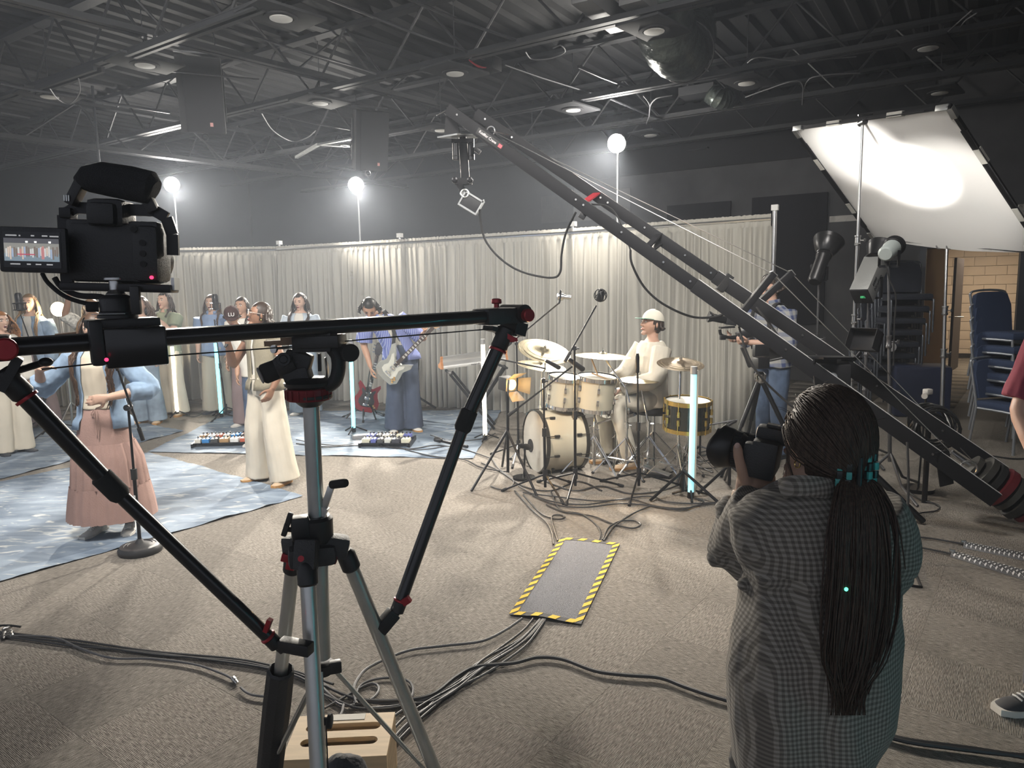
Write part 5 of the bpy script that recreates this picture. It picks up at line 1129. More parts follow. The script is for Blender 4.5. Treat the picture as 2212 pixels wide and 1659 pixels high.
# ---- mic stands
def mic_dyn(g, a, d, s=1): d = d.normalized(); g.lathe(a, d, [(.009*s, 0), (.011*s, .02*s), (.014*s, .13*s), (.014*s, .14*s)], 12); g.ell(a+d*.16*s, .025*s, 14, 10)
def stand(lab, base, jt, boom=None, tail=None, legs=3, r=.0095, m=blackm, rb=None, la=20, ll=.36, hub=.16, mic=None, name='microphone_stand', micd=None):
    base = V((base[0], base[1], 0)); jt = V(jt); t_ = thing(name, lab, 'stand', base)
    b0 = V((base.x, base.y, .05)); mid = b0+(jt-b0)*.52
    g = G(); g.cyl(b0, mid, r*1.25, n=10); g.obj('lower_tube', m, t_)
    g = G(); g.cyl(mid, jt, r*.85, n=10); g.obj('upper_tube', m, t_)
    g = G(); g.cyl(mid-V((0, 0, .035)), mid+V((0, 0, .035)), r*2, n=12); g.obj('clutch', rubber, t_)
    if rb:
        g = G(); g.lathe((base.x, base.y, 0), (0, 0, 1), [(rb*.96, 0), (rb, .012), (rb, .03), (rb*.9, .048), (rb*.72, .052), (rb*.7, .048), (rb*.55, .056), (rb*.53, .052), (rb*.38, .06), (.03, .066), (.015, .09)], 40); g.obj('round_base', mat('cast_iron', (.025, .025, .027), .5), t_)
    else:
        for k in range(legs):
            c = R(la+360*k/legs); e_ = V((base.x+ll*math.cos(c), base.y+ll*math.sin(c), .012))
            g = G(); g.cyl((base.x, base.y, hub), e_, r*.85, n=8); lo = g.obj('leg', m, t_)
            g = G(); d = (e_-V((base.x, base.y, hub))).normalized(); g.cyl(e_-d*.04, e_+d*.01, r*1.35, n=8); g.obj('rubber_foot', rubber, lo)
        g = G(); g.cyl((base.x, base.y, hub-.05), (base.x, base.y, hub+.04), r*2.1, n=12); g.obj('hub', black, t_)
    if boom is not None:
        boom = V(boom); tl_ = V(tail) if tail is not None else jt-(boom-jt).normalized()*.2
        g = G(); g.cyl(tl_, boom, r*.75, n=8); g.obj('boom', m, t_)
        g = G(); g.cyl(tl_-(boom-tl_).normalized()*.03, tl_+(boom-tl_).normalized()*.06, r*1.4, n=10); g.obj('boom_weight', rubber, t_)
        g = G(); g.cyl(jt-V((0, .025, 0)), jt+V((0, .025, 0)), .02, n=12); g.cyl(jt+V((.01, -.03, 0)), jt+V((.035, -.03, 0)), .008, n=8); g.obj('boom_clamp', black, t_)
    return t_
def condenser(lab, c, ax, parent=None, s=1):
    c = V(c); ax = V(ax).normalized(); t_ = thing('condenser_microphone', lab, 'microphone', c)
    g = G(); g.lathe(c-ax*.06*s, ax, [(.02*s, 0), (.026*s, .006*s), (.026*s, .075*s)], 16); g.obj('body', black, t_)
    g = G(); g.lathe(c+ax*.015*s, ax, [(.026*s, 0), (.026*s, .05*s), (.018*s, .065*s)], 16); g.obj('grille', blackm, t_)
    x, y, d = frame(ax); g = G()
    for h in (-.05, .0): g.torus(c+ax*h*s, ax, .045*s, .004*s, 20, 5)
    for k in range(4):
        a = pi/2*k; o = (x*math.cos(a)+y*math.sin(a))*.045*s; g.cyl(c+o-ax*.05*s, c+o, .0035*s, n=5)
    g.obj('shock_mount', blackm, t_)
    return t_
# front round-base stand of the skirt singer
bs = gp(304, 1192)
stand('black microphone stand on a round iron base before the pink-skirted woman', bs[:2], pt(277, 880, bs.y), boom=pt(252, 790, bs.y-.1), tail=pt(306, 942, bs.y+.05), rb=.135)
g = G(); mic_dyn(g, pt(254, 800, bs.y-.1), pt(243, 760, bs.y-.15)-pt(254, 800, bs.y-.1), 1.1); g.obj('vocal_microphone', black, label='black vocal microphone on the boom of the round-base stand', cat='microphone')
g = G(); p = pt(291, 1080, bs.y-.015); g.box(p, (.012, .002, .06)); g.obj('stand_sticker', mat('sticker_white', (.8, .8, .8), .6), label='small white printed strip on the round-base stand', cat='sticker')
c = pt(42, 655, 8.4); stand('microphone stand at the far left in front of the blonde singer', (c.x+.16, 8.5), pt(66, 740, 8.5), boom=pt(45, 680, 8.4), m=blackm)
condenser('black studio microphone at the far left in front of the blonde singer', c, (-.05, 0, 1), s=1.5)
c = pt(465, 655, 9.6); stand('microphone stand in front of the singer in the blue shirt', (c.x, 9.7), pt(463, 690, 9.6)); condenser('studio microphone hiding the face of the singer in the blue shirt', c, (0, 0, 1), s=1.5)
stand('tripod stand on the cloth behind the far left singer', gp(95, 930)[:2], pt(98, 800, gp(95, 930).y), la=10, ll=.42)
# bass player vocal stand
bb = gp(786, 905); stand('microphone stand beside the red guitar', bb[:2], pt(800, 790, bb.y), boom=pt(797, 762, bb.y), la=40, ll=.33, m=mat('teal_lit_metal', (.05, .07, .075), .35, .6))  # teal light falling on this stand is tinted into its metal colour
g = G(); mic_dyn(g, pt(796, 765, bb.y-.02), pt(783, 744, bb.y-.1)-pt(796, 765, bb.y-.02), 1.1); g.obj('vocal_microphone', black, label='vocal microphone beside the red guitar', cat='microphone')
# ---- keyboard on x stand
kt = thing('stage_keyboard', 'silver keyboard with orange wooden ends on a folding stand', 'keyboard', pt(1000, 800, 8.6))
KL, KR = pt(953, 795, 8.7), pt(1098, 776, 8.9); kd = (KR-KL).normalized(); kn = V((kd.y, -kd.x, 0)).normalized()
if kn.y > 0: kn = -kn
prof = [(.0, -.02), (.0, .005), (-.015, .03), (-.05, .06), (-.05, .09), (-.03, .125), (-.045, .135), (-.07, .12), (-.08, .07), (-.2, .03), (-.26, .025), (-.26, -.02)]
def kp(p, s_): return KL+kd*s_-kn*(-p[0])*1.0*-1+V((0, 0, p[1])) if False else KL+kd*s_+kn*p[0]+V((0, 0, p[1]))
def kbody(s0, s1): 
    g = G(); g.surf([[kp(p, s_) for p in prof] for s_ in (s0, s1)], closed=True); g.add([kp(p, s0) for p in prof], [tuple(range(len(prof)))]); g.add([kp(p, s1) for p in prof], [tuple(range(len(prof)))]); return g
LK = (KR-KL).length
kbody(.03, LK-.03).obj('back_panel', mat('silver_key', (.5, .5, .49), .4, .3), kt)
kbody(0, .03).obj('wooden_end', orangewood, kt); kbody(LK-.03, LK).obj('wooden_end', orangewood, kt)
text('keyboard_text', 'nord', .034, basis(kp((.004, -.004), LK*.5)+kn*.002, kd, V((0, 0, 1))), matte, kt, .001, sx=1.6)
kst = thing('keyboard_stand', 'black folding x-shaped stand under the keyboard', 'stand', (kt.location.x, kt.location.y, 0))
for p, q in ((pt(972, 808, 8.5), gp(1068, 930)), (pt(1090, 795, 8.8), gp(1000, 935))):
    for o_ in (0, .3):
        g = G(); g.bar(p+V((0, o_, 0)), q+V((0, o_, .02)), .028, .028); g.obj('strut', blackm, kst)
g = G(); g.cyl(pt(1020, 868, 8.4), pt(1020, 868, 8.4)+V((0, .45, 0)), .03, n=12); g.obj('hinge', black, kst)
for p in (pt(972, 806, 8.5), pt(1090, 793, 8.75)):
    g = G(); g.cyl(p-kn*-.12, p-kn*.3, .016, n=8); g.obj('rest_bar', rubber, kst)
# ---- yellow-collared tripod
yb = gp(900, 880); t_ = thing('guitar_stand', 'black tripod stand with a yellow collar right of the bass player', 'stand', yb)
g = G(); g.cyl(yb+V((0, 0, .08)), pt(904, 770, yb.y), .017, n=10); g.obj('post', blackm, t_)
g = G(); g.cyl(pt(901, 862, yb.y), pt(901, 852, yb.y), .05, n=12); g.obj('collar', mat('yellow_plastic', (.75, .5, .03), .5), t_, label='yellow collar')
for a in (-30, 100, 210):
    g = G(); g.cyl(pt(901, 856, yb.y), yb+V((.34*math.cos(R(a)), .34*math.sin(R(a)), .015)), .016, n=8); g.obj('leg', blackm, t_)
# ---- electric guitars
def guitar(name, lab, outline, T, bodym, guardm, neck_len, headm, horn=None):
    t_ = thing(name, lab, 'guitar', T.translation)
    g = G(T); g.prism(outline, .042); g.obj('body', bodym, t_)
    g = G(T); g.prism([(x*.62+.0, y*.62-.01) for x, y in outline], .004, Mx.Translation((0, .0, .0235))); g.obj('pickguard', guardm, t_)
    top = max(y for x, y in outline)
    g = G(T); g.box((0, top*.55+neck_len/2, .028), (.05, neck_len+top*.9, .02), bev=.004); g.obj('neck', mat('dark_fretboard', (.06, .035, .025), .5), t_)
    for k in range(10):
        g = G(T); y = top*.6+neck_len*(.1+.088*k); g.box((0, y, .0395), (.036, .028*(1-.05*k), .001)); g.obj('inlay', mat('pearl', (.75, .74, .7), .4), t_)
    g = G(T); g.prism([(-.03, 0), (.03, 0), (.05, .05), (.045, .16), (.0, .18), (-.045, .16), (-.05, .05)], .016, Mx.Translation((0, top*.55+neck_len+top*.45, .024))); g.obj('headstock', headm, t_)
    for s_ in (-1, 1):
        for k in range(3):
            g = G(T); y = top+neck_len+.03+k*.045; g.cyl((s_*.045, y, .024), (s_*.075, y, .024), .008, n=8); g.obj('tuner', chrome, t_)
    for y in (-.02, .06):
        g = G(T); g.box((0, y, .03), (.07, .035, .016), bev=.003); g.obj('pickup', chrome, t_)
    for s_ in range(4):
        g = G(T); x = -.015+.01*s_; g.cyl((x, -.12, .042), (x, top+neck_len, .043), .0012, n=4); g.obj('string', steel, t_)
    g = G(T); g.box((0, -.11, .034), (.08, .03, .016), bev=.003); g.obj('bridge', chrome, t_)
    for k in range(4):
        g = G(T); g.cyl((.1+.02*(k % 2), -.1-.045*(k//2)-.02*(k % 2), .024), (.1+.02*(k % 2), -.1-.045*(k//2)-.02*(k % 2), .036), .013, n=12); g.obj('control_knob', mat('amber', (.5, .3, .1), .4), t_)
    return t_
sg = [(0, -.2), (.1, -.19), (.165, -.13), (.17, -.05), (.135, .02), (.12, .08), (.15, .15), (.14, .19), (.1, .16), (.05, .12), (-.05, .12), (-.1, .17), (-.14, .2), (-.155, .16), (-.12, .08), (-.135, .02), (-.17, -.05), (-.165, -.13), (-.1, -.19)]
gb = gp(793, 905); T = basis(pt(793, 858, gb.y+.02), pt(810, 862, gb.y+.05)-pt(793, 858, gb.y+.02), pt(812, 790, gb.y+.14)-pt(793, 858, gb.y+.02))
guitar('electric_guitar', 'glossy dark red double-horned guitar leaning on a floor stand', sg, T, mat('cherry_red', (.22, .008, .015), .2, coat=.6), black, .38, black)
gs = thing('guitar_floor_stand', 'black folding stand under the red guitar', 'stand', gb)
for a in (-60, 200, 80):
    g = G(); g.cyl(gb+V((0, .1, .3)), gb+V((.3*math.cos(R(a)), .1+.3*math.sin(R(a)), .015)), .012, n=8); g.obj('leg', blackm, gs)
g = G(); g.tube([gb+V((-.12, -.08, .14)), gb+V((-.1, .08, .1)), gb+V((.1, .08, .1)), gb+V((.12, -.08, .14))], .011, 8); g.obj('cradle', rubber, gs)
# ---- pedal boards
def pedals(lab, c, yaw, cols, w_=.62, d_=.3):
    c = V(c); t_ = thing('pedal_board', lab, 'pedal board', c); M = Mx.Translation(c) @ Mx.Rotation(R(yaw), 4, 'Z')
    g = G(M)
    for y in (-.11, -.02, .09): g.box((0, y, .05+.1*(y+.11)), (w_, .06, .012))
    for x in (-w_/2, w_/2): g.bar((x, -d_/2, .03), (x, d_/2, .06), .02, .05)
    g.obj('frame', blackm, t_)
    rr = random.Random(len(lab)); x = -w_/2+.05; k = 0
    for row, y in ((0, -.08), (1, .07)):
        x = -w_/2+.05
        while x < w_/2-.04:
            pw = rr.uniform(.06, .11); col = cols[k % len(cols)]; z = .075+.1*(y+.08)
            g = G(M); g.box((x+pw/2-.03, y, z), (pw*.9, .115, .05), bev=.006); po = g.obj('pedal', mat('pedal_'+str(col), col, .4), t_)
            for q in (-.02, .02):
                g = G(M); g.cyl((x+pw/2-.03+q, y+.03, z+.025), (x+pw/2-.03+q, y+.03, z+.042), .009, n=8); g.obj('knob', black, po)
            g = G(M); g.cyl((x+pw/2-.03, y-.035, z+.025), (x+pw/2-.03, y-.035, z+.04), .008, n=8); g.obj('footswitch', chrome, po)
            x += pw+.008; k += 1
    return t_
pedals('pedal board with white, blue and wooden pedals left of the woman in cream trousers', gp(520, 960), 4, [(.65, .62, .55), (.03, .2, .5), (.05, .05, .05), (.4, .25, .12), (.7, .7, .68), (.45, .1, .05)], .95, .34)
pedals('pedal board at the feet of the bass player', gp(838, 962), -6, [(.6, .58, .45), (.1, .12, .35), (.06, .06, .06), (.55, .55, .5), (.04, .04, .05)], .55, .3)
g = G(); a = gp(800, 958, .03); g.box(a, (.24, .12, .05), R(-8), .006); g.obj('power_supply', black, label='flat black power box left of the bass pedal board', cat='box')
g = G(); a = gp(780, 943, .03); g.box(a, (.2, .1, .05), R(20), .006); g.obj('power_supply', mat('grey_box', (.25, .25, .26), .5), label='small grey box on the cloth right of the woman in cream trousers', cat='box')
fm = thing('floor_microphone_stand', 'low microphone lying near the cloth in front of the keyboard', 'stand', gp(990, 955))
g = G(); g.cyl(gp(950, 952, .05), gp(1010, 965, .03), .016, n=10); g.obj('boom', blackm, fm); g = G(); g.lathe(gp(955, 952, .05), gp(945, 950, .06)-gp(955, 952, .05), [(.02, 0), (.028, .02), (.028, .08), (.02, .09)], 12); g.obj('microphone', black, fm)
# ---- lamp with barn doors
lb = V((pt(1098, 1055, 6.1).x, 6.1, 0)); lc = pt(1108, 832, 6.05)
lt = thing('barn_door_lamp', 'amber glowing lamp with barn doors left of the drum kit', 'lamp', (lb.x, lb.y, 0)); ld = V((.65, -.75, -.12)).normalized()
g = G(); g.bar(lc-ld*.13, lc-ld*.02, .12, .12, bev=.015); g.obj('lamp_house', mat('lamp_grey_black', (.05, .05, .05), .5), lt)
g = G(); g.lathe(lc-ld*.02, ld, [(.045, 0), (.045, .01), (.03, .022), (.0, .026)], 20, False); g.obj('lens', mat('amber_glow', (1, .55, .12), .3, emit=22, ecol=(1, .5, .1)), lt)
x, y, d = frame(ld)
for s_, ax, ot in ((1, x, y), (-1, x, y), (1, y, x), (-1, y, x)):
    g = G(); p = lc+ax*(s_*.06); q = p+ld*.09+ax*(s_*.06); g.add([p-ot*.055, p+ot*.055, q+ot*.075, q-ot*.075]+[v+ld*-.003 for v in (p-ot*.055, p+ot*.055, q+ot*.075, q-ot*.075)], [(0, 1, 2, 3), (7, 6, 5, 4), (0, 4, 5, 1), (1, 5, 6, 2), (2, 6, 7, 3), (3, 7, 4, 0)]); g.obj('barn_door', matte, lt)
light('amber_beam', 'SPOT', lc+ld*.06, 60, (1, .62, .25), .04, aim=lc+ld, spot=95, blend=.6, parent=lt)
light('amber_side', 'POINT', lc+ld*.1, 9, (1, .6, .22), .03, parent=lt)
g = G(); g.cyl((lb.x, lb.y, .1), lc-ld*.07+V((0, 0, -.07)), .013, n=8); g.obj('pole', blackm, lt)
for e_ in (gp(1018, 1064), gp(1160, 1075), gp(1085, 1010)):
    g = G(); g.cyl((lb.x, lb.y, .46), V((e_.x, e_.y, .012)), .011, n=8); g.obj('leg', blackm, lt)
# ================================================================ drum kit
shell = mat('cream_shell', (.66, .6, .46), .25, coat=.5, noise=.08, nscale=3); hide = mat('drum_head', (.75, .73, .66), .6, noise=.1, nscale=7); gold = mat('gold_hardware', (.7, .5, .15), .25, .9)
def drum(name, lab, c, ax, r, L, shellm, hoopm, lugs=8, top=hide, bot=hide, port=False, rods=True, parent=None):
    c = V(c); ax = V(ax).normalized(); x, y, d = frame(ax); t_ = thing(name, lab, 'drum', c-d*(L/2))
    g = G(); g.lathe(c-d*(L/2), d, [(r, 0), (r, L)], 40, False); g.obj('shell', shellm, t_)
    for s_, hm in ((1, top), (-1, bot)):
        e_ = c+d*(s_*L/2)
        g = G(); g.lathe(e_, d*s_, [(r*1.0, -.004), (r*.995, .004), (r*.6, .006), (0, .007)], 40, False); g.obj('drum_head', hm, t_)
        g = G(); g.lathe(e_-d*(s_*.02), d*s_, [(r+.004, 0), (r+.012, 0), (r+.012, .034), (r+.002, .036)], 40, False); g.obj('hoop', hoopm, t_)
        for k in range(lugs):
            a = 2*pi*(k+.5)/lugs; o = (x*math.cos(a)+y*math.sin(a))
            g = G(); g.cyl(e_+o*(r+.014)-d*(s_*(.1 if L > .25 else L*.4)), e_+o*(r+.014)+d*(s_*.02), .004, n=6); lg = e_+o*(r+.01)-d*(s_*min(.09, L*.35)); g.box(lg, (.022, .022, .05), Mx((x, y, d)).transposed(), .004); g.obj('lug', hoopm if shellm is not black else gold, t_)
    if port:
        q = c+d*(L/2+.008); g = G(); g.lathe(q+x*.0-y*.06+x*.1, d, [(.062, -.002), (.062, .004), (.05, .004)], 24); g.obj('port_hole', matte, t_)
    return t_
bdn = V((-.93, -.36, .02)).normalized()
bc = V((.2, 6.5, .3)); bc = pt(1157, 953, 6.5)
drum('bass_drum', 'large cream bass drum lying on its side with a port hole and microphone', bc-bdn*.2, bdn, .285, .4, shell, mat('hoop_black', (.03, .028, .025), .3, coat=.4), 10, port=True, bot=hide)
for o_ in (-1, 1):
    g = G(); p = bc-bdn*.05+V((-bdn.y, bdn.x, 0))*(.2*o_)+V((0, 0, -.2)); e_ = p+V((-.05, 0, 0))+V((-bdn.y, bdn.x, 0))*(.16*o_); e_.z = .015; g.cyl(p, e_, .011, n=8); g.obj('drum_spur', chrome, label='chrome spur leg of the bass drum, %s side' % ('camera' if o_ > 0 else 'far'), cat='drum leg')
km = thing('kick_microphone_stand', 'short stand with a microphone in the bass drum port', 'stand', gp(1132, 1030))
g = G(); a = gp(1132, 1034); q = pt(1134, 968, a.y); g.cyl(a, q, .009, n=8); g.cyl(a, a+V((0, 0, .02)), .1, n=20); g.obj('post', blackm, km)
g = G(); p = pt(1150, 968, a.y+.15); g.lathe(pt(1122, 962, a.y-.02), p-pt(1122, 962, a.y-.02), [(.012, 0), (.022, .02), (.022, .09), (.028, .1), (.028, .15)], 14); g.obj('microphone', black, km)
tax = V((-.12, -.2, .97))
drum('rack_tom', 'smaller cream tom drum above the bass drum', pt(1218, 845, 6.55), V((.1, -.12, .98)), .15, .27, shell, chrome, 6)
drum('rack_tom', 'larger cream tom drum lit teal on one side', pt(1287, 848, 6.5), V((.08, -.1, .98)), .175, .29, shell, chrome, 6)
drum('snare_drum', 'black snare drum in front of the drummer knees', pt(1335, 872, 6.65), V((-.05, -.12, 1)), .17, .16, mat('black_shell', (.02, .018, .016), .25, coat=.5), chrome, 8)
drum('side_snare_drum', 'black drum with gold hoops standing right of the drummer', pt(1485, 896, 6.0), V((.02, -.06, 1)), .185, .24, mat('black_gloss_shell', (.012, .016, .014), .15, coat=.8), gold, 10)
# hardware
def hstand(lab, base, top, arm=None, m=chrome, ll=.3, la=40, h=.34, name='cymbal_stand'):
    base = V((base[0], base[1], 0)); top = V(top); t_ = thing(name, lab, 'stand', base, 'chrome drum stands')
    b0 = V((base.x, base.y, .07)); mid = V((base.x, base.y, max(.4, top.z*.55)))
    g = G(); g.cyl(b0, mid, .0135, n=10); g.obj('lower_tube', m, t_)
    g = G(); g.cyl(mid, top, .0095, n=10); g.obj('upper_tube', m, t_)
    g = G(); g.cyl(mid-V((0, 0, .03)), mid+V((0, 0, .025)), .02, n=12); g.cyl(mid, mid+V((.045, -.01, 0)), .006, n=6); g.obj('memory_clamp', m, t_)
    for k in range(3):
        a = R(la+120*k); e_ = V((base.x+ll*math.cos(a), base.y+ll*math.sin(a), .012)); u = V((base.x, base.y, h)); l_ = V((base.x, base.y, .13))
        g = G(); n = V((-math.sin(a), math.cos(a), 0))*.012
        for s_ in (-1, 1): g.cyl(u+n*s_, e_+n*s_*.4, .0055, n=6)
        k_ = u+(e_-u)*.55
        for s_ in (-1, 1): g.cyl(l_+n*s_, k_+n*s_, .0045, n=6)
        lo = g.obj('leg', m, t_); g = G(); g.ell(e_, (.016, .016, .012), 10, 6); g.obj('rubber_foot', rubber, lo)
    return t_
def cymbal(lab, c, ax, r, m=None):
    c = V(c); ax = V(ax).normalized(); t_ = thing('cymbal', lab, 'cymbal', c)
    g = G(); g.lathe(c, ax, [(.0, .028), (.02, .027), (.04, .018), (.048, .012), (r*.5, .006), (r*.8, -.002), (r, -.012), (r*.8, -.0035), (.048, .0105), (.02, .025)], 44, False); g.obj('plate', m or cymm, t_)
    for q in (.35, .5, .65, .8, .93):
        g = G(); g.torus(c+ax*(.0085-.02*(q-.35)), ax, r*q, .0009, 44, 4); g.obj('groove', cymg, t_)
    g = G(); g.cyl(c+ax*.02, c+ax*.07, .004, n=6); g.cyl(c+ax*.03, c+ax*.045, .014, n=10); g.obj('wing_nut', chrome, t_)
cymm = mat('cymbal_bronze', (.62, .54, .36), .32, .85, noise=.15, nscale=9); cymg = mat('cymbal_groove', (.4, .33, .2), .4, .8)
cd_ = mat('cymbal_dark', (.32, .25, .17), .45, .8, noise=.3, nscale=12)
C1, C2, C3, C4, C5 = pt(1176, 756, 6.7), pt(1170, 788, 6.9), pt(1302, 767, 6.5), pt(1470, 784, 6.1), pt(1382, 818, 6.5)
cymbal('large tilted crash cymbal above the smaller tom', C1, (.2, -.34, .9), .255); cymbal('flat cymbal just below the tilted crash', C2, (.14, -.1, .98), .24)
cymbal('thin ride cymbal above the larger tom', C3, (.06, -.02, 1), .255); cymbal('dark brown cymbal above the gold-hooped drum', C4, (.03, -.2, .97), .2, cd_)
cymbal('pale hi-hat cymbal in front of the drummer arm', C5, (.02, -.05, 1), .19)
hstand('chrome stand under the tilted crash cymbal', (C1.x+.02, 6.75), C1-V((0, 0, .02)), la=10); hstand('chrome stand under the flat lower cymbal', (C2.x-.02, 7.0), C2-V((0, 0, .02)), la=70)
hs_ = hstand('chrome stand with a slanted arm under the ride cymbal', (pt(1355, 1040, 6.25).x, 6.3), pt(1352, 830, 6.3), la=50)
g = G(); g.cyl(pt(1352, 838, 6.3), C3-V((0, 0, .01)), .008, n=8); g.cyl(pt(1352, 838, 6.3), pt(1360, 870, 6.28), .008, n=8); g.obj('cymbal_arm', chrome, hs_)
hstand('chrome stand under the dark brown cymbal', (pt(1465, 1050, 6.0).x, 6.02), C4-V((0, 0, .02)), la=30)
hstand('chrome hi-hat stand beside the drummer shin', (pt(1400, 1020, 6.35).x, 6.35), C5-V((0, 0, .02)), la=80)
hstand('chrome stand holding the gold-hooped drum', (pt(1488, 1010, 6.1).x, 6.15), pt(1487, 928, 6.1), la=0, h=.3)
hstand('chrome snare drum stand', (pt(1335, 1010, 6.65).x, 6.7), pt(1335, 892, 6.66), la=15, h=.3)
hs_ = hstand('chrome tom stand beside the bass drum', (pt(1285, 1030, 6.35).x, 6.4), pt(1285, 895, 6.45), la=65)
g = G(); g.cyl(pt(1240, 905, 6.6), pt(1262, 925, 6.5), .011, n=8); g.cyl(pt(1262, 925, 6.5), pt(1320, 905, 6.45), .011, n=8); g.obj('tom_arm', chrome, hs_)
# kick pedal and hi-hat pedal
for lab, x, y in (('chrome kick drum pedal behind the bass drum', 1305, 1000), ('chrome hi-hat pedal under the drummer foot', 1418, 1030)):
    c = gp(x, y); t_ = thing('foot_pedal', lab, 'pedal', c); g = G(); g.box(c+V((0, 0, .02)), (.09, .27, .015), R(60), .004); g.obj('base', blackm, t_)
    g = G(); g.box(c+V((0, 0, .06)), (.085, .26, .012), Mx.Rotation(R(60), 3, 'Z') @ Mx.Rotation(R(14), 3, 'X'), .004); g.obj('footboard', steel, t_)
    g = G(); g.bar(c+V((-.11, .03, .01)), c+V((-.11, .03, .22)), .012, .02); g.bar(c+V((-.06, .12, .01)), c+V((-.06, .12, .22)), .012, .02); g.bar(c+V((-.11, .03, .21)), c+V((-.06, .12, .21)), .012, .012); g.obj('frame', chrome, t_)
# drum throne
tc_ = pt(1412, 876, 6.75); tt = thing('drum_throne', 'black round padded drum stool under the drummer', 'stool', (tc_.x, tc_.y, 0))
g = G(); g.lathe(tc_+V((0, 0, -.08)), (0, 0, 1), [(.1, 0), (.17, .006), (.19, .03), (.185, .07), (.15, .085), (0, .088)], 28); g.obj('seat', mat('black_vinyl', (.015, .015, .016), .35), tt)
g = G(); g.cyl(tc_-V((0, 0, .08)), (tc_.x, tc_.y, .18), .016, n=10); g.obj('post', chrome, tt)
for k in range(3):
    a = R(20+120*k); g = G(); g.cyl((tc_.x, tc_.y, .3), (tc_.x+.28*math.cos(a), tc_.y+.28*math.sin(a), .012), .01, n=8); g.obj('leg', chrome, tt)
# drum microphones and stands
j = pt(1116, 742, 6.9); stand('boom stand behind the amber lamp reaching to the overhead microphone', (j.x, 6.95), j, boom=pt(1207, 655, 6.7), tail=pt(1095, 748, 6.95))
m_ = thing('overhead_microphone', 'silver-tipped overhead microphone above the crash cymbal', 'microphone', pt(1212, 640, 6.7))
g = G(); g.lathe(pt(1203, 640, 6.7), V((1, -.05, -.12)), [(.02, 0), (.034, .01), (.034, .06), (.02, .065), (.02, .13), (.014, .135)], 14); g.obj('body', steel, m_)
g = G(); g.torus(pt(1210, 638, 6.7), (1, 0, -.1), .045, .008, 18, 6); g.cyl(pt(1210, 648, 6.7), pt(1207, 656, 6.7), .01, n=6); g.obj('shock_mount', blackm, m_)
bb = gp(1243, 1062); j = pt(1241, 752, bb.y); stand('tall black boom stand in front of the toms', bb[:2], j, boom=pt(1288, 660, bb.y+.1), tail=pt(1224, 775, bb.y-.05), la=15, ll=.42)
m_ = thing('overhead_microphone', 'round black overhead microphone in a spider mount above the drums', 'microphone', pt(1296, 638, bb.y+.1))
g = G(); g.lathe(pt(1296, 646, bb.y+.1), (.2, 0, 1), [(.022, -.02), (.03, -.01), (.03, .06), (.015, .075)], 14); g.obj('body', blackm, m_)
g = G(); q = pt(1297, 638, bb.y+.1)
for a in ((1, 0, .2), (0, 1, 0), (.7, .7, .3), (-.5, .5, .8)): g.torus(q, a, .052, .004, 20, 5)
g.obj('spider_mount', black, m_)
bb = gp(1178, 1065); j = pt(1174, 822, bb.y); stand('low black boom stand in front of the bass drum', bb[:2], j, boom=pt(1236, 792, bb.y+.1), tail=pt(1104, 893, bb.y-.15), la=50, ll=.36)
g = G(); a = pt(1228, 775, bb.y+.1); b_ = pt(1262, 800, bb.y+.15); g.lathe(a, b_-a, [(.012, 0), (.018, .01), (.022, .1), (.024, .16), (.018, .17)], 12); g.obj('tom_microphone', black, label='black microphone pointing down at the larger tom', cat='microphone')
g = G(); a = pt(1178, 778, 6.3); b_ = pt(1212, 797, 6.35); g.lathe(a, b_-a, [(.012, 0), (.016, .01), (.02, .1), (.022, .15), (.016, .16)], 12); g.obj('tom_microphone', black, label='black microphone pointing down at the smaller tom', cat='microphone')
g = G(); g.cyl(pt(1080, 776, 6.4), pt(1178, 796, 6.3), .008, n=6); g.obj('microphone_boom', blackm, label='thin horizontal boom left of the smaller tom', cat='boom')
bb = gp(1380, 1062); stand('tall straight black stand in front of the drummer', bb[:2], pt(1377, 800, bb.y), la=10, ll=.42)
g = G(); g.lathe(pt(1377, 806, bb.y), (0, 0, 1), [(.012, 0), (.016, .01), (.016, .13), (.01, .16)], 12); g.obj('pencil_microphone', blackm, label='slim upright microphone in front of the drummer', cat='microphone')
bb = gp(1512, 985); t_ = thing('floor_microphone_stand', 'low boom stand with a microphone behind the glowing front tube', 'stand', bb)
g = G(); g.cyl(bb+V((0, 0, .3)), pt(1592, 907, bb.y-.05), .009, n=6); g.obj('boom', blackm, t_); g = G(); g.lathe(pt(1565, 922, bb.y-.04), pt(1593, 907, bb.y-.05)-pt(1565, 922, bb.y-.04), [(.014, 0), (.018, .02), (.018, .12), (.012, .13)], 12); g.obj('microphone', black, t_)
g = G(); g.cyl(bb, bb+V((0, 0, .34)), .01, n=8); g.obj('post', blackm, t_)
for k in range(3):
    a = R(-20+120*k); g = G(); g.cyl(bb+V((0, 0, .1)), bb+V((.3*math.cos(a), .3*math.sin(a), .012)), .009, n=6); g.obj('leg', blackm, t_)
for lab, px in (('stubby black tripod base left of the photographer lens', (1575, 1060)), ('small folded tripod base near the front tube', (1475, 1075))):
    c = gp(*px); t_ = thing('low_tripod', lab, 'stand', c)
    g = G(); g.cyl(c+V((0, 0, .05)), c+V((0, 0, .5 if px[0] > 1500 else .2)), .014, n=8); g.obj('post', blackm, t_)
    for k in range(3):
        a = R(200+120*k); g = G(); g.cyl(c+V((0, 0, .22)), c+V((.3*math.cos(a), .3*math.sin(a), .012)), .012, n=8); g.obj('leg', blackm, t_)
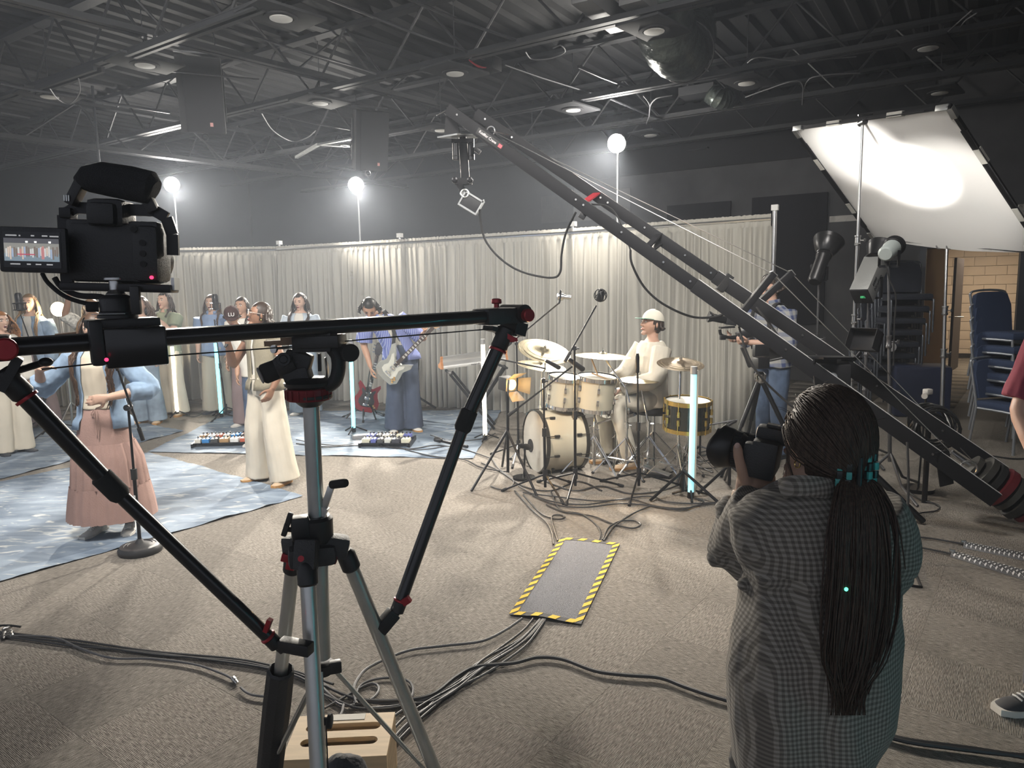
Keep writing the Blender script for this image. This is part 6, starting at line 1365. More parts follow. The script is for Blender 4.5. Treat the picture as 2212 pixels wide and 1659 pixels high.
# two drum sticks on the kit
for lab, a, b_ in (('wooden drum stick crossing above the larger tom', pt(1278, 775, 6.5), pt(1292, 812, 6.5)), ('wooden drum stick lying on the larger tom', pt(1278, 806, 6.4), pt(1330, 826, 6.4))):
    g = G(); g.tube([a, a+(b_-a)*.85, b_], [.0075, .007, .004], 8); g.obj('drum_stick', wood, label=lab, cat='drum stick')
# ================================================================ people
DG = None
def fuse(g, name, voxel, m, parent, disp=None, smooth=2, label=None, shrink=0):
    me = bpy.data.meshes.new('tmp'); me.from_pydata(g.v, [], g.f)
    bm = bmesh.new(); bm.from_mesh(me); bmesh.ops.recalc_face_normals(bm, faces=bm.faces[:]); bm.to_mesh(me); bm.free()
    o = bpy.data.objects.new('tmp', me); COL.objects.link(o)
    r = o.modifiers.new('r', 'REMESH'); r.mode = 'VOXEL'; r.voxel_size = voxel
    if smooth: s_ = o.modifiers.new('s', 'SMOOTH'); s_.iterations = smooth; s_.factor = .5
    bpy.context.view_layer.update(); dg = bpy.context.evaluated_depsgraph_get()
    me2 = bpy.data.meshes.new_from_object(o.evaluated_get(dg)); bpy.data.objects.remove(o); bpy.data.meshes.remove(me)
    n = len(me2.vertices); co = np.empty(n*3, 'f'); me2.vertices.foreach_get('co', co); co = co.reshape(-1, 3)
    if disp:
        no = np.empty(n*3, 'f'); me2.vertices.foreach_get('normal', no); no = no.reshape(-1, 3)
        d = np.array([disp(V(c_)) for c_ in co.tolist()], 'f'); co = co+no*d[:, None]
    off = WL[parent.name]; co = co-np.array(off, 'f'); me2.vertices.foreach_set('co', co.astype('f').ravel())
    me2.polygons.foreach_set('use_smooth', [True]*len(me2.polygons)); me2.update(); me2.name = name
    o = bpy.data.objects.new(name, me2); COL.objects.link(o); me2.materials.clear(); me2.materials.append(m); o.parent = parent; WL[o.name] = off
    if label: o['label'] = label
    return o
def folds(a=.006, f=9, z=.45, seed=0):
    return lambda p: a*mn.noise((p.x*f+seed, p.y*f, p.z*f*z))+a*.5*mn.noise((p.x*f*2.7, p.y*f*2.7+seed, p.z*f*1.4))
def head_geo(g, M, s=1.0):
    def fn(p):
        x, y, z = p.x, p.y, p.z
        if z < 0: k = -z/.115; x *= 1-.3*k**1.3; y *= 1-(.18*k**1.5 if y < 0 else .3*k)
        if y < -.04 and abs(z) < .06: y += .006*math.exp(-((abs(x)-.031)/.016)**2-((z-.012)/.014)**2)
        if y > 0: x *= 1+.04*(1-abs(z)/.12)
        return M @ (V((x, y, z))*s)
    T = g.T; g.T = None
    g.ell((0, 0, 0), (.076, .094, .115), 30, 22, fn=fn)
    g.tube([M @ (V(q)*s) for q in ((0, -.086, .022), (0, -.099, -.004), (0, -.108, -.021))], [.007*s, .009*s, .0125*s], 10)
    for e_ in (-1, 1):
        g.ell(M @ (V((e_*.012, -.098, -.023))*s), .009*s, 8, 6)
        g.ell(M @ (V((e_*.076, .012, -.005))*s), (.011*s, .018*s, .03*s), 10, 8)
    g.ell(M @ (V((0, -.07, -.094))*s), (.026*s, .022*s, .018*s), 12, 8)
    g.ell(M @ (V((0, -.084, -.056))*s), (.024*s, .011*s, .013*s), 12, 8)
    g.T = T
def face_parts(t_, M, s, mouth=.3, iris=(.05, .03, .02), brow=(.06, .04, .03), lip=(.45, .16, .14), shut=False):
    for e_ in (-1, 1):
        g = G(); g.ell(M @ (V((e_*.031, -.083, .012))*s), (.0145*s, .008*s, .004*s if shut else .008*s), 10, 8, rot=M.to_3x3()); eo = g.obj('eye', mat('eye_dark', (.03, .02, .02), .3) if shut else mat('eye_white', (.6, .58, .55), .3), t_)
        if not shut:
            g = G(); g.ell(M @ (V((e_*.031, -.0885, .012))*s), (.006*s, .004*s, .0065*s), 8, 6, rot=M.to_3x3()); g.obj('iris', mat('iris'+str(iris), iris, .2), eo)
        g = G(); g.tube([M @ (V((e_*q[0], q[1], q[2]))*s) for q in ((.014, -.093, .031), (.03, -.092, .037), (.047, -.08, .03))], [.003*s, .0042*s, .0025*s], 6); g.obj('eyebrow', mat('brow'+str(brow), brow, .8), t_)
    g = G(); g.ell(M @ (V((0, -.094, -.056))*s), (.021*s, .006*s, (.006+.016*mouth)*s), 12, 8, rot=M.to_3x3()); lo = g.obj('lips', mat('lip'+str(lip), lip, .4), t_)
    if mouth > .2:
        g = G(); g.ell(M @ (V((0, -.098, -.056))*s), (.015*s, .005*s, (.001+.014*mouth)*s), 10, 6, rot=M.to_3x3()); g.obj('open_mouth', mat('mouth_dark', (.08, .015, .015), .5), lo)
        g = G(); g.ell(M @ (V((0, -.1, -.051+.006*mouth))*s), (.012*s, .004*s, .0035*s), 10, 6, rot=M.to_3x3()); g.obj('teeth', mat('teeth', (.75, .72, .66), .3), lo)
def hand(g, W, d, n, side, curl=.5, s=1.0, thumb=1.0):
    W, d, n = V(W), V(d).normalized(), V(n); n = (n-d*n.dot(d)).normalized(); t = d.cross(n)*side
    g.tube([W-d*.02*s, W+d*.02*s, W+d*.055*s, W+d*.092*s], [(.024*s, .019*s), (.032*s, .018*s), (.04*s, .016*s), (.039*s, .0125*s)], 12, up=n)
    for k, (o, L, r) in enumerate(((.03, .068, .0088), (.0105, .078, .0092), (-.0095, .072, .0088), (-.029, .056, .0076))):
        b = W+d*(.088-.006*abs(k-1))*s+t*o*s; pts = [b-d*.012*s, b]; a = 0; p = b; dd = d
        for q, (l_, c_) in enumerate(((.45, .75), (.32, 1.0), (.23, .7))):
            a += curl*c_+.05*k*(curl); dd = d*math.cos(a)+n*math.sin(a)+t*(o*1.5); p = p+dd.normalized()*(L*l_*s); pts.append(p)
        g.tube(pts, [r*s, r*s, r*.97*s, r*.9*s, r*.72*s], 8); g.ell(pts[-1], r*.72*s, 8, 6)
    b = W+d*.026*s+t*.03*s; q1 = b+(d*.62+t*.7*thumb+n*.35).normalized()*.04*s; q2 = q1+(d*.85+t*.25*thumb+n*(.3+.3*curl)).normalized()*.032*s; q3 = q2+(d*.9+n*(.3+.5*curl)).normalized()*.024*s
    g.tube([b-t*.015*s, b, q1, q2, q3], [.014*s, .014*s, .0115*s, .0105*s, .008*s], 8); g.ell(q3, .008*s, 8, 6)
SK = {}
def skin(c): return mat('skin'+str(c), c, .5, noise=.06, nscale=30, spec=.4)
RINGS = [(.86, .15, .105), (.93, .165, .118), (1.0, .158, .112), (1.09, .135, .098), (1.2, .148, .108), (1.3, .165, .115), (1.38, .166, .092), (1.43, .11, .07), (1.47, .06, .055)]
def shoe(t_, A, d, m, solem, s=1.0, name='shoe'):
    A = V(A); d = V((d[0], d[1], 0)).normalized(); x = V((d.y, -d.x, 0)); B = Mx.Translation((A.x, A.y, 0)) @ Mx((x, d, V((0, 0, 1)))).transposed().to_4x4()
    g = G(B); prof = [(-.07, .028, .05, .03), (-.06, .036, .07, .0), (-.02, .038, .085, 0), (.03, .04, .07, 0), (.08, .046, .052, 0), (.13, .046, .045, 0), (.17, .036, .034, 0), (.186, .016, .02, 0)]
    rows = [[V((w_*math.cos(a), y, max(.018, h_*.5+h_*.5*math.sin(a))))*s for a in [2*pi*k/14 for k in range(14)]] for y, w_, h_, _ in prof]; g.surf(rows, closed=True); g.add(rows[0], [tuple(range(14))]); g.add(rows[-1], [tuple(range(14))]); so = g.obj(name, m, t_)
    out = [(-.03, -.074), (.03, -.074), (.042, -.03), (.04, .03), (.05, .1), (.046, .15), (.025, .19), (-.025, .19), (-.046, .15), (-.05, .1), (-.04, .03), (-.042, -.03)]
    g = G(B); g.prism([(a*s, b*s) for a, b in out], .024*s, Mx.Translation((0, 0, .014*s))); g.obj('sole', solem, so)
    if name == 'shoe':
        g = G(B)
        for k in range(4): g.tube([V((-.022, .05+k*.018, .067-k*.005))*s, V((0, .055+k*.018, .076-k*.006))*s, V((.022, .05+k*.018, .067-k*.005))*s], .0035*s, 5)
        g.obj('laces', white, so)
def hair_geo(t_, M, s, m, push=None, length=.3, n=60, vol=1.0, curl=0.0, front=True, seed=1, part=0, bangs=False, capz=.0, back_only=False, name='hair', keep=None):
    rr = random.Random(seed); g = G()
    def fn(p): return M @ (V((p.x*(1+.02*mn.noise(p*30)), p.y, p.z))*s)
    tmp = G(); tmp.ell((0, 0, 0), (.086*vol**.5, .104, .118), 30, 22)
    C = V((0, .012, .012)); vs = [V(p)+C for p in tmp.v]; fs = []
    lim = -.035 if front else -.02
    for f in tmp.f:
        c_ = sum((vs[i] for i in f), V((0, 0, 0)))/len(f)
        if c_.y < -.035 and c_.z < .072+.02*abs(c_.x)/.08: continue
        if c_.z < -.045 and c_.y < .03: continue
        if c_.y < -.0 and c_.z < .0: continue
        fs.append(f)
    g.add([fn(p) for p in vs], fs)
    MI = M.to_3x3().inverted(); dn = (MI @ V((0, 0, -1))).normalized()
    for k in range(n):
        a = rr.uniform(-.12*pi, 1.12*pi) if not back_only else rr.uniform(.12*pi, .88*pi)
        z0 = rr.uniform(.02, .1); q = math.sqrt(max(.05, 1-(z0/.125)**2))
        x, y = math.cos(a)*.086*vol**.5*q, math.sin(a)*.1*q+.012
        p = V((x, y, z0)); pts = [M @ (p*s)]; L = length*rr.uniform(.78, 1.05); st = 9
        ph = rr.uniform(0, 6.3); W0_ = M @ (V((math.cos(a)*.098*vol, math.sin(a)*.108*vol+.012, -.02))*s); pts.append(W0_)
        for j in range(1, st):
            w_ = W0_+V((0, 0, -L*j/(st-1))); out = (W0_-(M @ V((0, .012, -.02)))); out.z = 0
            w_ += out*(.12*vol*math.sin(j*.5)+(.25*vol-.2)*j/st)
            if curl: w_ += V((math.sin(ph+j*1.9), math.cos(ph*1.3+j*1.9), 0))*curl
            w_ += V((mn.noise((ph, j*.5, 1)), mn.noise((ph, j*.5, 7)), 0))*.012
            pts.append(push(w_, a) if push else w_)
        r_ = rr.uniform(.007, .012)*s*(1.15 if vol > 1.2 else 1)
        g.tube(spline(pts, 2), [r_*(1-.65*(i/(2*len(pts)-2))**2) for i in range(2*len(pts)-1)], 6, flat=.7)
    return g.obj(name, m, t_, sharp=0)
def person(lab, pos, h, yaw, skinc, top=None, legs=None, hair=None, face=None, arms=(None, None), lean=(0, 0), head=(0, 0, 0), shoes=None, voxel=.009, inner=None, knees=None, hands=(None, None), headoff=(0, 0, 0), hd=True, wide=1.0, group=None, drop=0, stance=0, toes=None):
    s = h/1.7; P = Mx.Translation((pos[0], pos[1], -drop*s)) @ Mx.Rotation(R(yaw), 4, 'Z') @ Mx.Scale(s, 4)
    t_ = thing('person', lab, 'person', (pos[0], pos[1], 0), group); sk = skin(skinc)
    def bend(p):
        p = V(p); k = max(0, (p.z-.92)/.55); return V((p.x+lean[0]*k**1.15, p.y+lean[1]*k**1.15, p.z-(lean[0]**2+lean[1]**2)*.6*k))
    J = lambda p: P @ V(p)
    HC = bend((0, -.005, 1.585))+V(headoff); HM = P @ Mx.Translation(HC) @ Mx.Rotation(R(head[0]), 4, 'Z') @ Mx.Rotation(R(head[1]), 4, 'X') @ Mx.Rotation(R(head[2]), 4, 'Y')
    HMn = Mx.Translation(HM.translation) @ (HM.to_3x3().normalized()).to_4x4(); hs = s*.98
    AR = []
    for i, e_ in enumerate((-1, 1)):
        a = arms[i] or ((e_*.225, .03, 1.1), (e_*.215, -.06, .87)); AR.append((bend((e_*.165*wide, .0, 1.375)), V(a[0]), V(a[1])))
    kn = knees or [((e_*.085, 0, .9), (e_*(.1+stance*.5), -.01, .49), (e_*(.115+stance), .02, .08)) for e_ in (-1, 1)]
    # ---- body
    g = G(P); rings = [(z, rx-.014, ry-.014) for z, rx, ry in RINGS]
    def loft(g, rr, n=20, inf=0, z0=0):
        rows = []
        for z, rx, ry in rr:
            c = bend((0, 0, z)); rows.append([c+V(((rx*wide+inf)*math.cos(2*pi*k/n), (ry+inf)*math.sin(2*pi*k/n), 0)) for k in range(n)])
        g.surf(rows, closed=True); g.add(rows[0], [tuple(range(n))]); g.add(rows[-1], [tuple(range(n))])
    loft(g, rings)
    nb = bend((0, .005, 1.44)); hm = HC+V((0, .015, -.06)); g.tube([nb, (nb+hm)/2, hm], [.056, .05, .05], 14)
    for i, e_ in enumerate((-1, 1)):
        S_, E_, W_ = AR[i]; g.tube(spline([S_, S_+(E_-S_)*.5, E_, E_+(W_-E_)*.4, W_], 3), [.05]+[.046]*3+[.043]*3+[.04]*3+[.034, .03]+[.027], 12)
        H_, K_, A_ = (V(q) for q in kn[i]); g.tube(spline([H_, H_+(K_-H_)*.5, K_, K_+(A_-K_)*.35, A_], 3), [.078]+[.076]*3+[.066]*3+[.054]*3+[.05, .042]+[.036], 12)
        hh = hands[i] or {}; hd_ = V(hh.get('d', (W_-E_))); nn = V(hh.get('n', (-e_, 0, 0)))
        hand(g, W_, hd_, nn, hh.get('side', -e_ if nn.x*e_ < 0 else e_), hh.get('curl', .45), 1.0, hh.get('thumb', 1))
    g.T = None; head_geo(g, HMn, hs)
    fuse(g, 'body', voxel, sk, t_, smooth=1)
    if hd: face_parts(t_, HMn, hs, **(face or {}))
    # ---- clothes
    if legs:
        g = G(P); ty = legs['type']; m = legs['m']
        if ty in ('wide', 'straight', 'slim', 'xwide'):
            rad = {'wide': (.098, .098, .1, .108, .118), 'straight': (.095, .09, .076, .07, .068), 'xwide': (.108, .112, .12, .128, .138), 'slim': (.092, .084, .066, .06, .05)}[ty]
            loft(g, [(.84, .13, .1), (.9, .166, .122), (.98, .162, .117), (1.03, .148, .108)], inf=.006)
            for i in (0, 1):
                H_, K_, A_ = (V(q) for q in kn[i]); A2 = A_-V((0, 0, .0 if knees else .035)); rs = []
                pts = spline([H_, H_+(K_-H_)*.5, K_, K_+(A2-K_)*.5, A2], 4); n_ = len(pts)
                for j in range(n_):
                    f = 4*j/(n_-1); k = min(3, int(f)); rs.append(rad[k]+(rad[k+1]-rad[k])*(f-k))
                g.tube(pts, rs, 18)
            fuse(g, 'trousers', voxel*1.15, m, t_, folds(legs.get('fold', .007), 8, .35, pos[0]), 2)
            g = G(P); loft(g, [(1.0, .158, .115), (1.04, .15, .11)], inf=.012); g.obj('waistband', m, t_)
        elif ty == 'skirt':
            n_ = 72; tiers = [[(1.0, .145, .105), (.9, .175, .14), (.72, .2, .165)], [(.725, .205, .17), (.6, .25, .2), (.39, .27, .22)], [(.395, .275, .225), (.25, .3, .245), (.135, .315, .26)]]
            for q, rr_ in enumerate(tiers):
                rows = []
                for z, rx, ry in [rr_[0], tuple((a+b)/2 for a, b in zip(rr_[0], rr_[1])), rr_[1], tuple((a+b)/2 for a, b in zip(rr_[1], rr_[2])), rr_[2]]:
                    c = bend((0, 0, z)); row = []
                    for k in range(n_):
                        a = 2*pi*k/n_; f = 1+(.0 if q == 0 else .045)*math.sin(a*(17+6*q)+3*mn.noise((math.cos(a)*2, math.sin(a)*2, q)))+.05*mn.noise((math.cos(a)*2.2, math.sin(a)*2.2, z*1.5))
                        row.append(c+V((rx*f*math.cos(a), ry*f*math.sin(a), 0)))
                    rows.append(row)
                gg = G(P); gg.surf(rows, closed=True); gg.obj('skirt_tier', m, t_, sharp=0)
            gg = G(P); gg.tube(spline([(.0, -.125, .99), (-.02, -.14, .96), (.0, -.135, .93)], 4), .004, 5); gg.tube([(0.0, -.13, .98), (.01, -.155, .85), (.02, -.17, .8)], .0035, 5); gg.tube([(0.02, -.13, .98), (.035, -.155, .85), (.03, -.17, .78)], .0035, 5); gg.obj('drawstring', m, t_)
    if inner:
        g = G(P); loft(g, [(inner.get('hem', .95), .15, .112)]+[q for q in RINGS if inner.get('hem', .95)+.03 < q[0] < 1.44], inf=.004); fuse(g, 'inner_top', voxel, inner['m'], t_, folds(.004, 10, .6, pos[0]), 1)
    if top:
        hem = top.get('hem', .9); sl = top.get('sleeve', 1.0); m = top['m']; inf = top.get('inf', .016)
        def sleeve(g, ii=(0, 1)):
            for i in ii:
                S_, E_, W_ = AR[i]; path = spline([S_+V((0, 0, .0)), S_+(E_-S_)*.5, E_, E_+(W_-E_)*.5, W_], 4); n_ = len(path); q = max(3, int(n_*min(1, sl))); rs = []
                for j in range(q):
                    f = j/(n_-1); rs.append((.074-.014*f)*top.get('loose', 1.0)*(1-.15*(j == q-1 and sl > .9)))
                g.tube(path[:q], rs, 14)
        rr_ = [(hem, .17+top.get('flare', 0), .125+top.get('flare', 0)), (hem+.06, .168+top.get('flare', 0)*.7, .12+top.get('flare', 0)*.7)]+[q for q in RINGS if hem+.09 < q[0] < 1.46]
        if top.get('boxy'): rr_ = [(z, max(rx, .158) if z < 1.39 else rx, max(ry, .112) if z < 1.36 else ry) for z, rx, ry in rr_]
        if top.get('open'):
            gap = top['open']; g = G(P); n_ = 40; rows = []
            zz = rr_
            for z, rx, ry in zz:
                c = bend((0, 0, z)); ga = gap*(1.0 if z < 1.3 else .75)
                rows.append([c+V(((rx*wide+inf+.012*mn.noise((k*.5, z*3, pos[0])))*math.sin(ga+(2*pi-2*ga)*k/n_), -(ry+inf+.012*mn.noise((k*.5, z*3, 5+pos[0])))*math.cos(ga+(2*pi-2*ga)*k/n_), 0)) for k in range(n_+1)])
            g.surf(rows); inn = [[bend((0, 0, zz[i][0]))*.06+p*.94 if False else p for p in r_] for i, r_ in enumerate(rows)]
            o = g.obj('open_shirt', m, t_, sharp=0); md = o.modifiers.new('th', 'SOLIDIFY'); md.thickness = .006
            for i in (0, 1): g = G(P); sleeve(g, (i,)); fuse(g, 'sleeve', voxel, m, t_, folds(.01, 11, .8, pos[0]), 1)
        else:
            g = G(P); loft(g, rr_, inf=inf); sleeve(g) if sl > 0 else None; fuse(g, top.get('name', 'shirt'), voxel, m, t_, folds(top.get('fold', .009), 9, .6, pos[0]), 2)
        if top.get('collar'):
            g = G(P); c = bend((0, 0, 1.46)); g.tube([c+V((.075*math.sin(a), -.07*math.cos(a), -.012*math.cos(a))) for a in [.5+(2*pi-1)*k/16 for k in range(17)]], [(.008, .022)]*17, 8, up=V((0, 0, 1))); g.obj('collar', m, t_)
    if shoes:
        for i in (0, 1):
            A_ = J(kn[i][2]); H_ = J(kn[i][1]); f_ = toes[i] if toes else P.to_3x3() @ V(((-.25, .25)[i]*(0 if knees else 1), -1, 0)); shoe(t_, A_, f_, shoes[0], shoes[1], s, shoes[2] if len(shoes) > 2 else 'shoe')
    PI_ = P.inverted()
    def push(w_, a):
        q = PI_ @ w_
        if q.z > 1.47 or q.z < .9: return w_
        rx, ry = .165, .115
        for (z0, x0, y0), (z1, x1, y1) in zip(RINGS[:-1], RINGS[1:]):
            if z0 <= q.z <= z1: k = (q.z-z0)/(z1-z0); rx, ry = x0+(x1-x0)*k, y0+(y1-y0)*k
        c = bend((0, 0, q.z)); ex_, ey_ = (rx*wide+.04), (ry+.045); d = V((q.x-c.x, q.y-c.y, 0)); l_ = math.sqrt((d.x/ex_)**2+(d.y/ey_)**2)
        if l_ >= 1: return w_
        sg = -1 if math.sin(a) < .45 else 1                   # hair from the sides falls in front, the rest behind
        xx = max(-ex_*.8, min(ex_*.8, d.x*1.1)); yy = sg*ey_*math.sqrt(max(.05, 1-(xx/ex_)**2))*random.Random(int(a*997)).uniform(1.0, 1.12)
        return P @ V((c.x+xx, c.y+yy, q.z))
    if hair: hair_geo(t_, HMn, hs, push=push, **hair)
    return t_, P, HMn, hs, bend
def hairm(c): return mat('hair'+str(c), c, .45, noise=.45, nscale=40, stretch=(3, 3, .4), spec=.4)
denim = mat('light_denim', (.3, .42, .58), .9, noise=.25, nscale=14, bump=.3, bscale=300); cream = mat('cream_cotton', (.68, .6, .48), .85, noise=.06, nscale=8); offw = mat('offwhite_cotton', (.74, .71, .64), .85, noise=.08, nscale=9)
pink = mat('dusty_pink', (.39, .25, .215), .9, noise=.1, nscale=7, bump=.2, bscale=120); khaki = mat('khaki_vest', (.28, .25, .18), .85, noise=.12, nscale=10, bump=.3, bscale=90)
navy = mat('navy_twill', (.06, .08, .13), .9, noise=.15, nscale=12); jeans = mat('blue_jeans', (.08, .12, .2), .9, noise=.35, nscale=9, bump=.3, bscale=250); ljeans = mat('faded_jeans', (.33, .42, .52), .9, noise=.35, nscale=6)
green = mat('sage_shirt', (.3, .34, .24), .9, noise=.1, nscale=8); mauve = mat('mauve_trousers', (.27, .2, .2), .9, noise=.1, nscale=8); ivory = mat('ivory_trousers', (.7, .64, .53), .85, noise=.06, nscale=6)
wsole = mat('white_sole', (.75, .72, .66), .7); gum = mat('gum_sole', (.5, .27, .1), .7); wshoe = mat('white_shoe', (.78, .75, .7), .7); tan = mat('tan_suede', (.62, .47, .32), .9); dshoe = mat('dark_shoe', (.04, .045, .055), .7)
def stripes(name, c1, c2, sc, axis='X', vert=True):
    m, nt, b = nodemat(name); N = NT(nt); tc = N.n('TexCoord'); sp = N.n('SeparateXYZ'); N.l(tc.outputs['Object'], sp.inputs[0])
    a = N.math('SINE', N.math('MULTIPLY', N.math('ADD', sp.outputs[0], N.math('MULTIPLY', sp.outputs[1], .6)), sc)); rp = N.n('ValToRGB'); rp.color_ramp.elements[0].position = .55; rp.color_ramp.elements[1].position = .8; N.l(a, rp.inputs[0])
    N.l(N.mix(rp.outputs[0], c1, c2), b.inputs['Base Color']); b.inputs['Roughness'].default_value = .9; return m
def plaid(name, base, band, line, sx, sz, contrast=1.0):
    m, nt, b = nodemat(name); N = NT(nt); tc = N.n('TexCoord'); nz = N.n('TexNoise'); nz.inputs['Scale'].default_value = 5; N.l(tc.outputs['Object'], nz.inputs['Vector'])
    mp = N.n('Mapping'); N.l(tc.outputs['Object'], mp.inputs[0]); mp.inputs['Rotation'].default_value = (0, R(4), 0); sp = N.n('SeparateXYZ'); N.l(mp.outputs[0], sp.inputs[0])
    wob = N.math('MULTIPLY', N.math('SUBTRACT', nz.outputs[0], .5), .035); ux = N.math('ADD', N.math('ADD', sp.outputs[0], N.math('MULTIPLY', sp.outputs[1], .7)), wob); uz = N.math('ADD', sp.outputs[2], wob)
    fs = []
    for u, sc in ((ux, sx), (uz, sz)):
        q = N.math('SINE', N.math('MULTIPLY', u, sc)); r_ = N.n('ValToRGB'); r_.color_ramp.elements[0].position = .38; r_.color_ramp.elements[1].position = .62; N.l(N.math('MULTIPLY_ADD', q, .5, .5), r_.inputs[0]); fs.append(r_.outputs[0])
    f = N.math('MULTIPLY', N.math('ADD', fs[0], fs[1]), .5); rp = N.n('ValToRGB'); e = rp.color_ramp.elements; e[0].color = tuple(base)+(1,); e[1].color = tuple(line)+(1,); k = e.new(.5); k.color = tuple(band)+(1,)
    N.l(f, rp.inputs[0]); N.l(rp.outputs[0], b.inputs['Base Color']); b.inputs['Roughness'].default_value = .95; b.inputs['Sheen Weight'].default_value = .1
    n2 = N.n('TexNoise'); n2.inputs['Scale'].default_value = 500; N.l(tc.outputs['Object'], n2.inputs['Vector']); bp = N.n('Bump'); bp.inputs['Strength'].default_value = .3; bp.inputs['Distance'].default_value = .002; N.l(n2.outputs[0], bp.inputs['Height']); N.l(bp.outputs[0], b.inputs['Normal'])
    return m
bluestripe = stripes('blue_striped_shirt', (.16, .2, .5), (.4, .45, .66), 260)
FAIR, TANS, BROWN = (.62, .4, .3), (.48, .28, .19), (.3, .16, .1)
brown, dbrown, blonde, ginger, blackh, auburn = hairm((.09, .05, .03)), hairm((.045, .028, .02)), hairm((.3, .19, .1)), hairm((.36, .15, .05)), hairm((.02, .018, .016)), hairm((.16, .07, .035))
ic = lambda c: {'iris': c}
# ---- woman in the pink skirt
p = gp(246, 1150)
person('woman in open denim shirt and tiered pink skirt behind the round-base microphone stand', p[:2], 1.56, 6, FAIR,
       top=dict(m=denim, hem=.84, open=.62, sleeve=.78, loose=1.08, flare=.03), inner=dict(m=cream, hem=.985), legs=dict(type='skirt', m=pink), hair=dict(m=brown, length=.5, n=90, vol=1.15, curl=.012, seed=3),
       arms=(((-.42, .0, 1.14), (-.34, -.16, 1.3)), ((.36, .0, 1.12), (.14, -.22, 1.09))), hands=({'d': (.9, -.3, .25), 'n': (0, -.3, -1), 'curl': .25}, {'d': (-1, -.2, -.15), 'n': (0, 1, 0), 'curl': .3}), shoes=(wshoe, wsole), face=dict(mouth=.5), voxel=.007)
# ---- woman in vest and cream trousers
p = gp(586, 1041)
t_, P, HM, hs, bd = person('woman in khaki vest, glasses and wide cream trousers singing into a microphone', p[:2], 1.6, -32, BROWN,
       top=dict(m=khaki, hem=.9, open=.15, sleeve=0.2, loose=1.1, boxy=True, flare=.02, collar=True), inner=dict(m=offw, hem=1.0), stance=.06, legs=dict(type='xwide', m=ivory, fold=.009), hair=dict(m=dbrown, length=.12, n=50, vol=.95, back_only=True, seed=4),
       arms=(((-.26, -.14, 1.13), (-.1, -.3, 1.36)), ((.24, .02, 1.12), (.22, -.1, .92))), hands=({'d': (.3, -.1, .9), 'n': (.6, .6, 0), 'curl': 1.1}, {}), shoes=(tan, gum), head=(-34, -10, 0), face=dict(mouth=.8, lip=(.3, .1, .09)), lean=(-.03, .02), voxel=.007)
gl = mat('clear_frames', (.75, .68, .62), .2, trans=.3)
g = G()
for e_ in (-1, 1): g.torus(HM @ (V((e_*.034, -.104, .01))*hs), HM.to_3x3() @ V((0, 1, .1)), .026*hs, .0035*hs, 20, 6); g.tube([HM @ (V(q)*hs) for q in ((e_*.06, -.1, .015), (e_*.082, -.04, .015), (e_*.082, .03, .01))], .0028*hs, 5)
g.tube([HM @ (V(q)*hs) for q in ((-.009, -.107, .014), (.009, -.107, .014))], .003*hs, 5); g.obj('eyeglasses', gl, t_)
g = G(); g.ell(HM @ (V((-.084, .01, -.042))*hs), .008, 8, 6); g.ell(HM @ (V((.084, .01, -.042))*hs), .008, 8, 6); g.obj('earrings', gold, t_)
w_ = P @ V((-.1, -.3, 1.36)); mth = HM @ (V((0, -.13, -.06))*hs); g = G(); mic_dyn(g, w_+V((0, 0, -.02))+(w_-mth)*.15, (mth-w_)+V((0, 0, .02)), 1.05); g.obj('vocal_microphone', black, label='black microphone held by the woman in the khaki vest', cat='microphone')
# ---- bass player
p = gp(874, 932)
t_, P, HM, hs, bd = person('bass player in blue striped shirt bending over his instrument', p[:2], 1.74, 18, TANS,
       top=dict(m=bluestripe, hem=.86, open=.2, sleeve=.5, loose=1.35, boxy=True, flare=.03), inner=dict(m=offw, hem=.95), legs=dict(type='wide', m=navy), hair=dict(m=blackh, length=.04, n=70, vol=1.1, curl=.004, seed=6),
       arms=(((-.43, -.02, 1.04), (-.38, -.14, .8)), ((.24, -.06, 1.1), (.2, -.3, 1.16))), hands=({'d': (.1, -.1, -1), 'n': (1, 0, 0), 'curl': .5}, {'d': (.2, -.6, .5), 'n': (-.5, .2, .6), 'curl': 1.0}), shoes=(wshoe, gum), lean=(-.27, -.06), head=(-10, 48, 0), headoff=(-.03, -.07, -.07), voxel=.009, wide=1.08, face=dict(mouth=.1, shut=True))
pb = [(0, -.23), (.12, -.22), (.175, -.14), (.15, -.04), (.13, .03), (.17, .14), (.15, .2), (.1, .15), (.05, .09), (-.05, .09), (-.12, .17), (-.2, .25), (-.22, .2), (-.16, .08), (-.14, 0), (-.18, -.1), (-.17, -.18), (-.1, -.22)]
gy = p.y-.3; o_ = pt(852, 792, gy); T = basis(o_, pt(866, 806, gy)-o_, pt(908, 728, gy-.12)-o_) 
if (T.to_3x3() @ V((0, 0, 1))).y > 0: T = T @ Mx.Rotation(pi, 4, 'Y')
T = T @ Mx.Scale(.9, 4)
guitar('bass_guitar', 'silver-grey bass guitar worn by the bass player', pb, T, mat('silver_sparkle', (.4, .42, .4), .25, .5, coat=.5), mat('pearl_guard', (.62, .62, .55), .35), .52, wood)
g = G(); a = T @ V((-.14, .1, 0)); b_ = P @ bd((.08, .02, 1.47)); c_ = P @ bd((.13, .12, 1.3)); g.tube(spline([a, P @ bd((.02, -.14, 1.2)), P @ bd((.05, -.12, 1.4)), b_, c_, P @ V((.1, .16, 1.1))], 5), [(.022, .003)]*26, 6); g.obj('guitar_strap', rubber, label='dark strap over the shoulder of the bass player', cat='strap')
